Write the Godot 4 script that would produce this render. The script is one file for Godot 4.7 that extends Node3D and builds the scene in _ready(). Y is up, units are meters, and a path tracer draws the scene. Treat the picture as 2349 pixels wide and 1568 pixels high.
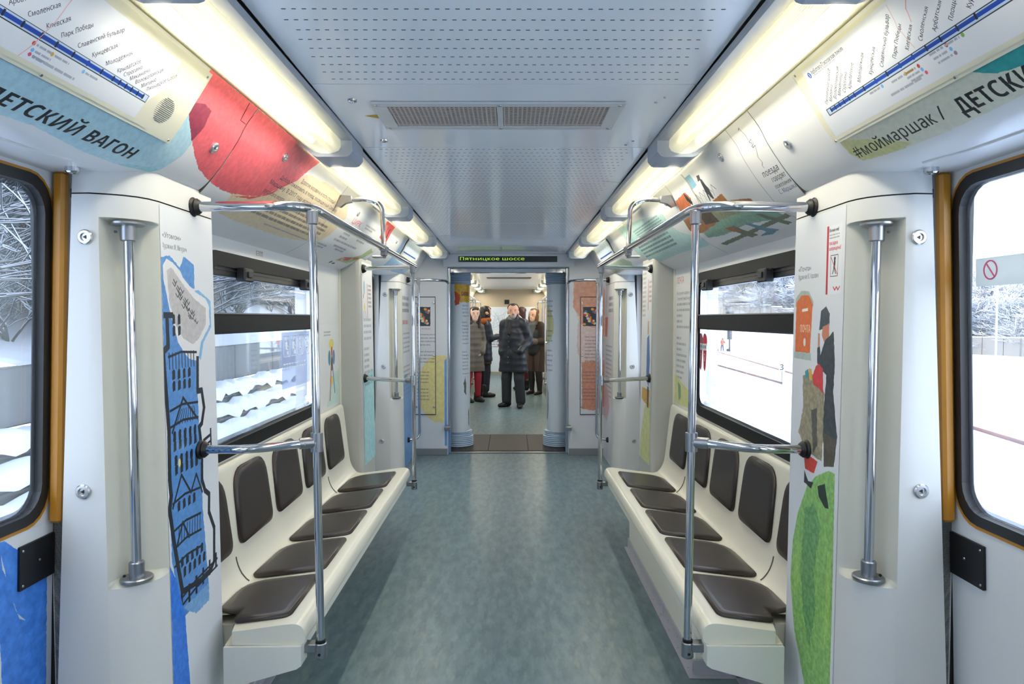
extends Node3D
# A metro carriage seen along its length. x across (centre 0), y up, z = -(distance ahead of the camera).

const PW := [[.82, 2.14], [.862, 2.085], [.89, 2.032], [.94, 1.957], [.985, 1.90], [1.03, 1.852], [1.09, 1.815], [1.17, 1.775]]
const PD := [[.82, 2.14], [.862, 2.085], [.89, 2.032], [.94, 1.957], [.985, 1.902], [1.03, 1.865], [1.09, 1.85], [1.18, 1.848], [1.28, 1.848]]
var M := {}
var used := {}
var fonts := {}
var washes := {}
var rng := RandomNumberGenerator.new()

# ---------------------------------------------------------------- mesh builder
class MB:
	var v := PackedVector3Array()
	var n := PackedVector3Array()
	var u := PackedVector2Array()
	var c := PackedColorArray()
	var ix := PackedInt32Array()
	var colour := false
	func tri(a: Vector3, b: Vector3, d: Vector3, na: Vector3, nb: Vector3, nd: Vector3, ua := Vector2.ZERO, ub := Vector2.ZERO, ud := Vector2.ZERO) -> void:
		var k := v.size()
		v.append(a); v.append(b); v.append(d)
		n.append(na); n.append(nb); n.append(nd)
		u.append(ua); u.append(ub); u.append(ud)
		if (b - a).cross(d - a).dot(na + nb + nd) > 0.0:
			ix.append(k); ix.append(k + 2); ix.append(k + 1)
		else:
			ix.append(k); ix.append(k + 1); ix.append(k + 2)
	func quad(a: Vector3, b: Vector3, d: Vector3, e: Vector3, nn: Vector3, ua := Vector2.ZERO, ub := Vector2.ZERO, ud := Vector2.ZERO, ue := Vector2.ZERO) -> void:
		tri(a, b, d, nn, nn, nn, ua, ub, ud)
		tri(a, d, e, nn, nn, nn, ua, ud, ue)
	func flat(a: Vector3, b: Vector3, d: Vector3, e: Vector3, out: Vector3) -> void:
		var nn := (d - a).cross(e - b)
		if nn.length_squared() < 1e-16: return
		nn = nn.normalized()
		if nn.dot(out) < 0.0: nn = -nn
		quad(a, b, d, e, nn)
	func mesh() -> ArrayMesh:
		var m := ArrayMesh.new()
		var arr := []
		arr.resize(Mesh.ARRAY_MAX)
		arr[Mesh.ARRAY_VERTEX] = v; arr[Mesh.ARRAY_NORMAL] = n; arr[Mesh.ARRAY_TEX_UV] = u
		if c.size() == v.size() and c.size() > 0: arr[Mesh.ARRAY_COLOR] = c
		arr[Mesh.ARRAY_INDEX] = ix
		m.add_surface_from_arrays(Mesh.PRIMITIVE_TRIANGLES, arr)
		return m

func P(x: float, y: float, z: float) -> Vector3:
	return Vector3(x, y, -z)

func numbered(called: String) -> String:
	if not used.has(called):
		used[called] = 0
		return called
	used[called] += 1
	return "%s_%03d" % [called, used[called]]

func thing(called: String, label: String, category: String, at := Vector3.ZERO, turn := 0.0, group := "") -> Node3D:
	var o := Node3D.new()
	o.name = numbered(called); add_child(o); o.position = at; o.rotation.y = turn
	o.set_meta("label", label); o.set_meta("category", category)
	if group != "": o.set_meta("group", group)
	return o

func struct(called: String, label := "", category := "") -> Node3D:
	var o := Node3D.new()
	o.name = numbered(called); add_child(o); o.set_meta("kind", "structure")
	if label != "": o.set_meta("label", label)
	if category != "": o.set_meta("category", category)
	return o

func part(parent: Node, called: String, mb, m: Material, label := "") -> MeshInstance3D:
	var o := MeshInstance3D.new()
	o.name = called
	o.mesh = mb.mesh() if mb is MB else mb
	o.material_override = m
	o.cast_shadow = GeometryInstance3D.SHADOW_CASTING_SETTING_ON
	parent.add_child(o, true)
	if label != "": o.set_meta("label", label)
	return o

func mat(col: Color, rough := 0.5, metal := 0.0, spec := 0.5) -> StandardMaterial3D:
	var key := "%s %.2f %.2f %.2f" % [col.to_html(), rough, metal, spec]
	if M.has(key): return M[key]
	var m := StandardMaterial3D.new()
	m.albedo_color = col; m.roughness = rough; m.metallic = metal; m.metallic_specular = spec
	M[key] = m
	return m

func tex_mat(img: Image, rough := 0.4) -> StandardMaterial3D:
	var m := StandardMaterial3D.new()
	m.albedo_texture = ImageTexture.create_from_image(img)
	m.roughness = rough
	return m

func glow(col: Color, e: float) -> StandardMaterial3D:
	var m := StandardMaterial3D.new()
	m.albedo_color = col; m.emission_enabled = true; m.emission = col; m.emission_energy_multiplier = e; m.roughness = 0.4
	return m

func clear(col: Color, alpha: float, rough := 0.02) -> StandardMaterial3D:
	var m := StandardMaterial3D.new()
	m.albedo_color = Color(col.r, col.g, col.b, alpha); m.roughness = rough
	m.transparency = BaseMaterial3D.TRANSPARENCY_ALPHA
	return m

func box(mb: MB, lo: Vector3, hi: Vector3, b := 0.0) -> void:
	var l := Vector3(minf(lo.x, hi.x), minf(lo.y, hi.y), minf(lo.z, hi.z))
	var h := Vector3(maxf(lo.x, hi.x), maxf(lo.y, hi.y), maxf(lo.z, hi.z))
	b = minf(b, 0.45 * minf(h.x - l.x, minf(h.y - l.y, h.z - l.z)))
	var c := (l + h) * 0.5
	var e := (h - l) * 0.5
	for ax in 3:
		var a1 := (ax + 1) % 3
		var a2 := (ax + 2) % 3
		for s in [-1.0, 1.0]:
			var q := []
			for k in [[-1, -1], [1, -1], [1, 1], [-1, 1]]:
				var p := c
				p[ax] += s * e[ax]; p[a1] += k[0] * (e[a1] - b); p[a2] += k[1] * (e[a2] - b)
				q.append(p)
			var nn := Vector3.ZERO
			nn[ax] = s
			mb.quad(q[0], q[1], q[2], q[3], nn, Vector2(q[0][a1], q[0][a2]), Vector2(q[1][a1], q[1][a2]), Vector2(q[2][a1], q[2][a2]), Vector2(q[3][a1], q[3][a2]))
			if b > 0.0:
				for s2 in [-1.0, 1.0]:   # the edges between ax and a1
					var p1 := c; var p2 := c; var p3 := c; var p4 := c
					p1[ax] += s * e[ax]; p1[a1] += s2 * (e[a1] - b); p1[a2] -= e[a2] - b
					p2 = p1; p2[a2] = c[a2] + e[a2] - b
					p3[ax] += s * (e[ax] - b); p3[a1] += s2 * e[a1]; p3[a2] += e[a2] - b
					p4 = p3; p4[a2] = c[a2] - e[a2] + b
					var o := Vector3.ZERO
					o[ax] = s; o[a1] = s2
					mb.flat(p1, p2, p3, p4, o)
	if b > 0.0:
		for sx in [-1.0, 1.0]:
			for sy in [-1.0, 1.0]:
				for sz in [-1.0, 1.0]:
					var k := Vector3(sx, sy, sz)
					var o := k.normalized()
					mb.tri(c + k * (e - Vector3(0, b, b)), c + k * (e - Vector3(b, 0, b)), c + k * (e - Vector3(b, b, 0)), o, o, o)

func tube(mb: MB, pts: Array, r: float, seg := 12, caps := true, r2 := -1.0) -> void:
	var cnt := pts.size()
	if r2 < 0.0: r2 = r
	var t0: Vector3 = (pts[1] - pts[0]).normalized()
	var side := t0.cross(Vector3.UP if absf(t0.y) < 0.9 else Vector3.RIGHT).normalized()
	var rings := []
	for i in cnt:
		var t: Vector3 = (pts[mini(i + 1, cnt - 1)] - pts[maxi(i - 1, 0)]).normalized()
		side = (side - t * side.dot(t)).normalized()
		var up := t.cross(side)
		var rr := lerpf(r, r2, float(i) / (cnt - 1))
		var ring := []
		for k in seg + 1:
			var a := TAU * k / seg
			var d := side * cos(a) + up * sin(a)
			ring.append([pts[i] + d * rr, d])
		rings.append(ring)
	for i in cnt - 1:
		for k in seg:
			var a = rings[i][k]; var b = rings[i][k + 1]; var d = rings[i + 1][k + 1]; var e = rings[i + 1][k]
			mb.tri(a[0], b[0], d[0], a[1], b[1], d[1])
			mb.tri(a[0], d[0], e[0], a[1], d[1], e[1])
	if caps:
		for i in [0, cnt - 1]:
			var nn: Vector3 = (pts[0] - pts[1]).normalized() if i == 0 else (pts[cnt - 1] - pts[cnt - 2]).normalized()
			for k in seg:
				mb.tri(pts[i], rings[i][k][0], rings[i][k + 1][0], nn, nn, nn)

func bend(pts: Array, r: float, steps := 6) -> Array:   # rounds the corners of a polyline
	var out := [pts[0]]
	for i in range(1, pts.size() - 1):
		var a: Vector3 = pts[i - 1]; var b: Vector3 = pts[i]; var d: Vector3 = pts[i + 1]
		var q := minf(r, 0.49 * minf((b - a).length(), (d - b).length()))
		var s := b + (a - b).normalized() * q
		var e := b + (d - b).normalized() * q
		for k in steps + 1:
			var t := float(k) / steps
			out.append(s.lerp(b, t).lerp(b.lerp(e, t), t))
	out.append(pts[pts.size() - 1])
	return out

func lathe(mb: MB, at: Vector3, axis: Vector3, prof: Array, seg := 16) -> void:   # prof: [radius, height]
	var up := axis.normalized()
	var sx := up.cross(Vector3.RIGHT if absf(up.x) < 0.9 else Vector3.FORWARD).normalized()
	var sz := up.cross(sx)
	for i in prof.size() - 1:
		var r0: float = prof[i][0]; var h0: float = prof[i][1]; var r1: float = prof[i + 1][0]; var h1: float = prof[i + 1][1]
		var sl := Vector2(h1 - h0, r0 - r1).normalized()
		for k in seg:
			var q := []
			for a in [TAU * k / seg, TAU * (k + 1) / seg]:
				var d: Vector3 = sx * cos(a) + sz * sin(a)
				q.append([at + d * r0 + up * h0, at + d * r1 + up * h1, (d * sl.x + up * sl.y), float(a) / TAU])
			mb.tri(q[0][0], q[1][0], q[1][1], q[0][2], q[1][2], q[1][2], Vector2(q[0][3], i), Vector2(q[1][3], i), Vector2(q[1][3], i + 1))
			mb.tri(q[0][0], q[1][1], q[0][1], q[0][2], q[1][2], q[0][2], Vector2(q[0][3], i), Vector2(q[1][3], i + 1), Vector2(q[0][3], i + 1))

func sheet(mb: MB, g: Array, out: Vector3, u0 := 0.0, u1 := 1.0, vs := []) -> void:   # g[row][col]; smooth; u along columns, v along rows
	var nr := g.size(); var nc: int = g[0].size()
	var nm := []
	for i in nr:
		var row := []
		for j in nc:
			var a: Vector3 = g[mini(i + 1, nr - 1)][j] - g[maxi(i - 1, 0)][j]
			var b: Vector3 = g[i][mini(j + 1, nc - 1)] - g[i][maxi(j - 1, 0)]
			var x := a.cross(b).normalized()
			row.append(x)
		nm.append(row)
	var s := 0.0
	for i in nr:
		for j in nc: s += nm[i][j].dot(out)
	if s < 0.0:
		for i in nr:
			for j in nc: nm[i][j] = -nm[i][j]
	for i in nr - 1:
		var v0: float = vs[i] if vs.size() > 0 else float(i) / (nr - 1)
		var v1: float = vs[i + 1] if vs.size() > 0 else float(i + 1) / (nr - 1)
		for j in nc - 1:
			var ua := lerpf(u0, u1, float(j) / (nc - 1)); var ub := lerpf(u0, u1, float(j + 1) / (nc - 1))
			mb.tri(g[i][j], g[i][j + 1], g[i + 1][j + 1], nm[i][j], nm[i][j + 1], nm[i + 1][j + 1], Vector2(ua, v0), Vector2(ub, v0), Vector2(ub, v1))
			mb.tri(g[i][j], g[i + 1][j + 1], g[i + 1][j], nm[i][j], nm[i + 1][j + 1], nm[i + 1][j], Vector2(ua, v0), Vector2(ub, v1), Vector2(ua, v1))

func prism(mb: MB, poly: Array, f: Callable, d0: float, d1: float) -> void:   # poly of Vector2, f(x, y, d) -> Vector3
	var pk := PackedVector2Array(poly)
	var ti := Geometry2D.triangulate_polygon(pk)
	var ax: Vector3 = (f.call(0.0, 0.0, 1.0) - f.call(0.0, 0.0, 0.0)).normalized()
	if d1 < d0: ax = -ax
	for k in range(0, ti.size(), 3):
		for e in [[d0, -ax], [d1, ax]]:
			mb.tri(f.call(pk[ti[k]].x, pk[ti[k]].y, e[0]), f.call(pk[ti[k + 1]].x, pk[ti[k + 1]].y, e[0]), f.call(pk[ti[k + 2]].x, pk[ti[k + 2]].y, e[0]), e[1], e[1], e[1], pk[ti[k]], pk[ti[k + 1]], pk[ti[k + 2]])
	var area := 0.0
	for k in pk.size(): area += pk[k].cross(pk[(k + 1) % pk.size()])
	for k in pk.size():
		var a := pk[k]; var b := pk[(k + 1) % pk.size()]
		var o2 := Vector2((b - a).y, -(b - a).x) * signf(area)
		var o: Vector3 = f.call(a.x + o2.x, a.y + o2.y, d0) - f.call(a.x, a.y, d0)
		mb.flat(f.call(a.x, a.y, d0), f.call(b.x, b.y, d0), f.call(b.x, b.y, d1), f.call(a.x, a.y, d1), o)

func rr(x0: float, x1: float, y0: float, y1: float, r: float, nc := 5) -> PackedVector2Array:   # rounded rectangle loop
	var o := PackedVector2Array()
	for q in [[x1 - r, y1 - r, 0.0], [x0 + r, y1 - r, 0.5 * PI], [x0 + r, y0 + r, PI], [x1 - r, y0 + r, 1.5 * PI]]:
		for k in nc + 1:
			var a: float = q[2] + 0.5 * PI * k / nc
			o.append(Vector2(q[0] + r * cos(a), q[1] + r * sin(a)))
	return o

# a frame between two loops (z, y) standing at |x| from xa (room side) to xb, on side sg
func frame(mb: MB, sg: float, a: PackedVector2Array, b: PackedVector2Array, xa: float, xb: float) -> void:
	var cnt := a.size()
	for k in cnt:
		var q := (k + 1) % cnt
		for e in [[xa, -sg], [xb, sg]]:
			mb.flat(P(sg * e[0], a[k].y, a[k].x), P(sg * e[0], a[q].y, a[q].x), P(sg * e[0], b[q].y, b[q].x), P(sg * e[0], b[k].y, b[k].x), Vector3(e[1], 0, 0))
		var inn := b[k] - a[k]
		for l in [[b, inn], [a, -inn]]:
			var lp: PackedVector2Array = l[0]
			mb.flat(P(sg * xa, lp[k].y, lp[k].x), P(sg * xa, lp[q].y, lp[q].x), P(sg * xb, lp[q].y, lp[q].x), P(sg * xb, lp[k].y, lp[k].x), Vector3(0, l[1].y, -l[1].x) + Vector3(0, 1e-5, 0))

func pane(mb: MB, sg: float, l: PackedVector2Array, x: float, th := 0.005) -> void:
	prism(mb, Array(l), func(px, py, d): return P(sg * (x + d), py, px), 0.0, th)

func pad(mb: MB, loop: Array, up: Vector3, h: float, inset: float) -> void:   # an upholstered pad over a 3D loop
	var c := Vector3.ZERO
	for p in loop: c += p
	c /= loop.size()
	var lv := [[0.0, 0.0], [0.0, h * 0.55], [inset * 0.3, h * 0.86], [inset, h], [inset * 2.6, h * 1.08]]
	var rings := []
	for l in lv:
		var ring := []
		for p in loop:
			var d: Vector3 = c - p
			ring.append(p + d.normalized() * l[0] + up * l[1])
		rings.append(ring)
	var cnt := loop.size()
	var nrm := func(i: int, k: int) -> Vector3:
		var o: Vector3 = (loop[k] - c).normalized()
		return [o, (o * 0.9 + up * 0.3).normalized(), (o + up).normalized(), (up + o * 0.25).normalized(), up][i]
	for i in rings.size() - 1:
		for k in cnt:
			var q := (k + 1) % cnt
			mb.tri(rings[i][k], rings[i][q], rings[i + 1][q], nrm.call(i, k), nrm.call(i, q), nrm.call(i + 1, q))
			mb.tri(rings[i][k], rings[i + 1][q], rings[i + 1][k], nrm.call(i, k), nrm.call(i + 1, q), nrm.call(i + 1, k))
	var last: Array = rings[rings.size() - 1]
	for k in cnt: mb.tri(c + up * h * 1.1, last[k], last[(k + 1) % cnt], up, up, up)

# ---------------------------------------------------------------- print on surfaces
class Cv:
	var img: Image
	var z0: float
	var z1: float
	var t0: float
	var t1: float
	var w: int
	var h: int
	var k: float
	var host
	func _init(hst, a: float, b: float, top: float, bottom: float, ppm: float, bg: Color) -> void:   # x runs from a to b (b < a: mirrored), rows from top to bottom
		host = hst; z0 = a; z1 = b; t0 = top; t1 = bottom; k = ppm
		w = int(absf(b - a) * ppm); h = int(absf(bottom - top) * ppm)
		img = Image.create(w, h, false, Image.FORMAT_RGBA8)
		img.fill(bg)
	func px(p: Vector2) -> Vector2:
		return Vector2((p.x - z0) / (z1 - z0) * w, (p.y - t0) / (t1 - t0) * h)
	func poly(pts: Array, col: Color, jag := 0.0, wash := 0.12) -> void:
		var q := PackedVector2Array()
		for i in pts.size():
			var a := px(Vector2(pts[i][0], pts[i][1])); var b := px(Vector2(pts[(i + 1) % pts.size()][0], pts[(i + 1) % pts.size()][1]))
			var steps := maxi(1, int(a.distance_to(b) / 9.0)) if jag > 0.0 else 1
			for s in steps:
				var p := a.lerp(b, float(s) / steps)
				if jag > 0.0: p += Vector2(host.rng.randf_range(-1, 1), host.rng.randf_range(-1, 1)) * jag
				q.append(p)
		fill(q, col, wash)
	func fill(q: PackedVector2Array, col: Color, wash := 0.0) -> void:
		var lo := q[0]; var hi := q[0]
		for p in q:
			lo = Vector2(minf(lo.x, p.x), minf(lo.y, p.y)); hi = Vector2(maxf(hi.x, p.x), maxf(hi.y, p.y))
		var ya := clampi(int(floor(lo.y)), 0, h - 1); var yb := clampi(int(ceil(hi.y)), 0, h - 1)
		var xa := clampi(int(floor(lo.x)) - 1, 0, w - 1); var xb := clampi(int(ceil(hi.x)) + 1, 0, w)
		if xb <= xa: return
		var mask: Image = null
		if wash > 0.0:
			mask = Image.create(xb - xa, yb - ya + 1, false, Image.FORMAT_RGBA8)
		var cnt := q.size()
		for y in range(ya, yb + 1):
			var fy := y + 0.5
			var xs := []
			for i in cnt:
				var a := q[i]; var b := q[(i + 1) % cnt]
				if (a.y <= fy) != (b.y <= fy): xs.append(a.x + (fy - a.y) / (b.y - a.y) * (b.x - a.x))
			xs.sort()
			for i in range(0, xs.size() - 1, 2):
				var s := clampi(int(round(xs[i])), xa, xb); var e := clampi(int(round(xs[i + 1])), xa, xb)
				if e <= s: continue
				if mask: mask.fill_rect(Rect2i(s - xa, y - ya, e - s, 1), Color.WHITE)
				else: img.fill_rect(Rect2i(s, y, e - s, 1), col)
		if mask:
			var tile: Image = host.wash_tile(col, wash)
			var src := Image.create(xb - xa, yb - ya + 1, false, Image.FORMAT_RGBA8)
			for y in range(0, yb - ya + 1, 256):
				for x in range(0, xb - xa, 256): src.blit_rect(tile, Rect2i(0, 0, 256, 256), Vector2i(x, y))
			img.blit_rect_mask(src, mask, Rect2i(0, 0, xb - xa, yb - ya + 1), Vector2i(xa, ya))
	func line(pts: Array, width: float, col: Color) -> void:
		for i in pts.size() - 1:
			var a := px(Vector2(pts[i][0], pts[i][1])); var b := px(Vector2(pts[i + 1][0], pts[i + 1][1]))
			var d := (b - a).normalized() * width * k * 0.5
			var o := Vector2(-d.y, d.x)
			d *= 0.6
			fill(PackedVector2Array([a + o - d, b + o + d, b - o + d, a - o - d]), col)
	func dot(x: float, y: float, rx: float, ry: float, col: Color) -> void:
		var c := px(Vector2(x, y))
		var q := PackedVector2Array()
		for i in 18: q.append(c + Vector2(cos(TAU * i / 18) * rx, sin(TAU * i / 18) * ry) * k)
		fill(q, col)
	func text(s: String, x: float, y: float, em: float, col: Color, o := {}) -> void:   # em in metres; baseline starts at (x, y); o: bold, skew, wide, turn, to (end x)
		var arr: Array = host.glyphs(s, o.get("bold", false))
		var vs: PackedVector3Array = arr[0]
		var at := px(Vector2(x, y))
		var e := em * k
		var wide: float = o.get("wide", 1.0)
		if o.has("to"): wide = absf(px(Vector2(o.to, y)).x - at.x) / (arr[1] * e)
		var turn: float = o.get("turn", 0.0)
		var skew: float = o.get("skew", 0.0)
		var ex := Vector2(cos(turn), -sin(turn)); var ey := Vector2(-sin(turn), -cos(turn))
		for i in range(0, vs.size(), 3):
			var q := PackedVector2Array()
			for j in 3:
				var p := vs[i + j]
				q.append(at + ex * ((p.x * wide + p.y * skew) * e) + ey * (p.y * e))
			tri(q, col)
	func tri(q: PackedVector2Array, col: Color) -> void:
		var ya := maxi(0, int(floor(minf(q[0].y, minf(q[1].y, q[2].y))))); var yb := mini(h - 1, int(ceil(maxf(q[0].y, maxf(q[1].y, q[2].y)))))
		for y in range(ya, yb + 1):
			var fy := y + 0.5
			var lo := 1e9; var hi := -1e9
			for i in 3:
				var a := q[i]; var b := q[(i + 1) % 3]
				if (a.y <= fy) != (b.y <= fy):
					var x := a.x + (fy - a.y) / (b.y - a.y) * (b.x - a.x)
					lo = minf(lo, x); hi = maxf(hi, x)
			var s := clampi(int(round(lo)), 0, w); var e := clampi(int(round(hi)), 0, w)
			if e > s: img.fill_rect(Rect2i(s, y, e - s, 1), col)
	func scribble(x: float, y: float, length: float, hgt: float, col: Color) -> void:   # print too small to read: strokes in word groups
		var a := px(Vector2(x, y))
		var e := a.x + length * k
		var cx := a.x
		var hh := maxf(2.0, hgt * k)
		var sw := maxi(1, int(round(hh * 0.14)))
		while cx < e:
			var word: int = host.rng.randi_range(2, 9)
			var ww := minf(word * hh * 0.62, e - cx)
			var bg := img.get_pixel(clampi(int(cx), 0, w - 1), clampi(int(a.y - hh * 0.5), 0, h - 1))
			img.fill_rect(Rect2i(int(cx), int(a.y - hh), int(ww), int(hh)), bg.lerp(col, 0.28))
			var q := 0.0
			while q < ww:
				var st: float = hh * host.rng.randf_range(0.85, 1.12)
				img.fill_rect(Rect2i(int(cx + q), int(a.y - st), sw, int(st)), bg.lerp(col, 0.75))
				q += hh * host.rng.randf_range(0.26, 0.42)
			cx += ww + hh * 0.55

func wash_tile(col: Color, amount: float) -> Image:
	var key := col.to_html() + str(amount)
	if washes.has(key): return washes[key]
	if not washes.has("n"):
		var nz := FastNoiseLite.new()
		nz.seed = 5; nz.frequency = 0.035; nz.fractal_octaves = 6; nz.fractal_gain = 0.6; nz.noise_type = FastNoiseLite.TYPE_SIMPLEX_SMOOTH
		washes["n"] = nz.get_seamless_image(256, 256)
	var src: Image = washes["n"]
	var by := src.get_data()
	var step := by.size() / 65536
	var out := PackedByteArray()
	out.resize(65536 * 4)
	for i in 65536:
		var f := 1.0 + (float(by[i * step]) / 255.0 - 0.5) * 0.9 * amount
		var li := (float(by[i * step]) / 255.0 - 0.5) * 0.5 * amount
		out[i * 4] = clampi(int((col.r * f + li) * 255.0), 0, 255)
		out[i * 4 + 1] = clampi(int((col.g * f + li) * 255.0), 0, 255)
		out[i * 4 + 2] = clampi(int((col.b * f + li * 0.5) * 255.0), 0, 255)
		out[i * 4 + 3] = 255
	washes[key] = Image.create_from_data(256, 256, false, Image.FORMAT_RGBA8, out)
	return washes[key]

func font(bold: bool) -> Font:
	if not fonts.has(bold):
		var f := SystemFont.new()
		f.font_names = PackedStringArray(["Droid Sans"])
		f.font_weight = 700 if bold else 400
		fonts[bold] = f
	return fonts[bold]

var glyph_cache := {}
func glyphs(s: String, bold: bool) -> Array:   # [triangles in em units with the baseline at 0, advance]
	var key := s + str(bold)
	if glyph_cache.has(key): return glyph_cache[key]
	var t := TextMesh.new()
	t.font = font(bold); t.font_size = 64; t.pixel_size = 1.0 / 64; t.depth = 0.0; t.curve_step = 2.0
	t.horizontal_alignment = HORIZONTAL_ALIGNMENT_LEFT
	if not fonts.has("base%s" % bold):
		var b := TextMesh.new()
		b.font = font(bold); b.font_size = 64; b.pixel_size = 1.0 / 64; b.depth = 0.0; b.text = "Н"; b.horizontal_alignment = HORIZONTAL_ALIGNMENT_LEFT
		fonts["base%s" % bold] = b.get_aabb().position.y
	t.text = s
	var arr := t.get_mesh_arrays()
	var vv: PackedVector3Array = arr[Mesh.ARRAY_VERTEX]
	var id = arr[Mesh.ARRAY_INDEX]
	var by: float = fonts["base%s" % bold]
	var lo := 1e9; var hi := -1e9
	for p in vv:
		lo = minf(lo, p.x); hi = maxf(hi, p.x)
	var o := PackedVector3Array()
	if id == null or id.size() == 0:
		for p in vv: o.append(p - Vector3(lo, by, 0))
	else:
		for i in id: o.append(vv[i] - Vector3(lo, by, 0))
	glyph_cache[key] = [o, hi - lo]
	return glyph_cache[key]

# ---------------------------------------------------------------- bodies: smooth union of tapered capsules, meshed as surface nets
func nets(mb: MB, bones: Array, cell: float, k: float, base: Color, paint := [], ripple := 0.0, hem := -99.0) -> void:   # bone: [a, b, ra, rb]
	var lo := Vector3(1e9, 1e9, 1e9); var hi := -lo
	for b in bones:
		for e in [[b[0], b[2]], [b[1], b[3]]]:
			var r: float = e[1] + k * 0.5 + cell * 2.5
			for ax in 3:
				lo[ax] = minf(lo[ax], e[0][ax] - r); hi[ax] = maxf(hi[ax], e[0][ax] + r)
	var d := Vector3i(((hi - lo) / cell).ceil()) + Vector3i.ONE
	var f := PackedFloat32Array()
	f.resize(d.x * d.y * d.z)
	f.fill(9.0)
	for b in bones:
		var a: Vector3 = b[0]; var e: Vector3 = b[1]; var ra: float = b[2]; var rb: float = b[3]
		var ab := e - a
		var l2 := maxf(ab.length_squared(), 1e-9)
		var r := maxf(ra, rb) + k + cell * 2.5
		var i0 := Vector3i(((a.min(e) - Vector3(r, r, r) - lo) / cell).floor()).clamp(Vector3i.ZERO, d - Vector3i.ONE)
		var i1 := Vector3i(((a.max(e) + Vector3(r, r, r) - lo) / cell).ceil()).clamp(Vector3i.ZERO, d - Vector3i.ONE)
		for y in range(i0.y, i1.y + 1):
			for z in range(i0.z, i1.z + 1):
				var row := (y * d.z + z) * d.x
				for x in range(i0.x, i1.x + 1):
					var p := lo + Vector3(x, y, z) * cell
					var t := clampf((p - a).dot(ab) / l2, 0.0, 1.0)
					var q := p.distance_to(a + ab * t) - ra - (rb - ra) * t
					if ripple > 0.0: q += ripple * absf(sin(p.y * 31.0))
					var o := f[row + x]
					var hh := maxf(k - absf(o - q), 0.0)
					f[row + x] = minf(o, q) - hh * hh / (4.0 * k)
	if hem > -90.0:   # a straight lower edge
		for y in d.y:
			var q := hem - (lo.y + y * cell)
			if q < -cell * 3.0: break
			for i in range(y * d.z * d.x, (y + 1) * d.z * d.x): f[i] = maxf(f[i], q)
	var id := PackedInt32Array()
	id.resize(f.size()); id.fill(-1)
	var vs := PackedVector3Array()
	var sx := 1; var sz := d.x; var sy := d.x * d.z
	var offs := [0, sx, sz, sz + sx, sy, sy + sx, sy + sz, sy + sz + sx]
	var cr := [Vector3(0, 0, 0), Vector3(1, 0, 0), Vector3(0, 0, 1), Vector3(1, 0, 1), Vector3(0, 1, 0), Vector3(1, 1, 0), Vector3(0, 1, 1), Vector3(1, 1, 1)]
	var ed := [[0, 1], [2, 3], [4, 5], [6, 7], [0, 2], [1, 3], [4, 6], [5, 7], [0, 4], [1, 5], [2, 6], [3, 7]]
	for y in d.y - 1:
		for z in d.z - 1:
			for x in d.x - 1:
				var at := (y * d.z + z) * d.x + x
				if absf(f[at]) > cell * 2.2: continue
				var neg := 0
				for q in 8:
					if f[at + offs[q]] < 0.0: neg += 1
				if neg == 0 or neg == 8: continue
				var s := Vector3.ZERO
				var cnt := 0
				for q in ed:
					var fa := f[at + offs[q[0]]]; var fb := f[at + offs[q[1]]]
					if (fa < 0.0) != (fb < 0.0):
						s += cr[q[0]].lerp(cr[q[1]], fa / (fa - fb)); cnt += 1
				id[at] = vs.size()
				vs.append(lo + (Vector3(x, y, z) + s / cnt) * cell)
	var nn := PackedVector3Array()
	nn.resize(vs.size())
	var tris := PackedInt32Array()
	for y in range(1, d.y - 1):
		for z in range(1, d.z - 1):
			for x in range(1, d.x - 1):
				var at := (y * d.z + z) * d.x + x
				if absf(f[at]) > cell * 1.5: continue
				for ax in 3:
					var st: int = [sx, sy, sz][ax]
					if (f[at] < 0.0) == (f[at + st] < 0.0): continue
					var o1: int = [sz, sx, sy][ax]; var o2: int = [sy, sz, sx][ax]
					var q := [id[at], id[at - o1], id[at - o1 - o2], id[at - o2]]
					if q.min() < 0: continue
					var g := (vs[q[2]] - vs[q[0]]).cross(vs[q[3]] - vs[q[1]])
					var dir := Vector3.ZERO
					dir[ax] = 1.0 if f[at] < 0.0 else -1.0
					if g.dot(dir) < 0.0: g = -g
					for w in q: nn[w] += g
					tris.append_array(PackedInt32Array([q[0], q[1], q[2], q[0], q[2], q[3]]))
	var b0 := mb.v.size()
	for i in vs.size():
		var c := base
		for pt in paint:
			if ((vs[i] - pt[0]) / pt[1]).length_squared() < 1.0: c = pt[2]
		mb.v.append(vs[i]); mb.n.append(nn[i].normalized()); mb.u.append(Vector2.ZERO); mb.c.append(c)
	for i in range(0, tris.size(), 3):
		var a := tris[i]; var b := tris[i + 1]; var e := tris[i + 2]
		if (vs[b] - vs[a]).cross(vs[e] - vs[a]).dot(nn[a] + nn[b] + nn[e]) > 0.0:
			var t := b
			b = e; e = t
		mb.ix.append(b0 + a); mb.ix.append(b0 + b); mb.ix.append(b0 + e)

# ---------------------------------------------------------------- the scene
const CAPS := [-0.02, 1.45, 2.92, 4.42, 5.83, 6.98]
var white: StandardMaterial3D
var cream: StandardMaterial3D
var chrome: StandardMaterial3D
var steel: StandardMaterial3D
var black: StandardMaterial3D
var glass: StandardMaterial3D
var gold: StandardMaterial3D
var greyplastic: StandardMaterial3D
var snow: StandardMaterial3D

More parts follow.
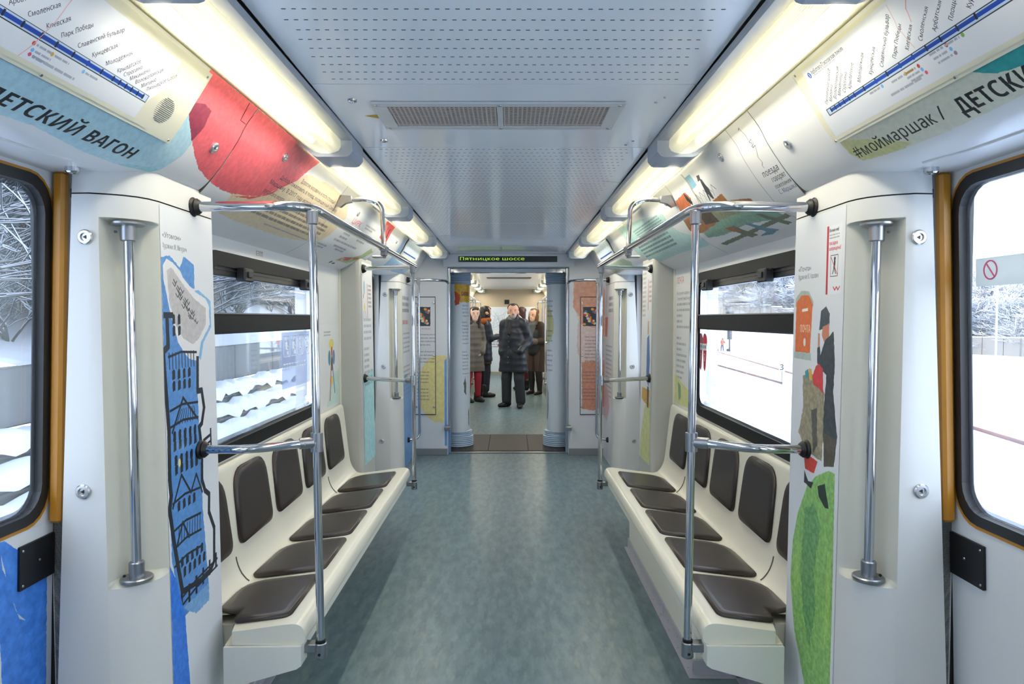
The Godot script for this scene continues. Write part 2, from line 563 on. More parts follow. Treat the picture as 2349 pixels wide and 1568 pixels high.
func _ready() -> void:
	rng.seed = 11
	# camera
	var cam := Camera3D.new()
	cam.name = "camera"
	add_child(cam)
	cam.position = Vector3(0.02, 1.44, 0)
	cam.rotation = Vector3(-atan(54.0 / 1566.0), -atan(4.5 / 1566.0), 0)
	cam.fov = rad_to_deg(2.0 * atan(784.0 / 1566.0))
	cam.near = 0.05; cam.far = 600.0
	cam.current = true
	# sky, sun, exposure
	var we := WorldEnvironment.new()
	we.name = "world"
	var env := Environment.new()
	var sm := ProceduralSkyMaterial.new()
	sm.sky_top_color = Color(0.79, 0.86, 0.96); sm.sky_horizon_color = Color(0.90, 0.935, 0.975)
	sm.ground_bottom_color = Color(0.78, 0.82, 0.86); sm.ground_horizon_color = Color(0.90, 0.935, 0.975)
	sm.energy_multiplier = 1.0
	var sky := Sky.new()
	sky.sky_material = sm
	env.background_mode = Environment.BG_SKY
	env.sky = sky
	env.background_energy_multiplier = 3.3
	env.tonemap_mode = Environment.TONE_MAPPER_LINEAR
	env.tonemap_exposure = 1.95
	env.sdfgi_enabled = true; env.ssao_enabled = true; env.ssil_enabled = true
	we.environment = env
	add_child(we)
	var sun := DirectionalLight3D.new()
	sun.name = "sun"
	sun.light_energy = 1.0; sun.light_color = Color(1.0, 0.93, 0.82)
	sun.light_angular_distance = 0.6
	sun.shadow_enabled = true
	add_child(sun)
	sun.look_at_from_position(Vector3.ZERO, Vector3(1.0, -0.42, -0.25), Vector3.UP)   # low winter sun from beyond the wooded bank on the left

	white = mat(Color(0.87, 0.875, 0.88), 0.42)
	cream = mat(Color(0.86, 0.85, 0.79), 0.3)
	chrome = mat(Color(0.80, 0.81, 0.83), 0.07, 1.0)
	steel = mat(Color(0.62, 0.63, 0.65), 0.32, 1.0)
	black = mat(Color(0.055, 0.06, 0.065), 0.35)
	gold = mat(Color(0.70, 0.48, 0.13), 0.35, 0.0)
	greyplastic = mat(Color(0.60, 0.645, 0.71), 0.4)
	snow = mat(Color(0.82, 0.845, 0.885), 0.85)
	glass = clear(Color(0.9, 0.96, 0.97), 0.07)
	print("structure")
	structure()
	print("coves")
	coves()
	print("lamps")
	for sg in [-1.0, 1.0]: lamps(sg)
	print("pillars")
	pillars()
	windows()
	doors()
	print("benches")
	for sg in [-1.0, 1.0]:
		bench(sg)
		handrail(sg)
		portal_rail(sg)
	endwall()
	gangway()
	print("next carriage")
	next_carriage()
	print("people")
	people()
	print("outside")
	outside()
	print("done")

# ---------------------------------------------------------------- textures for surfaces
func mottled(size: int, c0: Color, c1: Color, c2: Color, sd: int, f1: float, f2: float) -> ImageTexture:
	var a := FastNoiseLite.new()
	a.seed = sd; a.frequency = f1; a.fractal_octaves = 5; a.domain_warp_enabled = true; a.domain_warp_amplitude = 40.0
	var b := FastNoiseLite.new()
	b.seed = sd + 1; b.frequency = f2; b.fractal_octaves = 3; b.noise_type = FastNoiseLite.TYPE_PERLIN
	var da := a.get_seamless_image(size, size).get_data()
	var db := b.get_seamless_image(size, size).get_data()
	var out := PackedByteArray()
	out.resize(size * size * 3)
	for i in size * size:
		var f := float(da[i]) / 255.0
		var g := float(db[i]) / 255.0
		var c := c0.lerp(c1, f)
		if g > 0.6: c = c.lerp(c2, minf(0.6, (g - 0.6) * 2.0))
		out[i * 3] = int(c.r * 255); out[i * 3 + 1] = int(c.g * 255); out[i * 3 + 2] = int(c.b * 255)
	return ImageTexture.create_from_image(Image.create_from_data(size, size, false, Image.FORMAT_RGB8, out))

func structure() -> void:
	# floor of mottled green-grey sheet flooring
	var fm := StandardMaterial3D.new()
	fm.albedo_texture = mottled(512, Color(0.32, 0.395, 0.42), Color(0.46, 0.54, 0.56), Color(0.50, 0.55, 0.53), 3, 0.02, 0.03)
	fm.uv1_triplanar = true; fm.uv1_world_triplanar = true; fm.uv1_scale = Vector3(1.7, 1.7, 0.55)
	fm.roughness = 0.34
	M["floor"] = fm
	var fl := struct("floor", "mottled green-grey sheet flooring along the carriage aisle", "floor")
	var mb := MB.new()
	box(mb, P(-1.34, -0.06, -2.3), P(1.34, 0.0, 7.26))
	part(fl, "flooring", mb, fm)
	mb = MB.new()
	box(mb, P(-0.66, 0.0, 7.26), P(0.66, 0.008, 7.32), 0.003)
	part(fl, "threshold_strip", mb, steel)
	mb = MB.new()
	box(mb, P(-0.9, -0.06, 7.26), P(0.9, -0.002, 8.5))
	part(fl, "gangway_base", mb, mat(Color(0.12, 0.12, 0.12), 0.7))
	for i in 3:   # ribbed brown plates of the gangway
		mb = MB.new()
		var x0 := -0.66 + 0.44 * i
		box(mb, P(x0 + 0.003, -0.002, 7.36), P(x0 + 0.437, 0.006, 8.42), 0.002)
		for k in 26:
			box(mb, P(x0 + 0.01 + k * 0.0165, 0.006, 7.38), P(x0 + 0.017 + k * 0.0165, 0.009, 8.40))
		part(fl, "gangway_plate", mb, mat(Color(0.22, 0.20, 0.195), 0.6))
	# ceiling: glossy white panels, perforated but for the one with the vent
	var ce := struct("ceiling", "glossy white ceiling of perforated panels above the aisle", "ceiling")
	var gloss := mat(Color(0.90, 0.92, 0.945), 0.11)
	var seams := [-2.3, -1.4, -0.66, 0.06, 0.75, 1.44, 2.15, 2.90, 3.60, 4.32, 5.02, 5.72, 6.44, 7.15]
	for i in seams.size() - 1:
		var za: float = seams[i] + 0.003
		var zb: float = seams[i + 1] - 0.003
		mb = MB.new()
		var q := func(x, y, z): return P(x, y + cy(z), z)
		for e in [[0.0, -1.0], [0.02, 1.0]]:
			mb.flat(q.call(-0.6, e[0], za), q.call(0.6, e[0], za), q.call(0.6, e[0], zb), q.call(-0.6, e[0], zb), Vector3(0, e[1], 0))
		mb.flat(q.call(-0.6, 0.0, za), q.call(0.6, 0.0, za), q.call(0.6, 0.02, za), q.call(-0.6, 0.02, za), Vector3(0, 0, 1))
		mb.flat(q.call(-0.6, 0.0, zb), q.call(0.6, 0.0, zb), q.call(0.6, 0.02, zb), q.call(-0.6, 0.02, zb), Vector3(0, 0, -1))
		for s in [-1.0, 1.0]:
			mb.flat(q.call(s * 0.6, 0.0, za), q.call(s * 0.6, 0.0, zb), q.call(s * 0.6, 0.02, zb), q.call(s * 0.6, 0.02, za), Vector3(s, 0, 0))
		var pn := part(ce, "ceiling_panel", mb, gloss)
		if i == 6 or i < 4: continue
		mb = MB.new()   # the slots of the perforation
		var z := za + 0.03
		var odd := 0
		while z < zb - 0.02:
			for k in 44:
				var x := -0.535 + 0.0243 * k + 0.012 * odd
				var h := cy(z)
				box(mb, P(x, h - 0.0004, z), P(x + 0.0105, h + 0.004, z + 0.0036))
			z += 0.0575
			odd = 1 - odd
		var sl := part(pn, "perforation_slots", mb, mat(Color(0.22, 0.23, 0.26), 0.8))
		sl.set_meta("kind", "stuff")
	var vp: Node = ce.get_child(6)
	mb = MB.new()   # the vent of the plain panel
	var h := cy(2.46)
	for b in [[-0.45, 0.41, 2.31, 2.345], [-0.45, 0.41, 2.59, 2.625], [-0.45, -0.40, 2.345, 2.59], [0.36, 0.41, 2.345, 2.59], [-0.025, -0.005, 2.345, 2.59]]:
		box(mb, P(b[0], h - 0.007, b[2]), P(b[1], h + 0.001, b[3]), 0.002)
	part(vp, "vent_frame", mb, mat(Color(0.78, 0.79, 0.8), 0.3))
	mb = MB.new()
	box(mb, P(-0.40, h - 0.0012, 2.345), P(0.36, h + 0.002, 2.59))
	part(vp, "vent_backing", mb, mat(Color(0.42, 0.37, 0.34), 0.8))
	mb = MB.new()
	for k in 48:
		var x := -0.395 + 0.0157 * k
		box(mb, P(x, h - 0.004, 2.345), P(x + 0.006, h, 2.59))
	for k in 13:
		box(mb, P(-0.40, h - 0.0035, 2.355 + 0.0185 * k), P(0.36, h - 0.0005, 2.362 + 0.0185 * k))
	part(vp, "vent_grille", mb, mat(Color(0.72, 0.68, 0.65), 0.5))
	for s in [[-0.43, 2.33], [0.39, 2.33], [-0.43, 2.605], [0.39, 2.605], [-0.015, 2.33], [-0.015, 2.605]]:
		mb = MB.new()
		lathe(mb, P(s[0], h - 0.0068, s[1]), Vector3.DOWN, [[0.007, 0.0], [0.006, 0.003], [0.0, 0.004]], 8)
		part(vp, "screw", mb, steel)
	for s in [[-0.505, 2.30], [-0.49, 2.79]]:
		mb = MB.new()
		lathe(mb, P(s[0], cy(s[1]), s[1]), Vector3.DOWN, [[0.016, 0.0], [0.015, 0.006], [0.009, 0.008], [0.009, 0.004], [0.0, 0.004]], 14)
		part(vp, "lock", mb, chrome)
	for s in [[0.53, 2.27], [0.51, 2.32], [0.52, 2.80], [0.50, 2.86]]:
		mb = MB.new()
		lathe(mb, P(s[0], cy(s[1]), s[1]), Vector3.DOWN, [[0.006, 0.0], [0.005, 0.003], [0.0, 0.004]], 8)
		part(vp, "screw", mb, steel)
	mb = MB.new()
	prism(mb, [Vector2(-0.50, 2.47), Vector2(-0.445, 2.455), Vector2(-0.455, 2.50)], func(x, y, d): return P(x, cy(y) - d, y), 0.0, 0.001)
	part(vp, "warning_sticker", mb, mat(Color(0.75, 0.63, 0.18), 0.5), "small yellow triangular sticker")
	# roof above and the outer skin, so that daylight comes only through the openings
	var ro := struct("ceiling", "outer roof over the carriage", "roof")
	mb = MB.new()
	box(mb, P(-1.40, 2.30, -2.36), P(1.40, 2.36, 7.3))
	part(ro, "roof", mb, white)
	for sg in [-1.0, 1.0]:
		var side := "left" if sg < 0 else "right"
		var w := struct("wall_" + side, "white window wall on the %s of the carriage" % side, "wall")
		mb = MB.new()
		box(mb, P(sg * 1.30, 1.84, -2.36), P(sg * 1.40, 2.30, 7.3))
		part(w, "upper_wall", mb, white)
		# window wall between the door pillars
		mb = MB.new()
		frame(mb, sg, rr(1.95, 5.22, 0.0, 1.86, 0.001), rr(2.66, 4.20, 0.87, 1.70, 0.09), 1.17, 1.30)
		part(w, "window_panel", mb, mat(Color(0.845, 0.855, 0.86), 0.42))
		mb = MB.new()   # the wall behind the camera, with its own window opening
		frame(mb, sg, rr(-2.36, 0.52, 0.0, 1.86, 0.001), rr(-1.7, -0.1, 0.87, 1.70, 0.09), 1.17, 1.30)
		part(w, "rear_window_panel", mb, white)
		mb = MB.new()
		box(mb, P(sg * 1.22, 0.0, 6.46), P(sg * 1.34, 1.86, 7.3))
		part(w, "end_panel", mb, white)
		for z in [[0.50, 0.53], [1.95, 1.97], [5.21, 5.24], [6.44, 6.48]]:
			mb = MB.new()
			box(mb, P(sg * 1.262, 0.0, z[0]), P(sg * 1.34, 1.86, z[1]))
			part(w, "door_jamb", mb, black)
		# skirting under the bench
		var bb := struct("baseboard_" + side, "grey metal skirting under the %s bench" % side, "skirting")
		mb = MB.new()
		box(mb, P(sg * 0.975, 0.0, 2.42), P(sg * 1.17, 0.34, 4.74))
		part(bb, "panel", mb, cream)
		mb = MB.new()
		box(mb, P(sg * 0.955, 0.0, 2.42), P(sg * 0.98, 0.05, 4.74), 0.004)
		box(mb, P(sg * 0.925, 0.0, 2.42), P(sg * 0.96, 0.004, 4.74))
		part(bb, "metal_strip", mb, mat(Color(0.68, 0.68, 0.71), 0.35, 0.15))
	var bw := struct("wall_back", "end wall behind the camera", "wall")
	mb = MB.new()
	box(mb, P(-1.40, -0.06, -2.40), P(1.40, 2.36, -2.34))
	part(bw, "panel", mb, white)

func cy(z: float) -> float:
	return 2.168 - 0.0112 * (z - 2.15)

# ---------------------------------------------------------------- coves over the seats and doors, with their print
func smooth(prof: Array) -> Array:   # Catmull-Rom through the profile; [x, y, s of the plain profile]
	var s := [0.0]
	for i in prof.size() - 1: s.append(s[i] + Vector2(prof[i][0], prof[i][1]).distance_to(Vector2(prof[i + 1][0], prof[i + 1][1])))
	var o := []
	for i in prof.size() - 1:
		for k in 3:
			var t := k / 3.0
			var g := func(j: int) -> Vector2:
				j = clampi(j, 0, prof.size() - 1)
				return Vector2(prof[j][0], prof[j][1])
			var p: Vector2 = g.call(i).cubic_interpolate(g.call(i + 1), g.call(i - 1), g.call(i + 2), t)
			o.append([p.x, p.y, lerpf(s[i], s[i + 1], t)])
	o.append([prof[-1][0], prof[-1][1], s[-1]])
	return o

func cove_sheet(mb: MB, sg: float, prof: Array, z0: float, z1: float, s0: float, s1: float, off: float, u0 := 0.0, u1 := 1.0, v0 := 0.0, v1 := 1.0) -> void:
	var q := smooth(prof)
	var pts := []
	var vs := []
	var smax: float = q[-1][2]
	if s1 > smax: s1 = smax
	var at := func(s: float) -> Vector2:
		for i in q.size() - 1:
			if s <= q[i + 1][2] + 1e-6:
				var t: float = (s - q[i][2]) / maxf(q[i + 1][2] - q[i][2], 1e-6)
				var a := Vector2(q[i][0], q[i][1]); var b := Vector2(q[i + 1][0], q[i + 1][1])
				var p := a.lerp(b, t)
				var d := (b - a).normalized()
				return p + Vector2(d.y, -d.x) * off   # towards the room
		return Vector2(q[-1][0], q[-1][1])
	var ss := [s0]
	for e in q:
		if e[2] > s0 + 1e-4 and e[2] < s1 - 1e-4: ss.append(e[2])
	ss.append(s1)
	var g := []
	for s in ss:
		var p: Vector2 = at.call(s)
		var row := []
		for j in 5: row.append(P(sg * p.x, p.y, lerpf(z0, z1, j / 4.0)))
		g.append(row)
		vs.append(lerpf(v0, v1, (s - s0) / (s1 - s0)))
	sheet(mb, g, Vector3(-sg, -0.6, 0), u0, u1, vs)

func cove_panel(parent: Node, sg: float, prof: Array, z0: float, z1: float, cv: Cv, called := "cove_panel") -> MeshInstance3D:
	var mb := MB.new()
	var smax: float = smooth(prof)[-1][2]
	cove_sheet(mb, sg, prof, z0, z1, 0.0, smax, 0.0, (z0 - cv.z0) / (cv.z1 - cv.z0), (z1 - cv.z0) / (cv.z1 - cv.z0), 0.0, smax / cv.t1)
	return part(parent, called, mb, tex_mat(cv.img, 0.36))

const INK := Color(0.13, 0.14, 0.17)
const BG := Color(0.875, 0.88, 0.885)
const STATIONS := ["Пятницкое шоссе", "Митино", "Волоколамская", "Мякинино", "Строгино", "Крылатское", "Молодёжная", "Кунцевская", "Славянский бульвар", "Парк Победы", "Киевская", "Смоленская", "Арбатская", "Площадь Революции", "Курская"]
const RED := [[1.945, .0], [2.32, .0], [2.70, .0], [3.08, .0], [2.948, .134], [2.716, .264], [2.652, .281], [2.505, .305], [2.40, .302], [2.29, .291], [2.193, .269], [2.088, .218], [1.953, .129], [1.958, .075]]

func lock(parent: Node, at: Vector3, out: Vector3, r := 0.02, called := "lock") -> void:
	var mb := MB.new()
	lathe(mb, at, out, [[r, -0.001], [r, 0.004], [r * 0.85, 0.007], [r * 0.55, 0.007], [r * 0.5, 0.002], [0.0, 0.002]], 18)
	var o := part(parent, called, mb, mat(Color(0.78, 0.79, 0.80), 0.22, 0.85))
	mb = MB.new()
	var t := out.cross(Vector3.UP).normalized() * r * 0.3
	if t.length() < 1e-4: t = Vector3.RIGHT * r * 0.3
	var w := out.cross(t)
	var c := at + out * 0.0035
	var q := [c + t, c - t * 0.5 + w * 0.87, c - t * 0.5 - w * 0.87]
	mb.tri(q[0], q[1], q[2], out, out, out)
	part(o, "key_hole", mb, black)

func cove_at(sg: float, prof: Array, z: float, s: float) -> Array:   # [point, outward normal]
	var q := smooth(prof)
	for i in q.size() - 1:
		if s <= q[i + 1][2]:
			var t: float = (s - q[i][2]) / (q[i + 1][2] - q[i][2])
			var a := Vector2(q[i][0], q[i][1]); var b := Vector2(q[i + 1][0], q[i + 1][1])
			var p := a.lerp(b, t); var d := (b - a).normalized()
			return [P(sg * p.x, p.y, z), Vector3(sg * d.y, -d.x, 0)]
	return [P(sg * q[-1][0], q[-1][1], z), Vector3.DOWN]

func coves() -> void:
	for sg in [-1.0, 1.0]:
		var side := "left" if sg < 0 else "right"
		var tr := struct("trim_1" if sg < 0 else "trim_2", "curved white cove panels with children's book print above the %s seats" % side, "cove")
		var dn: Cv; var cw: Cv; var df: Cv
		if sg < 0:
			dn = Cv.new(self, 1.0, 2.305, 0.0, 0.6004, 1150, BG); cw = Cv.new(self, 2.311, 4.95, 0.0, 0.5177, 770, BG); df = Cv.new(self, 4.956, 7.16, 0.0, 0.6004, 420, BG)
			left_print(dn, cw, df)
		else:
			dn = Cv.new(self, 2.325, 1.0, 0.0, 0.6004, 1150, BG); cw = Cv.new(self, 4.95, 2.331, 0.0, 0.5177, 770, BG); df = Cv.new(self, 7.16, 4.956, 0.0, 0.6004, 420, BG)
			right_print(dn, cw, df)
		var plain := Cv.new(self, 0.0, 1.0, 0.0, 0.6004, 8, BG)
		cove_panel(tr, sg, PD, -2.34, 0.997, plain)
		var seam0 := 2.305 if sg < 0 else 2.325
		cove_panel(tr, sg, PD, 1.0, seam0, dn)
		for z in ([[seam0 + 0.004, 3.598], [3.602, 4.95]] if sg < 0 else [[seam0 + 0.004, 2.56], [2.563, 3.578], [3.582, 4.95]]):
			cove_panel(tr, sg, PW, z[0], z[1], cw)
		cove_panel(tr, sg, PD, 4.956, 7.16, df)
		# dark gap behind the seams and the ledge beside the lamps
		var mb := MB.new()
		cove_sheet(mb, sg, PW, seam0 + 0.001, 4.955, 0.0, 0.5, -0.003)
		part(tr, "backing", mb, mat(Color(0.52, 0.49, 0.42), 0.8))
		mb = MB.new()
		box(mb, P(sg * 0.80, 2.142, -2.34), P(sg * 0.845, 2.16, 7.15), 0.004)
		part(tr, "ledge", mb, mat(Color(0.84, 0.82, 0.70), 0.5))
		for e in ([[2.194, .188], [2.716, .082], [4.05, .10], [5.45, .11]] if sg < 0 else [[2.203, .17], [2.744, .072], [3.75, .085], [4.98, .11]]):
			var c := cove_at(sg, PW, e[0], e[1])
			lock(tr, c[0], c[1], 0.019)
		var c2 := cove_at(sg, PD, 1.865, 0.485)
		var mb2 := MB.new()
		lathe(mb2, c2[0], c2[1], [[0.019, -0.001], [0.019, 0.012], [0.015, 0.016], [0.008, 0.016], [0.0, 0.012]], 16)
		part(tr, "lock", mb2, chrome)
		if sg < 0:   # the little hatch over the seam
			for e in [[[2.237, .006], [2.257, .067]], [[2.257, .067], [2.30, .067]]]:
				var a := cove_at(sg, PD, e[0][0], e[0][1]); var b := cove_at(sg, PD, e[1][0], e[1][1])
				mb = MB.new()
				tube(mb, [a[0], b[0]], 0.0012, 5)
				part(tr, "hatch_seam", mb, mat(Color(0.35, 0.1, 0.12), 0.6))
		# raised bead of the door header
		var pa := cove_at(sg, PD, 1.0, 0.47); var pb := cove_at(sg, PD, 1.66, 0.455); var pc := cove_at(sg, PD, 1.80, 0.425)
		mb = MB.new()
		tube(mb, bend([pa[0], pb[0], pc[0]], 0.06), 0.005, 8)
		part(tr, "header_bead", mb, white)
		route_map(sg)
		far_map(sg)

func left_print(dn: Cv, cw: Cv, df: Cv) -> void:
	var blue := Color(0.69, 0.83, 0.88)
	dn.poly([[1.0, .345], [1.435, .357], [1.528, .35], [1.726, .371], [1.874, .369], [2.005, .349], [2.029, .325], [2.066, .258], [2.07, .2], [1.95, .12], [1.0, .12]], blue, 1.5, 0.08)
	dn.poly([[1.87, .369], [2.005, .349], [2.029, .325], [1.98, .33], [1.9, .35]], Color(0.58, 0.79, 0.83), 2.0, 0.1)
	dn.text("ДЕТСКИЙ ВАГОН", 1.34, .333, 0.052, INK, {"bold": true, "to": 1.872, "skew": 0.25})
	var red := Color(0.86, 0.38, 0.42)
	for cv in [dn, cw]:
		cv.poly(RED, red, 2.5, 0.10)
		cv.poly([[1.952, .124], [1.962, .107], [2.021, .091], [2.073, .097], [2.073, .122], [2.078, .152], [2.07, .186], [2.063, .205], [1.98, .150]], Color(0.56, 0.20, 0.29), 2.0, 0.12)
	var sand := Color(0.875, 0.80, 0.67)
	cw.poly([[3.02, .085], [3.09, .078], [3.419, .061], [3.638, .072], [3.802, .093], [3.88, .157], [3.846, .222], [3.813, .289], [3.746, .336], [3.578, .372], [3.456, .39], [3.269, .405], [2.95, .408], [2.66, .406], [2.50, .39], [2.505, .30], [2.716, .264], [2.948, .134]], sand, 3.0, 0.06)
	cw.poly([[2.505, .31], [2.66, .29], [2.80, .23], [2.86, .17], [2.948, .134], [2.716, .264], [2.652, .281]], Color(0.84, 0.33, 0.30), 2.0, 0.1)
	cw.text("Дорогие москвичи и гости столицы!", 2.999, .131, 0.026, INK, {"to": 3.56})
	cw.text("Добро пожаловать в поезд, посвященный Самуилу", 2.779, .165, 0.026, INK, {"to": 3.66})
	cw.text("Маршаку. В 2017 году исполняется 130 лет со дня", 2.714, .20, 0.026, INK, {"to": 3.66})
	cw.text("русского поэта", 2.712, .241, 0.026, INK, {"to": 2.945})
	for i in 4:
		cw.scribble(2.72 if i > 1 else 2.98, .262 + .026 * i, 0.95 if i > 1 else 0.72, 0.014, Color(0.25, 0.25, 0.28))
	cw.scribble(2.95, .372, 0.62, 0.009, Color(0.45, 0.42, 0.62))
	var pink := Color(0.78, 0.18, 0.2)
	cw.text("ЦИРК", 4.028, .168, 0.05, pink, {"to": 4.24, "skew": 0.2})
	for e in [[4.35, .138, .30], [4.36, .158, .22], [4.015, .247, .15], [3.99, .275, .17], [3.94, .305, .55], [4.36, .25, .22], [3.72, .365, .2], [3.74, .385, .16], [4.02, .34, .3], [4.10, .36, .2]]:
		cw.scribble(e[0], e[1], e[2], 0.013, Color(0.3, 0.3, 0.32))
	cw.poly([[4.80, .03], [4.95, .03], [4.95, .165], [4.85, .155]], Color(0.82, 0.2, 0.19), 0.0, 0.06)
	for i in 4: cw.poly([[4.815 + .03 * i, .05], [4.825 + .03 * i, .05], [4.835 + .03 * i, .12], [4.825 + .03 * i, .12]], Color(0.9, 0.9, 0.88), 0.0, 0.0)
	cw.poly([[4.37, .435], [4.41, .398], [4.55, .37], [4.72, .327], [4.84, .246], [4.95, .27], [4.80, .354], [4.65, .43], [4.45, .432]], Color(0.66, 0.74, 0.52), 2.0, 0.1)
	cw.poly([[4.40, .425], [4.44, .385], [4.60, .365], [4.60, .405]], Color(0.76, 0.28, 0.28), 0.0, 0.08)
	cw.text("ЛЕД", 4.43, .417, 0.034, Color(0.93, 0.9, 0.85), {"bold": true})
	cw.poly([[4.63, .36], [4.72, .345], [4.74, .365], [4.64, .385]], Color(0.78, 0.24, 0.24), 1.0, 0.08)
	cw.dot(4.36, .46, .02, .012, INK)
	cw.dot(4.44, .465, .03, .008, INK)
	df.poly([[4.956, .03], [5.12, .03], [5.12, .17], [4.956, .165]], Color(0.82, 0.2, 0.19), 0.0, 0.06)
	df.poly([[5.02, .06], [5.05, .06], [5.06, .15], [5.03, .15]], INK, 0.0, 0.0)
	df.poly([[5.60, .33], [5.68, .07], [5.78, .07], [5.80, .24], [6.73, .25], [6.60, .34], [6.2, .36]], Color(0.60, 0.77, 0.90), 2.0, 0.08)
	df.text("ДЕТСКИЙ ВАГОН", 6.0, .31, 0.055, Color(0.20, 0.30, 0.42), {"bold": true, "skew": 0.25})

func right_print(dn: Cv, cw: Cv, df: Cv) -> void:
	dn.poly([[1.957, .21], [1.949, .235], [1.945, .288], [1.923, .321], [1.869, .327], [1.748, .338], [1.568, .342], [1.337, .332], [1.0, .32], [1.0, .2]], Color(0.845, 0.85, 0.78), 1.5, 0.05)
	dn.poly([[1.951, .23], [1.945, .288], [1.923, .321], [1.869, .327], [1.748, .338], [1.70, .33], [1.80, .28], [1.90, .25]], Color(0.80, 0.80, 0.58), 2.0, 0.08)
	dn.poly([[1.41, .226], [1.391, .245], [1.346, .268], [1.27, .28], [1.0, .28], [1.0, .2]], Color(0.18, 0.62, 0.62), 1.5, 0.1)
	dn.text("#моймаршак /", 1.929, .309, 0.050, INK, {"to": 1.536})
	dn.text("ДЕТСКИЙ ВАГОН", 1.495, .318, 0.058, INK, {"bold": true, "to": 1.03, "skew": -0.1})
	# pen doodle and handwriting
	var pen := Color(0.2, 0.2, 0.22)
	cw.line([[2.463, .031], [2.452, .06], [2.451, .092], [2.435, .10], [2.445, .115], [2.419, .113], [2.43, .13], [2.447, .153], [2.44, .175], [2.455, .185], [2.452, .196]], 0.0022, pen)
	cw.line([[2.46, .03], [2.475, .036]], 0.002, pen)
	cw.line([[2.455, .09], [2.43, .085], [2.425, .105], [2.45, .11]], 0.002, pen)
	cw.text("поезда", 2.498, .226, 0.034, pen, {"skew": 0.3, "to": 2.36})
	cw.text("говорят", 2.46, .256, 0.030, pen, {"skew": 0.3, "to": 2.345})
	cw.text("пожелания", 2.475, .284, 0.026, pen, {"skew": 0.3, "to": 2.34})
	cw.text("С. Маршака", 2.475, .308, 0.024, Color(0.28, 0.33, 0.5), {"skew": 0.3, "to": 2.335})
	# generic painted street scene
	var or_ := Color(0.72, 0.40, 0.22)
	cw.poly([[3.568, .112], [3.363, .102], [3.328, .142], [3.44, .20], [3.60, .20]], or_, 2.0, 0.14)
	cw.poly([[3.268, .046], [3.179, .046], [3.162, .108], [3.256, .114]], Color(0.45, 0.66, 0.76), 1.0, 0.08)
	cw.poly([[3.276, .026], [3.262, .026], [3.225, .20], [3.245, .20]], Color(0.62, 0.60, 0.54), 1.0, 0.06)
	cw.poly([[3.087, .205], [2.947, .197], [2.936, .24], [3.10, .24]], Color(0.70, 0.45, 0.20), 1.5, 0.12)
	for e in [[[3.112, .069], [3.072, .074], [3.085, .095], [3.125, .096]], [[3.095, .09], [3.067, .099], [3.046, .149], [3.055, .20], [3.075, .20], [3.091, .165], [3.108, .199], [3.12, .199], [3.10, .14]], [[3.40, .10], [3.37, .12], [3.34, .16], [3.36, .18], [3.40, .14]]]:
		cw.poly(e, Color(0.15, 0.17, 0.18), 1.5, 0.05)
	for i in 5: cw.line([[3.27 - .06 * i, .19], [3.24 - .06 * i, .14], [3.21 - .06 * i, .17]], 0.003, Color(0.18, 0.19, 0.2))
	cw.poly([[3.634, .20], [3.45, .19], [2.90, .24], [2.72, .27], [2.70, .36], [2.92, .375], [3.531, .319], [3.655, .284]], Color(0.62, 0.42, 0.24), 2.0, 0.16)
	cw.poly([[3.35, .22], [3.05, .25], [2.90, .29], [3.02, .32], [3.38, .29]], Color(0.32, 0.27, 0.22), 2.0, 0.16)
	cw.poly([[3.20, .25], [2.98, .26], [2.75, .31], [2.70, .335], [2.95, .34], [3.18, .31]], Color(0.55, 0.57, 0.45), 2.0, 0.15)
	cw.poly([[3.5, .325], [3.168, .30], [2.787, .315], [2.62, .34], [2.60, .41], [2.95, .37], [3.30, .38], [3.50, .36]], Color(0.52, 0.66, 0.58), 2.5, 0.12)
	for e in [[[3.466, .423], [2.915, .405], [2.574, .39], [2.574, .412], [2.915, .425], [3.44, .445]], [[2.787, .342], [2.74, .345], [2.63, .44], [2.68, .448]], [[3.168, .35], [3.08, .352], [3.0, .445], [3.085, .45]]]:
		cw.poly(e, Color(0.43, 0.47, 0.38), 2.0, 0.14)
	cw.poly([[3.20, .345], [3.13, .35], [3.06, .40], [3.15, .385]], Color(0.66, 0.40, 0.22), 1.5, 0.1)
	cw.poly([[2.96, .365], [2.92, .368], [2.84, .43], [2.79, .455], [2.90, .468], [3.0, .457], [2.90, .445]], Color(0.38, 0.55, 0.63), 1.5, 0.1)
	# teal blot with small print
	cw.poly([[4.95, .05], [4.87, .045], [4.5, .07], [3.91, .127], [3.902, .196], [3.834, .262], [3.60, .34], [3.564, .355], [3.60, .41], [4.068, .386], [4.709, .396], [4.95, .33]], Color(0.69, 0.83, 0.82), 3.0, 0.08)
	for i in 5: cw.scribble(4.80 - .02 * i, .123 + .018 * i, 0.76, 0.011, Color(0.22, 0.27, 0.3))
	for i in 4: cw.scribble(4.93, .239 + .028 * i, 0.9, 0.015, Color(0.22, 0.27, 0.3))
	df.poly([[5.21, .036], [4.956, .04], [4.956, .32], [5.10, .26], [5.15, .15]], Color(0.69, 0.83, 0.82), 2.0, 0.08)
	df.poly([[6.6, .24], [5.7, .24], [5.5, .30], [5.6, .35], [6.5, .35]], Color(0.66, 0.76, 0.66), 2.0, 0.08)
	df.text("ДЕТСКИЙ ВАГОН", 6.4, .325, 0.055, Color(0.22, 0.3, 0.28), {"bold": true, "skew": 0.25})

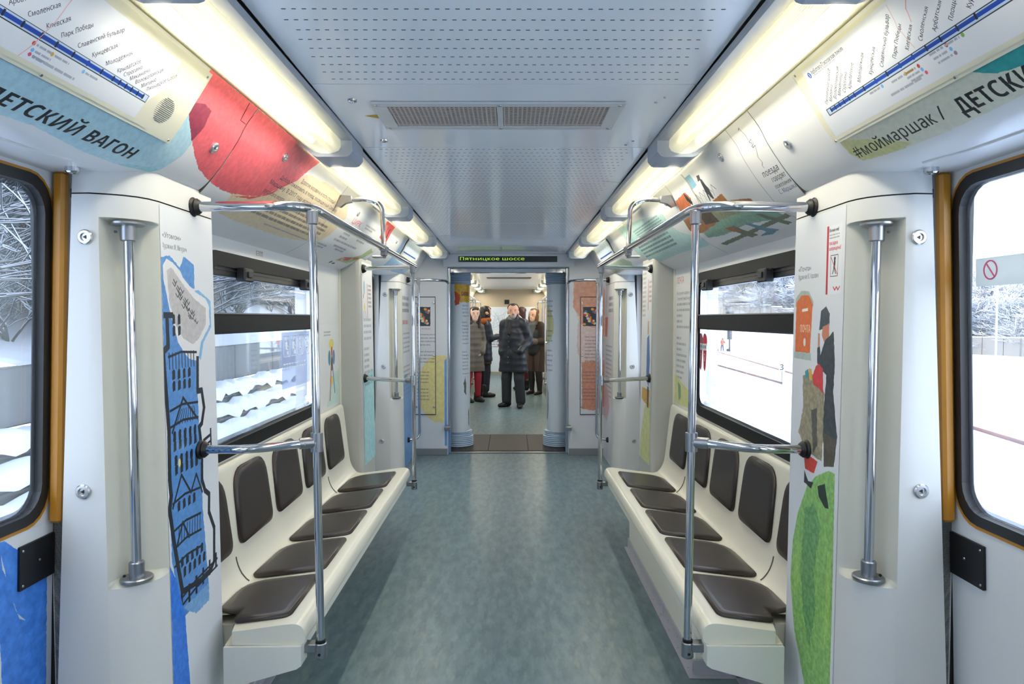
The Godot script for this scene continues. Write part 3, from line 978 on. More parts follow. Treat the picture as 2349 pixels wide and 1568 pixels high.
func route_map(sg: float) -> void:   # the line map in its cream plate over the door
	var side := "left" if sg < 0 else "right"
	var t := thing("route_map_panel", "cream panel with a blue line map of stations, above the %s door" % side, "map", Vector3.ZERO, 0.0)
	var zb := 1.955 if sg < 0 else 1.958
	var mb := MB.new()
	cove_sheet(mb, sg, PD, 0.62, zb, 0.012, 0.24, 0.009)
	for s in [0.012, 0.24]:
		var a := cove_at(sg, PD, zb, s)
		mb.flat(a[0], a[0] + a[1] * 0.009, a[0] + a[1] * 0.009 + P(0, 0, 0.62 - zb), a[0] + P(0, 0, 0.62 - zb), Vector3(0, 1 if s < 0.1 else -1, 0))
	var q0 := cove_at(sg, PD, zb, 0.012); var q1 := cove_at(sg, PD, zb, 0.12); var q2 := cove_at(sg, PD, zb, 0.24)
	mb.flat(q0[0], q0[0] + q0[1] * 0.009, q1[0] + q1[1] * 0.009, q1[0], Vector3(0, 0, -1))
	mb.flat(q1[0], q1[0] + q1[1] * 0.009, q2[0] + q2[1] * 0.009, q2[0], Vector3(0, 0, -1))
	var pl := part(t, "plate", mb, mat(Color(0.86, 0.85, 0.77), 0.4))
	var cv: Cv
	var z0 := 0.64
	var z1 := 1.82 if sg < 0 else 1.93
	if sg < 0: cv = Cv.new(self, z0, z1, 0.02, 0.232, 1500, Color(0.86, 0.85, 0.77))
	else: cv = Cv.new(self, z1, z0, 0.02, 0.232, 1500, Color(0.86, 0.85, 0.77))
	var paper := Color(0.885, 0.895, 0.92)
	var li := Color(0.08, 0.27, 0.66)
	if sg < 0:
		cv.poly([[0.64, .03], [1.44, .036], [1.802, .039], [1.798, .121], [1.756, .176], [1.755, .222], [0.64, .222]], paper, 0.0, 0.0)
		cv.poly([[0.64, .157], [1.757, .157], [1.757, .177], [0.64, .177]], INK, 0.0, 0.0)
		cv.poly([[0.64, .159], [1.755, .159], [1.755, .175], [0.64, .175]], Color(0.75, 0.83, 0.92), 0.0, 0.0)
		cv.poly([[0.64, .1625], [1.74, .1625], [1.74, .1715], [0.64, .1715]], li, 0.0, 0.0)
		var zs := [1.736, 1.711, 1.684, 1.66, 1.634, 1.608, 1.563, 1.513, 1.463, 1.41, 1.366, 1.314, 1.264, 1.214, 1.164]
		for i in zs.size():
			cv.poly([[zs[i] - .0025, .160], [zs[i] + .0025, .160], [zs[i] + .0025, .173], [zs[i] - .0025, .173]], INK, 0.0, 0.0)
			cv.text(STATIONS[i], zs[i] + 0.002, .150, 0.0155, INK, {"turn": 0.72, "wide": 0.9})
		cv.dot(1.513, .166, .006, .006, li)
		for e in [[1.414, .187, Color(0.85, 0.65, 0.1)], [1.366, .199, Color(0.45, 0.72, 0.93)], [1.366, .209, Color(0.86, 0.35, 0.45)], [1.515, .186, Color(0.45, 0.72, 0.93)], [1.36, .186, Color(0.8, 0.3, 0.25)]]:
			cv.dot(e[0], e[1], .0045, .0045, e[2])
			cv.scribble(e[0] + .008, e[1] + .003, 0.045, 0.005, Color(0.4, 0.42, 0.5))
		cv.scribble(1.375, .2135, 0.13, 0.006, Color(0.4, 0.42, 0.5))
		cv.line([[1.345, .222], [1.36, .19], [1.38, .12], [1.40, .03]], 0.002, Color(0.9, 0.66, 0.66))
	else:
		cv.poly([[1.907, .024], [0.64, .024], [0.64, .222], [1.94, .222]], paper, 0.0, 0.0)
		cv.poly([[1.898, .146], [0.64, .146], [0.64, .166], [1.898, .166]], INK, 0.0, 0.0)
		cv.poly([[1.895, .148], [0.64, .148], [0.64, .164], [1.895, .164]], Color(0.75, 0.83, 0.92), 0.0, 0.0)
		cv.poly([[1.88, .1505], [0.64, .1505], [0.64, .1595], [1.88, .1595]], li, 0.0, 0.0)
		var zs := [1.877, 1.853, 1.829, 1.805, 1.779, 1.751, 1.704, 1.65, 1.602, 1.549, 1.50, 1.452, 1.405, 1.353, 1.30]
		for i in zs.size():
			cv.poly([[zs[i] - .0025, .148], [zs[i] + .0025, .148], [zs[i] + .0025, .161], [zs[i] - .0025, .161]], INK, 0.0, 0.0)
			cv.text(STATIONS[i], zs[i], .137, 0.0155, INK, {"turn": 0.72, "wide": 0.9})
		for z in [1.65, 1.549, 1.50]: cv.dot(z, .155, .006, .006, li)
		cv.dot(1.885, .043, .0075, .0075, li)
		cv.text("3", 1.8885, .0475, 0.0125, Color.WHITE, {"bold": true})
		cv.text("Арбатско-Покровская линия", 1.872, .046, 0.0145, INK, {"to": 1.70})
		cv.scribble(1.868, .053, 0.12, 0.005, Color(0.5, 0.52, 0.6))
		for e in [[1.64, .172, Color(0.45, 0.72, 0.93)], [1.548, .176, Color(0.85, 0.65, 0.1)], [1.50, .176, Color(0.8, 0.3, 0.3)], [1.496, .186, Color(0.45, 0.72, 0.93)], [1.49, .196, Color(0.86, 0.35, 0.45)], [1.40, .170, Color(0.86, 0.2, 0.2)], [1.395, .181, Color(0.45, 0.72, 0.93)], [1.39, .192, Color(0.6, 0.5, 0.6)], [1.35, .17, Color(0.5, 0.7, 0.3)]]:
			cv.dot(e[0], e[1], .0045, .0045, e[2])
			cv.scribble(e[0] + .055, e[1] + .003, 0.045, 0.005, Color(0.4, 0.42, 0.5))
		cv.scribble(1.63, .204, 0.12, 0.006, Color(0.4, 0.42, 0.5))
		cv.line([[1.49, .03], [1.50, .08], [1.48, .14]], 0.002, Color(0.86, 0.7, 0.72))
		cv.line([[1.42, .03], [1.45, .06], [1.455, .09]], 0.002, Color(0.86, 0.55, 0.6))
	mb = MB.new()
	cove_sheet(mb, sg, PD, z0, z1, 0.02, 0.232, 0.0097, (z0 - cv.z0) / (cv.z1 - cv.z0), (z1 - cv.z0) / (cv.z1 - cv.z0), 0.0, 1.0)
	part(t, "map_sheet", mb, tex_mat(cv.img, 0.3))
	if sg < 0:   # slots of the loudspeaker
		mb = MB.new()
		for k in 15:
			var d := (k - 7.0) / 7.6
			var hw := sqrt(1.0 - d * d) * 0.040
			var s := 0.168 + d * 0.036
			var a := cove_at(sg, PD, 1.845 - hw, s); var b := cove_at(sg, PD, 1.845 + hw, s)
			tube(mb, [a[0] + a[1] * 0.009, b[0] + b[1] * 0.009], 0.00095, 5)
		part(t, "speaker_grille", mb, mat(Color(0.2, 0.2, 0.2), 0.6), "round grille of dark parallel slots")
	for e in ([[1.941, .028], [1.941, .232], [1.422, .234]] if sg < 0 else [[1.945, .02], [1.945, .232], [1.43, .234]]):
		var c := cove_at(sg, PD, e[0], e[1])
		mb = MB.new()
		lathe(mb, c[0] + c[1] * 0.0085, c[1], [[0.0042, 0.0], [0.0035, 0.002], [0.0, 0.0024]], 10)
		part(t, "screw", mb, steel)

func far_map(sg: float) -> void:
	var side := "left" if sg < 0 else "right"
	var t := thing("route_map_panel", "small far route map panel by the gangway, %s cove" % side, "map")
	var cv: Cv
	if sg < 0: cv = Cv.new(self, 5.82, 6.70, 0.01, 0.19, 400, Color(0.87, 0.86, 0.76))
	else: cv = Cv.new(self, 6.70, 5.82, 0.01, 0.19, 400, Color(0.87, 0.86, 0.76))
	cv.poly([[5.85, .03], [6.66, .03], [6.66, .17], [5.85, .17]], Color(0.80, 0.86, 0.93), 0.0, 0.0)
	cv.poly([[5.88, .142], [6.60, .142], [6.60, .154], [5.88, .154]], Color(0.1, 0.27, 0.6), 0.0, 0.0)
	for i in 16: cv.poly([[5.92 + .042 * i, .06 + .02 * (i % 3)], [5.932 + .042 * i, .06 + .02 * (i % 3)], [5.932 + .042 * i, .135], [5.92 + .042 * i, .135]], Color(0.66, 0.72, 0.8), 0.0, 0.0)
	var mb := MB.new()
	cove_sheet(mb, sg, PD, 5.82, 6.70, 0.01, 0.19, 0.008, 0.0 if sg < 0 else 1.0, 1.0 if sg < 0 else 0.0)
	part(t, "plate", mb, tex_mat(cv.img, 0.35))

# ---------------------------------------------------------------- lamps
func lamps(sg: float) -> void:
	var side := "left" if sg < 0 else "right"
	var diff := clear(Color(0.97, 0.95, 0.84), 0.5, 0.25)
	diff.emission_enabled = true; diff.emission = Color(1.0, 0.955, 0.78); diff.emission_energy_multiplier = 0.1
	var tubes := glow(Color(1.0, 0.985, 0.93), 0.7)
	var ordn := ["behind the camera", "nearest the camera", "second along the row", "third along the row", "fourth along the row, by the gangway"]
	for i in CAPS.size() - 1:
		var za: float = CAPS[i]
		var zb: float = CAPS[i + 1] - 0.19
		var t := thing("ceiling_lamp", "long fluorescent ceiling lamp of the %s row, %s" % [side, ordn[i]], "lamp", Vector3.ZERO, 0.0, "fluorescent lamps along the ceiling")
		var dy := cy(zb) - cy(2.9)
		var f := func(x, y, z): return P(sg * x, y + dy, z)
		var mb := MB.new()
		box(mb, f.call(0.655, 2.15, za), f.call(0.825, 2.165, zb + 0.19), 0.002)
		part(t, "housing", mb, mat(Color(0.93, 0.93, 0.9), 0.3))
		mb = MB.new()
		box(mb, f.call(0.603, 2.142, za), f.call(0.652, 2.166, zb + 0.19), 0.004)
		part(t, "side_rail", mb, mat(Color(0.72, 0.74, 0.77), 0.3, 0.5))
		mb = MB.new()
		var pr := [[.652, 2.150], [.650, 2.118], [.658, 2.102], [.675, 2.094], [.70, 2.09], [.73, 2.091], [.755, 2.098], [.785, 2.117], [.818, 2.142]]
		var g := []
		for e in pr:
			var row := []
			for j in 3: row.append(f.call(e[0], e[1], lerpf(za, zb, j / 2.0)))
			g.append(row)
		sheet(mb, g, Vector3(0, -1, 0))
		part(t, "diffuser", mb, diff)
		mb = MB.new()   # fine ribs of the prismatic side
		for k in 12:
			var rp := Vector2(0.652, 2.121).lerp(Vector2(0.69, 2.092), k / 11.0) + Vector2(-0.004, -0.005) * sin(PI * k / 11.0)
			tube(mb, [f.call(rp.x, rp.y, za), f.call(rp.x, rp.y, zb)], 0.0012, 5, false)
		var ribs := part(t, "diffuser_ribs", mb, diff)
		ribs.set_meta("kind", "stuff")
		for x in [0.682, 0.752]:
			mb = MB.new()
			tube(mb, [f.call(x, 2.131, za + 0.05), f.call(x, 2.131, zb - 0.05)], 0.0125, 10)
			part(t, "lamp_tube", mb, tubes)
		mb = MB.new()
		var ol := [Vector2(.604, 2.158), Vector2(.604, 2.10), Vector2(.618, 2.082), Vector2(.63, 2.078), Vector2(.745, 2.078), Vector2(.762, 2.084), Vector2(.825, 2.14), Vector2(.825, 2.158)]
		prism(mb, ol, func(x, y, d): return f.call(x, y, d), zb, zb + 0.19)
		part(t, "end_cap", mb, greyplastic, "blue-grey plastic end cap")
		var al := AreaLight3D.new()
		al.name = "lamp_light"
		al.area_size = Vector2(0.04, zb - za - 0.12)
		al.light_energy = 0.52
		al.light_color = Color(1.0, 0.975, 0.915)
		al.shadow_enabled = true
		al.set("area_range", 12.0)
		t.add_child(al)
		al.position = f.call(0.752, 2.113, 0.5 * (za + zb))
		al.rotation = Vector3(-PI / 2, 0, 0)

# ---------------------------------------------------------------- door pillars and partitions
const PLAN := [[1.236, 1.97], [1.233, 1.906], [1.16, 1.902], [1.12, 1.91], [1.09, 1.92], [1.06, 1.938], [1.035, 1.964], [1.02, 1.997], [1.013, 2.04], [1.013, 2.22], [1.013, 2.40], [1.02, 2.413], [1.035, 2.42], [1.18, 2.425]]
const NICHE := [[1.236, 1.97], [1.233, 1.906], [1.16, 1.902], [1.12, 1.91], [1.113, 1.955], [1.104, 1.995], [1.085, 2.012], [1.04, 2.022], [1.013, 2.04], [1.013, 2.22], [1.013, 2.40], [1.02, 2.413], [1.035, 2.42], [1.18, 2.425]]

const LEAN := [-0.05, -0.05, -0.02, 0.005, 0.012]

func pillar_rows(sg: float, dz: float, rows: Array, zend: float) -> Array:
	var g := []
	for r in rows:
		var row := []
		var pl: Array = NICHE if r[1] else PLAN
		for i in pl.size():
			var z: float = pl[i][1] + dz
			if zend > 0.0 and i >= 10: z = zend
			row.append(P(sg * (pl[i][0] + LEAN[mini(i, 4)] * (r[0] - 1.0)), r[0], z))
		g.append(row)
	return g

func door_pillar(sg: float, dz: float, label: String, zend := -1.0) -> Node3D:
	var t := thing("door_pillar", label, "pillar")
	var mb := MB.new()
	var ys := [0.0, 0.35, 0.672, 1.2, 1.722, 1.784]
	var full := pillar_rows(sg, dz, ys.map(func(y): return [y, false]), zend)
	sheet(mb, cut(full, 0, 2), Vector3(0, 0, 1))
	sheet(mb, cut(full, 1, 4), Vector3(0, 0, 1))
	sheet(mb, cut(full, 8, 14), Vector3(-sg, 0, 0))
	for rows in [[[0.0, false], [0.35, false], [0.672, false]], [[1.722, false], [1.784, false]]]:
		sheet(mb, cut(pillar_rows(sg, dz, rows, zend), 3, 9), Vector3(-sg, 0, 1))
	part(t, "body", mb, mat(Color(0.82, 0.825, 0.82), 0.38))
	mb = MB.new()   # the niche for the grab bar, in an older cream plastic
	sheet(mb, cut(pillar_rows(sg, dz, [[0.69, true], [1.2, true], [1.716, true]], zend), 3, 9), Vector3(-sg, 0, 1))
	for e in [[0.672, 0.69], [1.722, 1.716]]:
		var g2 := [cut(pillar_rows(sg, dz, [[e[0], false]], zend), 3, 9)[0], cut(pillar_rows(sg, dz, [[e[1], true]], zend), 3, 9)[0]]
		sheet(mb, g2, Vector3(0, 1 if e[0] < 1.0 else -1, 0))
	part(t, "niche", mb, mat(Color(0.80, 0.80, 0.755), 0.42))
	mb = MB.new()
	sheet(mb, pillar_rows(sg, dz, [[1.788, false], [1.84, false], [1.90, false]], zend), Vector3(-sg, 0, 0.6))
	part(t, "top_cover", mb, mat(Color(0.82, 0.825, 0.82), 0.38))
	mb = MB.new()
	var pl := []
	for i in PLAN.size(): pl.append(PLAN[i])
	var g := []
	for y in [1.775, 1.80]:
		var row := []
		for i in range(1, pl.size()): row.append(P(sg * (pl[i][0] + 0.005 + LEAN[mini(i, 4)] * (y - 1.0)), y, pl[i][1] + dz + 0.003))
		g.append(row)
	sheet(mb, g, Vector3(-sg, 0, 0.6))
	part(t, "seam", mb, black)
	for y in ([1.665, 0.955] if dz < 1.0 else [1.665, 0.985, 0.28]):
		lock(t, P(sg * (1.163 - 0.03 * (y - 1.4)), y, 1.902 + dz), Vector3(0, 0, 1), 0.021)
	# the grab bar in its niche
	var r := part(t, "grab_bar", tubed([P(sg * 1.062, 0.72, 1.958 + dz), P(sg * 1.068, 1.70, 1.958 + dz)], 0.0135), chrome)
	for e in [[0.685, 1.0, 1.062], [1.712, -1.0, 1.068]]:
		mb = MB.new()
		lathe(mb, P(sg * e[2], e[0], 1.958 + dz), Vector3(0, e[1], 0), [[0.044, 0.0], [0.044, 0.006], [0.040, 0.009], [0.021, 0.010], [0.021, 0.05], [0.018, 0.053], [0.0135, 0.053]], 20)
		part(r, "flange", mb, steel, "oval steel flange with socket")
		mb = MB.new()
		lathe(mb, P(sg * e[2], e[0] + e[1] * 0.033, 1.979 - 0.042 + dz), Vector3(0, 0, 1), [[0.004, 0.04], [0.004, 0.044], [0.0, 0.044]], 8)
		part(r, "set_screw", mb, black)
	return t

func cut(g: Array, a: int, b: int) -> Array:
	return g.map(func(r): return r.slice(a, b))

func tubed(pts: Array, r: float, seg := 12) -> MB:
	var mb := MB.new()
	tube(mb, pts, r, seg)
	return mb

func film(t: Node, sg: float, x: float, z0: float, z1: float, y0: float, y1: float, cv: Cv, lean := 0.0) -> void:   # printed film on a face that looks across the aisle
	var mb := MB.new()
	var ua := (z0 - cv.z0) / (cv.z1 - cv.z0); var ub := (z1 - cv.z0) / (cv.z1 - cv.z0)
	var q := func(y, z): return P(sg * (x - 0.0012 + lean * (y - 1.0)), y, z)
	mb.quad(q.call(y1, z0), q.call(y1, z1), q.call(y0, z1), q.call(y0, z0), Vector3(-sg, 0, 0), Vector2(ua, 0), Vector2(ub, 0), Vector2(ub, 1), Vector2(ua, 1))
	part(t, "printed_film", mb, tex_mat(cv.img, 0.35))

func pillars() -> void:
	var t := door_pillar(-1.0, 0.0, "white door pillar with a blue painted tower print, beside the left bench")
	var cv := Cv.new(self, 2.042, 2.398, 1.84, 0.0, 1050, Color(0.86, 0.875, 0.895))
	tower_print(cv)
	film(t, -1.0, 1.013, 2.042, 2.398, 0.0, 1.778, _crop(cv, 1.778), 0.012)
	t = door_pillar(1.0, 0.0, "white door pillar with an orange letter box and green hill print, beside the right bench")
	cv = Cv.new(self, 2.398, 2.042, 1.778, 0.0, 1050, Color(0.86, 0.875, 0.895))
	post_print(cv)
	film(t, 1.0, 1.013, 2.042, 2.398, 0.0, 1.778, cv, 0.012)
	for sg in [-1.0, 1.0]:
		t = door_pillar(sg, 4.53, "far white door pillar by the gangway wall with a %s print, %s side" % ["blue" if sg < 0 else "pale lilac", "left" if sg < 0 else "right"], 7.16)
		cv = Cv.new(self, 6.58, 7.15, 1.778, 0.0, 380, Color(0.86, 0.87, 0.89)) if sg < 0 else Cv.new(self, 7.15, 6.58, 1.778, 0.0, 380, Color(0.86, 0.87, 0.89))
		if sg < 0:
			cv.poly([[6.58, 0.85], [6.7, 0.9], [7.15, 0.75], [7.15, 0.0], [6.58, 0.0]], Color(0.42, 0.62, 0.85), 2.0, 0.1)
			for i in 3: cv.scribble(6.60, 1.62 - 0.06 * i, 0.4, 0.035, Color(0.3, 0.33, 0.4))
			cv.scribble(6.60, 1.38, 0.35, 0.04, Color(0.75, 0.2, 0.22))
			for i in 12: cv.scribble(6.61, 1.28 - 0.045 * i - (0.1 if i > 4 else 0.0), 0.42, 0.018, Color(0.4, 0.42, 0.5))
		else:
			cv.poly([[7.15, 1.45], [6.95, 1.45], [6.98, 1.25], [7.15, 1.25]], Color(0.80, 0.47, 0.38), 2.0, 0.08)
			for i in 3: cv.scribble(6.90, 1.62 - 0.06 * i, 0.28, 0.035, Color(0.3, 0.33, 0.4))
			for i in 12: cv.scribble(7.05, 1.15 - 0.045 * i, 0.4, 0.018, Color(0.4, 0.42, 0.5))
			cv.poly([[7.15, 0.75], [6.85, 0.72], [6.75, 0.55], [6.9, 0.4], [7.15, 0.42]], Color(0.85, 0.72, 0.76), 3.0, 0.06)
		film(t, sg, 1.013, 6.58, 7.15, 0.0, 1.778, cv, 0.012)
		# partition at the far end of the bench
		t = thing("bench_partition", "cream partition between the far end of the %s bench and the doorway" % ("left" if sg < 0 else "right"), "partition")
		var mb := MB.new()
		var pl := [[1.18, 4.762], [1.05, 4.760], [1.025, 4.765], [1.016, 4.78], [1.013, 4.80], [1.013, 5.0], [1.013, 5.16], [1.03, 5.20], [1.08, 5.225], [1.26, 5.24]]
		var g := []
		for y in [0.0, 0.42, 0.55, 1.0, 1.90]:
			var row := []
			for i in pl.size():
				var bz := 0.03 * clampf((0.62 - y) / 0.3, 0.0, 1.0) if i < 4 else 0.0
				row.append(P(sg * (pl[i][0] + 0.012 * (y - 1.0)), y, pl[i][1] - bz * 0.5))
			g.append(row)
		sheet(mb, g, Vector3(-sg, 0, 0.6))
		part(t, "body", mb, mat(Color(0.70, 0.705, 0.685), 0.42))
		mb = MB.new()
		box(mb, P(sg * 1.158, 0.84, 4.745), P(sg * 1.172, 1.78, 4.765), 0.003)
		part(t, "corner_strip", mb, cream)
		cv = Cv.new(self, 4.80, 5.165, 1.84, 0.40, 500, Color(0.86, 0.87, 0.88)) if sg < 0 else Cv.new(self, 5.165, 4.80, 1.84, 0.40, 500, Color(0.86, 0.87, 0.88))
		if sg < 0:
			cv.poly([[4.80, 1.03], [5.165, 1.06], [5.165, 0.40], [4.80, 0.40]], Color(0.64, 0.83, 0.85), 2.0, 0.12)
			for i in 4: cv.scribble(4.84, 1.42 - 0.045 * i, 0.26, 0.02, Color(0.42, 0.43, 0.47))
			for i in 7: cv.scribble(4.84, 1.21 - 0.042 * i, 0.17 if i < 4 else 0.28, 0.02, Color(0.42, 0.43, 0.47))
			for e in [[4.88, 1.66, .03, .05, Color(0.55, 0.7, 0.78)], [4.88, 1.52, .022, .03, Color(0.85, 0.78, 0.35)], [4.85, 1.60, .01, .02, Color(0.72, 0.25, 0.25)]]: cv.dot(e[0], e[1], e[2], e[3], e[4])
			cv.line([[4.86, 1.49], [4.85, 1.44]], 0.008, INK)
			cv.line([[4.91, 1.49], [4.92, 1.44]], 0.008, INK)
			cv.poly([[4.97, 1.69], [4.985, 1.69], [4.985, 1.44], [4.97, 1.44]], Color(0.72, 0.2, 0.22), 0.0, 0.0)
			for i in 6: cv.scribble(5.01, 1.67 - 0.03 * i, 0.11, 0.016, Color(0.35, 0.2, 0.22))
		else:
			cv.poly([[5.0, 0.80], [4.80, 0.85], [4.80, 0.40], [5.165, 0.40], [5.10, 0.60]], Color(0.78, 0.80, 0.55), 2.0, 0.12)
			cv.poly([[4.95, 1.30], [4.88, 1.33], [4.84, 1.15], [4.87, 0.95], [4.96, 1.0]], Color(0.23, 0.42, 0.68), 1.5, 0.12)
			cv.poly([[4.94, 1.42], [4.89, 1.42], [4.89, 1.33], [4.94, 1.32]], Color(0.75, 0.62, 0.5), 1.0, 0.1)
			cv.poly([[5.10, 0.93], [4.82, 0.93], [4.84, 0.80], [5.12, 0.84]], Color(0.80, 0.62, 0.25), 1.5, 0.12)
			cv.poly([[4.92, 0.95], [4.86, 0.95], [4.87, 0.80], [4.91, 0.80]], Color(0.2, 0.24, 0.26), 1.0, 0.08)
			for i in 10: cv.scribble(5.14, 1.76 - 0.034 * i, 0.12, 0.018, Color(0.5, 0.48, 0.42))
			cv.poly([[4.945, 1.72], [4.93, 1.72], [4.93, 1.50], [4.945, 1.50]], Color(0.72, 0.2, 0.22), 0.0, 0.0)
			for i in 5: cv.scribble(4.91, 1.69 - 0.034 * i, 0.09, 0.016, Color(0.5, 0.3, 0.3))
		film(t, sg, 1.013, 4.80, 5.165, 0.40, 1.84, cv, 0.012)

func _crop(cv: Cv, top: float) -> Cv:   # the canvas below a height
	var rows := int((cv.t0 - top) / (cv.t0 - cv.t1) * cv.h)
	cv.img = cv.img.get_region(Rect2i(0, rows, cv.w, cv.h - rows))
	return cv

func tower_print(cv: Cv) -> void:
	var bl := Color(0.33, 0.55, 0.80)
	var ink := Color(0.10, 0.14, 0.19)
	cv.text("«Угомон»", 2.054, 1.684, 0.023, Color(0.3, 0.3, 0.33), {"wide": 1.15})
	cv.text("Художник М. Митурич", 2.054, 1.652, 0.023, Color(0.3, 0.3, 0.33), {"to": 2.205})
	# sky wash, the pale spiral cloud and the tower
	cv.poly([[2.043, 1.621], [2.094, 1.633], [2.158, 1.60], [2.185, 1.637], [2.254, 1.615], [2.254, 1.536], [2.20, 1.55], [2.13, 1.585], [2.10, 1.45], [2.134, 1.363], [2.20, 1.31], [2.262, 1.30], [2.256, 1.19], [2.27, 0.80], [2.30, 0.52], [2.118, 0.50], [2.055, 0.70], [2.05, 1.30], [2.043, 1.36]], bl, 2.0, 0.10)
	cv.poly([[2.25, 1.53], [2.27, 1.51], [2.35, 1.49], [2.362, 1.42], [2.297, 1.38], [2.27, 1.31], [2.285, 1.30], [2.31, 1.36], [2.372, 1.41], [2.372, 1.50], [2.28, 1.535]], Color(0.50, 0.70, 0.86), 1.0, 0.08)
	cv.poly([[2.051, 1.599], [2.075, 1.62], [2.113, 1.612], [2.158, 1.59], [2.182, 1.565], [2.246, 1.53], [2.337, 1.505], [2.36, 1.48], [2.352, 1.41], [2.29, 1.36], [2.26, 1.307], [2.195, 1.316], [2.134, 1.363], [2.097, 1.436], [2.054, 1.558]], Color(0.885, 0.885, 0.89), 1.5, 0.02)
	cv.poly([[2.075, 1.585], [2.10, 1.598], [2.13, 1.58], [2.17, 1.55], [2.26, 1.50], [2.335, 1.475], [2.33, 1.42], [2.28, 1.375], [2.23, 1.355], [2.17, 1.375], [2.12, 1.42], [2.085, 1.49]], Color(0.74, 0.73, 0.735), 2.0, 0.08)
	for i in 26:
		var f := i / 26.0
		var z := 2.115 + f * 0.13 + 0.016 * sin(i * 2.3)
		var y := 1.55 - f * 0.115 + 0.010 * cos(i * 3.1)
		cv.line([[z, y], [z + 0.012, y - 0.012], [z + 0.02, y - 0.004]], 0.0035, Color(0.18, 0.2, 0.22))
	# outline
	cv.line([[2.052, 1.45], [2.10, 1.45]], 0.0182, ink)
	cv.line([[2.068, 1.45], [2.07, 1.355], [2.04, 1.34], [2.046, 1.26], [2.06, 1.10], [2.056, 0.95], [2.062, 0.90], [2.05, 0.86], [2.07, 0.76], [2.085, 0.70], [2.115, 0.585]], 0.0208, ink)
	cv.line([[2.262, 1.31], [2.256, 1.20], [2.285, 1.20], [2.30, 1.14], [2.28, 1.09], [2.26, 1.08], [2.275, 1.0], [2.27, 0.90], [2.29, 0.86], [2.32, 0.84], [2.315, 0.78], [2.352, 0.715], [2.345, 0.60], [2.32, 0.58], [2.24, 0.572], [2.115, 0.585]], 0.0182, ink)
	cv.line([[2.29, 1.03], [2.34, 1.04]], 0.0104, ink)
	cv.line([[2.30, 1.01], [2.345, 1.02]], 0.0078, ink)
	cv.line([[2.345, 1.06], [2.345, 1.0]], 0.0104, ink)
	for y in [1.335, 1.17, 1.12, 0.885, 0.80, 0.745, 0.69]:
		cv.line([[2.07, y - 0.012], [2.15, y], [2.255, y - 0.006]], 0.0078, ink)
	for e in [[2.08, 1.09, 2.155, 1.19, 2.25, 1.11], [2.07, 0.86, 2.13, 0.95, 2.19, 0.88], [2.19, 0.88, 2.23, 0.93, 2.27, 0.86], [2.09, 0.74, 2.13, 0.80, 2.17, 0.74]]:
		cv.line([[e[0], e[1]], [e[2], e[3]], [e[4], e[5]]], 0.0091, ink)
	for i in 9:
		cv.line([[2.09 + 0.018 * i, 1.11], [2.13 + 0.012 * i, 1.155]], 0.0039, ink)
		cv.line([[2.10 + 0.018 * i, 0.745], [2.105 + 0.018 * i, 0.79]], 0.0039, ink)
		cv.line([[2.075 + 0.02 * i, 1.335], [2.075 + 0.02 * i, 1.285]], 0.0052, ink)
	for r in [[1.42, 2, 2.10], [1.385, 2, 2.10], [1.25, 4, 2.09], [1.215, 4, 2.09], [1.06, 5, 2.085], [1.03, 5, 2.085], [0.985, 5, 2.09], [0.955, 5, 2.09], [0.84, 4, 2.10], [0.66, 5, 2.11], [0.625, 5, 2.125]]:
		for i in r[1]:
			var z: float = r[2] + 0.034 * i
			cv.poly([[z, r[0]], [z + 0.017, r[0] + 0.004], [z + 0.018, r[0] + 0.030], [z + 0.008, r[0] + 0.034], [z, r[0] + 0.026]], ink, 1.2, 0.0)
	cv.dot(2.12, 0.99, 0.008, 0.014, Color(0.9, 0.85, 0.55))
	cv.line([[2.105, 0.565], [2.20, 0.585], [2.37, 0.60]], 0.0078, ink)
	cv.line([[2.10, 0.54], [2.20, 0.56], [2.37, 0.575]], 0.0078, ink)
	for i in 6: cv.line([[2.11 + 0.05 * i, 0.58 + 0.008 * i], [2.108 + 0.05 * i, 0.52 + 0.012 * i]], 0.0130, ink)
	cv.poly([[2.118, 0.53], [2.30, 0.54], [2.30, 0.483], [2.204, 0.476]], Color(0.47, 0.66, 0.84), 3.0, 0.1)
	cv.poly([[2.043, 0.691], [2.076, 0.64], [2.127, 0.51], [2.148, 0.276], [2.15, 0.0], [2.043, 0.0]], Color(0.18, 0.47, 0.87), 1.0, 0.16)

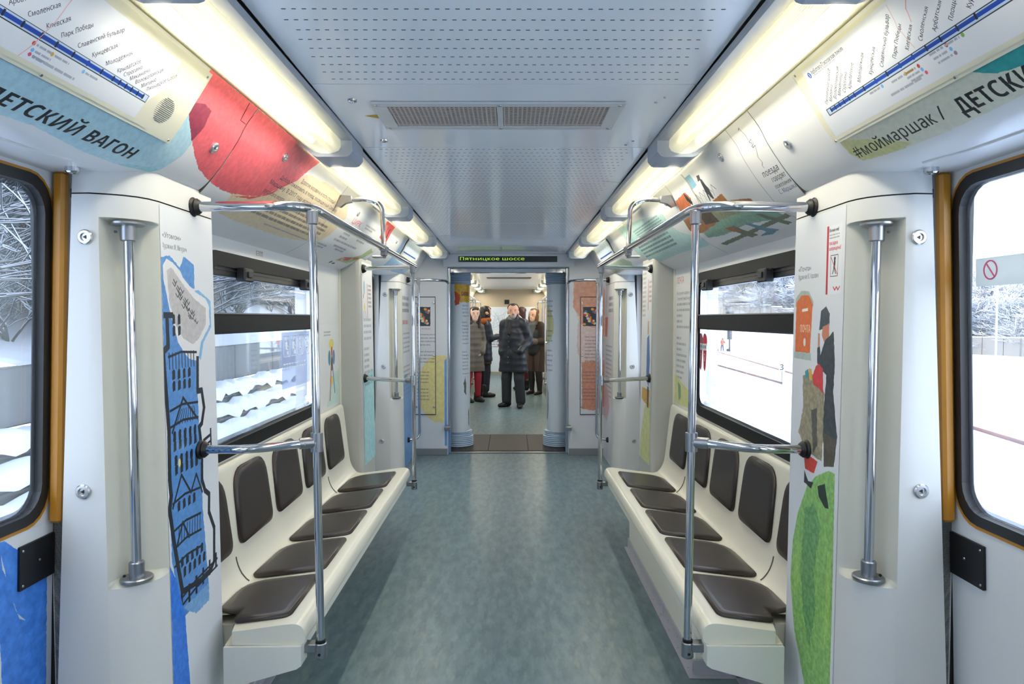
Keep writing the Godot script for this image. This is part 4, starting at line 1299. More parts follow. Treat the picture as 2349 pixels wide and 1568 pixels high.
func post_print(cv: Cv) -> void:
	var ink := Color(0.3, 0.3, 0.33)
	cv.text("«Почта»", 2.367, 1.60, 0.023, ink, {"wide": 1.15})
	cv.text("Художник Ю. Коровин", 2.367, 1.573, 0.023, ink, {"to": 2.215})
	# a plain orange letter box
	cv.poly([[2.386, 1.508], [2.34, 1.535], [2.28, 1.53], [2.245, 1.495], [2.245, 1.48], [2.386, 1.48]], Color(0.66, 0.72, 0.68), 1.0, 0.08)
	cv.poly([[2.378, 1.495], [2.336, 1.519], [2.281, 1.517], [2.250, 1.487], [2.262, 1.325], [2.38, 1.325]], Color(0.83, 0.42, 0.20), 1.0, 0.08)
	cv.poly([[2.384, 1.325], [2.255, 1.325], [2.25, 1.30], [2.386, 1.302]], Color(0.68, 0.74, 0.72), 1.0, 0.06)
	cv.poly([[2.33, 1.472], [2.285, 1.475], [2.285, 1.465], [2.33, 1.462]], Color(0.92, 0.9, 0.86), 0.0, 0.0)
	cv.text("ПОЧТА", 2.342, 1.393, 0.036, Color(0.93, 0.78, 0.66), {"bold": true, "to": 2.262})
	cv.dot(2.305, 1.36, .009, .014, Color(0.93, 0.91, 0.88))
	# a plain figure in a dark coat with a sack
	var coat := Color(0.22, 0.26, 0.28)
	cv.poly([[2.199, 1.402], [2.188, 1.464], [2.155, 1.478], [2.128, 1.455], [2.128, 1.42], [2.16, 1.41]], Color(0.25, 0.30, 0.32), 1.0, 0.1)
	cv.poly([[2.175, 1.412], [2.13, 1.425], [2.128, 1.385], [2.16, 1.365], [2.178, 1.385]], Color(0.78, 0.50, 0.40), 1.0, 0.06)
	cv.poly([[2.205, 1.392], [2.192, 1.392], [2.19, 1.34], [2.205, 1.335]], Color(0.78, 0.55, 0.45), 0.5, 0.06)
	cv.poly([[2.155, 1.37], [2.10, 1.40], [2.085, 1.30], [2.091, 1.21], [2.058, 1.08], [2.072, 0.997], [2.135, 0.975], [2.158, 1.102], [2.139, 1.26], [2.205, 1.294], [2.209, 1.345], [2.19, 1.35], [2.185, 1.32]], coat, 1.5, 0.14)
	cv.poly([[2.15, 1.08], [2.068, 1.07], [2.075, 0.985], [2.14, 0.972]], Color(0.33, 0.30, 0.25), 1.0, 0.14)
	cv.poly([[2.312, 1.245], [2.258, 1.261], [2.18, 1.235], [2.149, 1.203], [2.154, 0.985], [2.263, 0.995], [2.334, 1.05], [2.302, 1.139]], Color(0.60, 0.57, 0.47), 2.5, 0.20)
	cv.poly([[2.24, 1.14], [2.20, 1.15], [2.19, 1.03], [2.22, 1.0]], Color(0.36, 0.35, 0.32), 3.0, 0.15)
	cv.poly([[2.238, 1.251], [2.215, 1.285], [2.195, 1.295], [2.164, 1.28], [2.158, 1.20], [2.19, 1.215], [2.231, 1.223]], Color(0.80, 0.24, 0.27), 1.0, 0.08)
	cv.poly([[2.295, 1.262], [2.27, 1.272], [2.262, 1.245], [2.29, 1.238]], Color(0.25, 0.58, 0.60), 0.5, 0.05)
	cv.poly([[2.265, 1.275], [2.245, 1.272], [2.24, 1.235], [2.262, 1.238]], Color(0.85, 0.65, 0.25), 0.5, 0.05)
	# the green hill
	cv.poly([[2.254, 0.884], [2.194, 0.929], [2.105, 0.967], [2.066, 0.965], [2.06, 0.6], [2.06, 0.0], [2.26, 0.0], [2.235, 0.22], [2.325, 0.361], [2.369, 0.526], [2.358, 0.662], [2.324, 0.77]], Color(0.54, 0.74, 0.42), 1.0, 0.2)
	cv.poly([[2.27, 0.80], [2.20, 0.84], [2.15, 0.78], [2.19, 0.62], [2.17, 0.50], [2.21, 0.36], [2.26, 0.45], [2.29, 0.60]], Color(0.42, 0.63, 0.40), 6.0, 0.25)
	cv.poly([[2.34, 0.62], [2.31, 0.70], [2.30, 0.55], [2.335, 0.48]], Color(0.60, 0.78, 0.42), 3.0, 0.15)
	cv.poly([[2.10, 0.72], [2.075, 0.70], [2.08, 0.45], [2.11, 0.40]], Color(0.62, 0.79, 0.42), 4.0, 0.15)
	cv.poly([[2.29, 0.992], [2.184, 0.978], [2.208, 0.935], [2.274, 0.936]], Color(0.82, 0.25, 0.20), 1.0, 0.08)
	cv.poly([[2.28, 0.93], [2.25, 0.90], [2.21, 0.905], [2.225, 0.88], [2.28, 0.89]], Color(0.14, 0.19, 0.19), 1.0, 0.08)
	cv.poly([[2.18, 0.90], [2.13, 0.92], [2.10, 0.85], [2.125, 0.845], [2.17, 0.87]], Color(0.14, 0.2, 0.18), 1.0, 0.08)
	# the notice
	cv.poly([[2.16, 1.728], [2.062, 1.728], [2.062, 1.515], [2.16, 1.515]], Color(0.89, 0.90, 0.91), 0.0, 0.0)
	cv.poly([[2.16, 1.728], [2.148, 1.728], [2.148, 1.515], [2.16, 1.515]], Color(0.76, 0.15, 0.2), 0.0, 0.0)
	cv.text("Внимание!", 2.144, 1.708, 0.015, INK, {"bold": true, "to": 2.083})
	for i in 2: cv.scribble(2.144, 1.696 - 0.009 * i, 0.065, 0.004, Color(0.5, 0.5, 0.52))
	cv.text("посадка", 2.144, 1.668, 0.016, Color(0.76, 0.15, 0.2), {"bold": true, "to": 2.09})
	cv.text("запрещена!", 2.144, 1.651, 0.016, Color(0.76, 0.15, 0.2), {"bold": true, "to": 2.068})
	cv.line([[2.132, 1.635], [2.085, 1.635], [2.085, 1.57], [2.132, 1.57], [2.132, 1.635]], 0.002, INK)
	cv.dot(2.105, 1.624, .006, .006, INK)
	cv.line([[2.105, 1.615], [2.108, 1.597]], 0.010, INK)
	cv.line([[2.108, 1.597], [2.098, 1.578]], 0.004, INK)
	cv.line([[2.108, 1.597], [2.118, 1.578]], 0.004, INK)
	cv.line([[2.13, 1.63], [2.087, 1.575]], 0.003, Color(0.76, 0.15, 0.2))
	cv.line([[2.11, 1.537], [2.10, 1.527], [2.09, 1.537], [2.08, 1.527], [2.07, 1.537]], 0.004, Color(0.76, 0.15, 0.2))

# ---------------------------------------------------------------- windows
func windows() -> void:
	for sg in [-1.0, 1.0]:
		var side := "left" if sg < 0 else "right"
		var t := struct("window_1" if sg < 0 else "window_2", "black framed carriage window above the %s bench" % side, "window")
		var mb := MB.new()
		frame(mb, sg, rr(2.645, 4.215, 0.855, 1.715, 0.105), rr(2.70, 4.16, 0.915, 1.655, 0.075), 1.160, 1.215)
		part(t, "rubber_frame", mb, mat(Color(0.055, 0.06, 0.065), 0.45, 0.0, 0.3))
		mb = MB.new()
		frame(mb, sg, rr(2.70, 4.16, 0.915, 1.655, 0.075), rr(2.712, 4.148, 0.927, 1.643, 0.065), 1.176, 1.215)
		part(t, "glazing_bead", mb, chrome, "bright metal bead")
		mb = MB.new()
		box(mb, P(sg * 1.166, 1.375, 2.69), P(sg * 1.205, 1.462, 4.17), 0.006)
		part(t, "cross_rail", mb, mat(Color(0.055, 0.06, 0.065), 0.45, 0.0, 0.3))
		mb = MB.new()
		box(mb, P(sg * 1.163, 1.458, 2.705), P(sg * 1.168, 1.464, 4.155))
		part(t, "rail_trim", mb, steel)
		mb = MB.new()
		box(mb, P(sg * 1.168, 1.615, 2.70), P(sg * 1.205, 1.66, 4.16), 0.004)
		box(mb, P(sg * 1.164, 1.640, 2.70), P(sg * 1.170, 1.645, 4.16))
		part(t, "vent_rail", mb, mat(Color(0.10, 0.105, 0.115), 0.3))
		for z in [2.97, 3.86]:
			mb = MB.new()
			box(mb, P(sg * 1.128, 1.60, z), P(sg * 1.170, 1.66, z + 0.105), 0.006)
			var lt := part(t, "latch", mb, mat(Color(0.12, 0.125, 0.14), 0.4))
			mb = MB.new()
			box(mb, P(sg * 1.122, 1.618, z + 0.03), P(sg * 1.13, 1.645, z + 0.07), 0.003)
			part(lt, "latch_key", mb, black)
		mb = MB.new()
		pane(mb, sg, rr(2.705, 4.155, 1.45, 1.65, 0.05), 1.192)
		part(t, "upper_glass", mb, glass)
		mb = MB.new()
		pane(mb, sg, rr(2.705, 4.155, 0.92, 1.39, 0.06), 1.196)
		part(t, "lower_glass", mb, glass)
		if sg < 0:   # pictograms: give up your seat
			mb = MB.new()
			pane(mb, sg, rr(3.63, 4.13, 1.06, 1.365, 0.004), 1.193, 0.001)
			part(t, "seat_notice", mb, clear(Color(0.66, 0.73, 0.88), 0.4, 0.3), "translucent notice film")
			var wm := mat(Color(0.92, 0.94, 0.97), 0.4)
			mb = MB.new()
			for i in 4:
				var z := 3.655 + 0.118 * i
				frame(mb, sg, rr(z, z + 0.102, 1.23, 1.345, 0.012), rr(z + 0.004, z + 0.098, 1.234, 1.341, 0.009), 1.1915, 1.193)
				lathe(mb, P(sg * 1.1925, 1.325, z + 0.045), Vector3(-sg, 0, 0), [[0.011, -0.0005], [0.011, 0.0005], [0.0, 0.0005]], 10)
				for e in [[[.045, 1.312], [.043, 1.272]], [[.045, 1.272], [.066, 1.268]], [[.066, 1.268], [.066, 1.242]], [[.05, 1.30], [.068, 1.285]]]:
					tube(mb, [P(sg * 1.1925, e[0][1], z + e[0][0]), P(sg * 1.1925, e[1][1], z + e[1][0])], 0.0055 if i != 1 else 0.0065, 6)
			part(t, "pictograms", mb, wm, "four white seated-passenger pictograms")
			mb = MB.new()
			for i in 2:
				for k in 9: box(mb, P(-1.1935, 1.188 - 0.022 * i, 3.65 + 0.045 * k), P(-1.1928, 1.195 - 0.022 * i, 3.685 + 0.045 * k))
			part(t, "notice_lines", mb, wm)
			sticker(t, sg, 2.70, 1.30, false)
			# inventory plate over the window
			var cvp := Cv.new(self, 3.20, 3.31, 1.765, 1.725, 700, Color(0.84, 0.84, 0.83))
			cvp.text("БЭПП", 3.215, 1.735, 0.030, Color(0.25, 0.25, 0.27), {"to": 3.295})
			var pt := struct("trim_3", "small printed plate over the left window", "plate")
			film(pt, sg, 1.17, 3.20, 3.31, 1.725, 1.765, cvp)
			var cv := Cv.new(self, 4.24, 4.745, 1.40, 0.86, 450, Color(0.855, 0.865, 0.865))   # small dancing figure in motley
			cv.poly([[4.55, 1.05], [4.745, 1.10], [4.745, 0.86], [4.42, 0.86], [4.46, 0.95]], Color(0.75, 0.85, 0.82), 3.0, 0.06)
			for e in [[4.54, 1.27, .06, .035, Color(0.85, 0.8, 0.4)], [4.55, 1.22, .02, .035, Color(0.75, 0.25, 0.22)], [4.49, 1.18, .03, .05, Color(0.3, 0.55, 0.6)], [4.60, 1.18, .03, .05, Color(0.35, 0.5, 0.65)], [4.55, 1.14, .025, .05, Color(0.35, 0.25, 0.25)], [4.54, 1.03, .04, .03, Color(0.85, 0.75, 0.4)]]: cv.dot(e[0], e[1], e[2], e[3], e[4])
			cv.line([[4.53, 1.12], [4.50, 0.90]], 0.02, Color(0.7, 0.4, 0.35))
			cv.line([[4.57, 1.12], [4.62, 0.94]], 0.02, Color(0.35, 0.5, 0.6))
			for i in 2: cv.scribble(4.36, 1.345 - 0.02 * i, 0.16, 0.01, Color(0.45, 0.45, 0.48))
			film(t, sg, 1.17, 4.24, 4.745, 0.86, 1.40, cv)
		else:
			sticker(t, sg, 4.105, 1.30, true)
			var cv := Cv.new(self, 4.745, 4.24, 1.74, 0.86, 620, Color(0.855, 0.865, 0.865))
			cv.text("ПОЧТА", 4.70, 1.675, 0.062, Color(0.76, 0.2, 0.22), {"to": 4.52, "skew": 0.1})
			var ls := ["Кто стучится в дверь ко мне", "С толстой сумкой на ремне"]
			for i in 2: cv.text(ls[i], 4.70, 1.60 - 0.038 * i, 0.030, Color(0.3, 0.3, 0.33), {"to": 4.28})
			for i in 14: cv.scribble(4.70, 1.525 - 0.038 * (i if i < 5 else i + 1), [0.38, 0.36, 0.15, 0.15, 0.32, 0.12, 0.25, 0.14, 0.26, 0.24, 0.2, 0.2, 0.16, 0.1][i], 0.017, Color(0.36, 0.36, 0.4))
			cv.poly([[4.745, 1.06], [4.60, 1.02], [4.40, 0.98], [4.24, 0.90], [4.24, 0.86], [4.745, 0.86]], Color(0.82, 0.82, 0.56), 3.0, 0.06)
			cv.poly([[4.66, 1.01], [4.58, 0.99], [4.57, 0.91], [4.63, 0.88]], Color(0.45, 0.62, 0.5), 2.0, 0.1)
			film(t, sg, 1.17, 4.24, 4.745, 0.86, 1.74, cv)

func sticker(t: Node, sg: float, z: float, y: float, whole: bool) -> void:   # the red and white wireless sticker, a drop shape
	var l := []
	for k in 20:
		var a := PI * k / 19
		l.append(Vector2(cos(a) * 0.045, 0.05 * sin(a)))
	l.append(Vector2(-0.02, -0.16)); l.append(Vector2(0.0, -0.18)); l.append(Vector2(0.02, -0.16))
	var mb := MB.new()
	prism(mb, l, func(x, yy, d): return P(sg * (1.1935 - d), y + yy, z + x), 0.0, 0.0012)
	var st := part(t, "network_sticker", mb, mat(Color(0.74, 0.12, 0.16), 0.4), "red and white drop-shaped sticker")
	mb = MB.new()
	box(mb, P(sg * 1.1915, y - 0.052, z - 0.041), P(sg * 1.1935, y - 0.012, z + 0.041))
	part(st, "white_band", mb, mat(Color(0.92, 0.92, 0.93), 0.4))
	if whole:
		var gl := glyphs("MT_FREE", true)
		mb = MB.new()
		var s := 0.066 / float(gl[1])
		for i in range(0, gl[0].size(), 3):
			var q := []
			for j in 3: q.append(P(sg * 1.1910, y - 0.04 + gl[0][i + j].y * s * 1.5, z + 0.033 - gl[0][i + j].x * s))
			mb.tri(q[0], q[1], q[2], Vector3(-sg, 0, 0), Vector3(-sg, 0, 0), Vector3(-sg, 0, 0))
		part(st, "lettering", mb, mat(Color(0.2, 0.2, 0.22), 0.5))
		mb = MB.new()
		lathe(mb, P(sg * 1.192, y - 0.085, z), Vector3(-sg, 0, 0), [[0.014, 0.0], [0.014, 0.001], [0.010, 0.001]], 14)
		tube(mb, [P(sg * 1.192, y - 0.10, z), P(sg * 1.192, y - 0.118, z)], 0.003, 6)
		part(st, "symbol", mb, mat(Color(0.9, 0.8, 0.8), 0.5))

# ---------------------------------------------------------------- doors
func doors() -> void:
	var n := 0
	for sg in [-1.0, 1.0]:
		for z in [[1.225, 1.928], [0.53, 1.222], [5.24, 5.84], [5.845, 6.44]]:
			n += 1
			var side := "left" if sg < 0 else "right"
			var t := struct("door_%d" % n, "white sliding door leaf with a large window, %s side, %s" % [side, ["nearest the pillar", "behind the camera", "far doorway, near leaf", "far doorway, far leaf"][[1.225, 0.53, 5.24, 5.845].find(z[0])]], "door")
			t.transform = Transform3D(Basis(), Vector3(sg * 1.26, 1.5, 0)) * Transform3D(Basis(Vector3(0, 0, 1), sg * 0.035), Vector3.ZERO) * Transform3D(Basis(), Vector3(-sg * 1.26, -1.5, 0))
			var hole := rr(z[0] + 0.09, z[1] - 0.036, 0.905, 1.80, 0.075)
			var hole2 := rr(z[0] + 0.07, z[1] - 0.012, 0.880, 1.825, 0.085)
			var mb := MB.new()
			frame(mb, sg, rr(z[0], z[1] + (0.02 if z[0] == 1.225 else 0.0), 0.005, 1.90, 0.001), hole2, 1.272, 1.31)
			part(t, "leaf", mb, mat(Color(0.84, 0.855, 0.87), 0.4))
			mb = MB.new()
			frame(mb, sg, rr(z[0] + 0.068, z[1] - 0.008, 0.876, 1.829, 0.088), hole, 1.266, 1.30)
			part(t, "gasket", mb, mat(Color(0.10, 0.11, 0.12), 0.4))
			mb = MB.new()
			frame(mb, sg, rr(z[0] + 0.060, z[1] - 0.001, 0.866, 1.837, 0.09), rr(z[0] + 0.068, z[1] - 0.008, 0.876, 1.829, 0.088), 1.268, 1.272)
			part(t, "gold_trim", mb, gold)
			mb = MB.new()
			frame(mb, sg, hole, rr(z[0] + 0.105, z[1] - 0.050, 0.92, 1.785, 0.065), 1.287, 1.289)
			part(t, "frit_border", mb, clear(Color(0.25, 0.27, 0.3), 0.45, 0.4))
			mb = MB.new()
			pane(mb, sg, hole, 1.29)
			part(t, "glass", mb, glass)
			if z[0] == 1.225:
				mb = MB.new()   # the gold edge of the doorway
				box(mb, P(sg * 1.232, 0.86, 1.914), P(sg * 1.266, 1.85, 1.946), 0.008)
				part(t, "gold_edge", mb, gold)
				mb = MB.new()
				box(mb, P(sg * 1.262, 0.708, 1.805), P(sg * 1.272, 0.828, 1.944), 0.002)
				var pl := part(t, "rubber_plate", mb, mat(Color(0.045, 0.05, 0.06), 0.45), "black rectangular plate")
				for e in [[1.815, 0.815], [1.815, 0.72], [1.88, 0.77]]:
					mb = MB.new()
					lathe(mb, P(sg * 1.262, e[1], e[0]), Vector3(-sg, 0, 0), [[0.004, 0.0], [0.003, 0.002], [0.0, 0.0024]], 8)
					part(pl, "screw", mb, steel)
				if sg < 0:
					var cv := Cv.new(self, 1.23, 1.925, 0.865, 0.0, 700, Color(0.84, 0.855, 0.875))
					cv.poly([[1.23, 0.83], [1.712, 0.865], [1.757, 0.862], [1.803, 0.824], [1.923, 0.75], [1.925, 0.0], [1.74, 0.0], [1.762, 0.30], [1.752, 0.488], [1.747, 0.592], [1.706, 0.713], [1.60, 0.76], [1.23, 0.78]], Color(0.25, 0.50, 0.86), 1.0, 0.16)
					cv.poly([[1.745, 0.83], [1.755, 0.80], [1.765, 0.76], [1.752, 0.79]], Color(0.80, 0.80, 0.84), 1.0, 0.05)
					cv.poly([[1.79, 0.69], [1.80, 0.66], [1.84, 0.615], [1.815, 0.63]], Color(0.80, 0.80, 0.84), 1.0, 0.05)
					film(t, sg, 1.2715, 1.23, 1.925, 0.0, 0.865, cv)
				else:
					mb = MB.new()   # do-not-lean sticker
					pane(mb, sg, rr(1.35, 1.857, 1.525, 1.60, 0.003), 1.288, 0.001)
					var st := part(t, "warning_sticker", mb, clear(Color(0.88, 0.93, 0.95), 0.85, 0.4), "white film with a red prohibition circle")
					mb = MB.new()
					var lp := PackedVector2Array(); var li := PackedVector2Array()
					for k in 24:
						lp.append(Vector2(1.80 + 0.026 * cos(TAU * k / 24), 1.567 + 0.026 * sin(TAU * k / 24)))
						li.append(Vector2(1.80 + 0.0225 * cos(TAU * k / 24), 1.567 + 0.0225 * sin(TAU * k / 24)))
					frame(mb, sg, lp, li, 1.2865, 1.288)
					tube(mb, [P(sg * 1.287, 1.549, 1.785), P(sg * 1.287, 1.585, 1.815)], 0.0018, 6)
					part(st, "prohibition_ring", mb, mat(Color(0.80, 0.35, 0.5), 0.5))

# ---------------------------------------------------------------- benches
func bench(sg: float) -> void:
	var side := "left" if sg < 0 else "right"
	var t := thing("bench", "cream moulded bench of five brown padded seats under the %s window" % side, "bench")
	var prof := [[1.168, .838], [1.150, .848], [1.136, .838], [1.128, .80], [1.108, .62], [1.094, .50], [1.082, .44], [1.058, .396], [1.02, .372], [.92, .382], [.80, .398], [.722, .408], [.694, .404], [.680, .392], [.674, .372], [.674, .352], [.684, .340], [.70, .336]]
	var q := smooth(prof)
	var g := []
	for e in q:
		var row := []
		for z in [2.275 if e[0] < 0.946 else 2.43, 3.0, 4.0, 4.70]: row.append(P(sg * e[0], e[1], z))
		g.append(row)
	var mb := MB.new()
	sheet(mb, g, Vector3(-sg, 1, 0))
	var poly := []
	var near := []
	for e in q:
		poly.append(Vector2(e[0], e[1]))
		if e[0] < 0.946: near.append(Vector2(e[0], e[1]))
	poly.append(Vector2(1.168, .336)); near.append(Vector2(near[0].x, .336))
	for z in [[2.275, 1.0], [4.70, -1.0]]:
		var pk := PackedVector2Array(near if z[1] > 0 else poly)
		var ti := Geometry2D.triangulate_polygon(pk)
		for k in range(0, ti.size(), 3):
			var nn := Vector3(0, 0, z[1])
			mb.tri(P(sg * pk[ti[k]].x, pk[ti[k]].y, z[0]), P(sg * pk[ti[k + 1]].x, pk[ti[k + 1]].y, z[0]), P(sg * pk[ti[k + 2]].x, pk[ti[k + 2]].y, z[0]), nn, nn, nn)
	mb.flat(P(sg * .70, .336, 2.275), P(sg * 0.945, .336, 2.275), P(sg * 1.168, .336, 4.70), P(sg * .70, .336, 4.70), Vector3.DOWN)
	part(t, "shell", mb, cream)
	mb = MB.new()   # lower skirt along the front
	box(mb, P(sg * 0.688, 0.296, 2.34), P(sg * 0.72, 0.338, 4.68), 0.006)
	part(t, "front_skirt", mb, mat(Color(0.85, 0.845, 0.80), 0.35))
	mb = MB.new()   # end bracket, tapering towards the wall foot
	prism(mb, [Vector2(.684, .362), Vector2(.684, .296), Vector2(.70, .285), Vector2(.945, .215), Vector2(.945, .36)], func(x, y, d): return P(sg * x, y - 0.026, d), 2.262, 2.33)
	part(t, "end_bracket", mb, mat(Color(0.84, 0.845, 0.81), 0.35))
	mb = MB.new()
	prism(mb, [Vector2(.70, .336), Vector2(.70, .30), Vector2(1.0, .22), Vector2(1.168, .21), Vector2(1.168, .336)], func(x, y, d): return P(sg * x, y, d), 4.60, 4.69)
	part(t, "end_bracket", mb, mat(Color(0.84, 0.845, 0.81), 0.35))
	if sg > 0:   # the equipment box with its metal kick plates
		mb = MB.new()
		box(mb, P(0.768, 0.0, 2.72), P(0.98, 0.335, 4.24), 0.004)
		part(t, "equipment_box", mb, mat(Color(0.86, 0.855, 0.81), 0.4))
		var kick := mat(Color(0.68, 0.68, 0.71), 0.35, 0.15)
		for z in [[2.708, 3.25], [3.253, 4.25]]:
			mb = MB.new()
			box(mb, P(0.760, 0.0, z[0]), P(0.768, 0.062, z[1]), 0.001)
			box(mb, P(0.738, 0.0, z[0]), P(0.768, 0.004, z[1]), 0.001)
			part(t, "kick_plate", mb, kick)
		mb = MB.new()
		box(mb, P(0.760, 0.0, 2.704), P(0.98, 0.062, 2.715), 0.001)
		box(mb, P(0.738, 0.0, 2.680), P(0.98, 0.004, 2.712), 0.001)
		part(t, "kick_plate", mb, kick)
		for i in 9:
			mb = MB.new()
			lathe(mb, P(0.752, 0.004, 2.76 + 0.17 * i), Vector3.UP, [[0.004, 0.0], [0.003, 0.0015], [0.0, 0.0018]], 8)
			part(t, "screw", mb, steel)
			mb = MB.new()
			lathe(mb, P(0.760, 0.035, 2.80 + 0.17 * i), Vector3(-1, 0, 0), [[0.004, 0.0], [0.003, 0.0015], [0.0, 0.0018]], 8)
			part(t, "screw", mb, steel)
	var vinyl := mat(Color(0.17, 0.135, 0.12), 0.33)
	for i in 5:
		var zf := 2.717 + 0.46 * i
		var zn := zf - (0.385 if i == 0 else 0.402)
		var mbs := MB.new()
		var loop := []
		var cs := [[.742, zn, .035], [.742, zf, .03], [1.035, zf - 0.005, .13], [1.045, zn, .035]]
		if i == 0: cs = [[.742, zn, .035], [.742, zf, .03], [1.035, zf - 0.005, .11], [1.04, 2.455, .02], [.945, 2.40, .02], [.938, zn, .02]]
		var nk := cs.size()
		for k in nk:
			var a := Vector2(cs[(k + nk - 1) % nk][0], cs[(k + nk - 1) % nk][1]); var b := Vector2(cs[k][0], cs[k][1]); var d := Vector2(cs[(k + 1) % nk][0], cs[(k + 1) % nk][1])
			var r: float = cs[k][2]
			var s := b + (a - b).normalized() * r
			var e := b + (d - b).normalized() * r
			for w in 6:
				var f := w / 5.0
				var p := s.lerp(b, f).lerp(b.lerp(e, f), f)
				loop.append(P(sg * p.x, 0.4055 - 0.105 * (p.x - .742), p.y))
		pad(mbs, loop, Vector3(sg * 0.105, 1, 0).normalized(), 0.014, 0.016)
		part(t, "seat_cushion", mbs, vinyl)
		var mbb := MB.new()
		loop = []
		var bs := [[zn + 0.005, .505, .05], [zf - 0.005, .505, .05], [zf - 0.022, .818, .10], [zn + 0.022, .818, .10]]
		for k in 4:
			var a := Vector2(bs[(k + 3) % 4][0], bs[(k + 3) % 4][1]); var b := Vector2(bs[k][0], bs[k][1]); var d := Vector2(bs[(k + 1) % 4][0], bs[(k + 1) % 4][1])
			var r: float = bs[k][2]
			var s := b + (a - b).normalized() * r
			var e := b + (d - b).normalized() * r
			for w in 6:
				var f := w / 5.0
				var p := s.lerp(b, f).lerp(b.lerp(e, f), f)
				loop.append(P(sg * (1.094 + (p.y - .505) * 0.112), p.y, p.x))
		pad(mbb, loop, Vector3(-sg, 0.11, 0).normalized(), 0.012, 0.016)
		part(t, "back_cushion", mbb, vinyl)
	# grooves that part the moulded shells
	for z in [2.735, 4.135]:
		mb = MB.new()
		var pts := []
		for e in q:
			if e[1] < 0.50 and e[0] > 1.03: pts.append(P(sg * (e[0] - 0.001), e[1] + 0.001, z))
		tube(mb, pts, 0.0028, 6)
		part(t, "shell_joint", mb, mat(Color(0.36, 0.34, 0.31), 0.6))

# ---------------------------------------------------------------- handrails
func rubber(parent: Node, at: Vector3, out: Vector3) -> void:
	var mb := MB.new()
	lathe(mb, at, out, [[0.0, 0.0], [0.03, 0.0], [0.032, 0.006], [0.026, 0.012], [0.028, 0.018], [0.022, 0.026], [0.018, 0.03], [0.0, 0.03]], 18)
	part(parent, "rubber_end", mb, mat(Color(0.03, 0.03, 0.035), 0.5), "black rubber end ring")

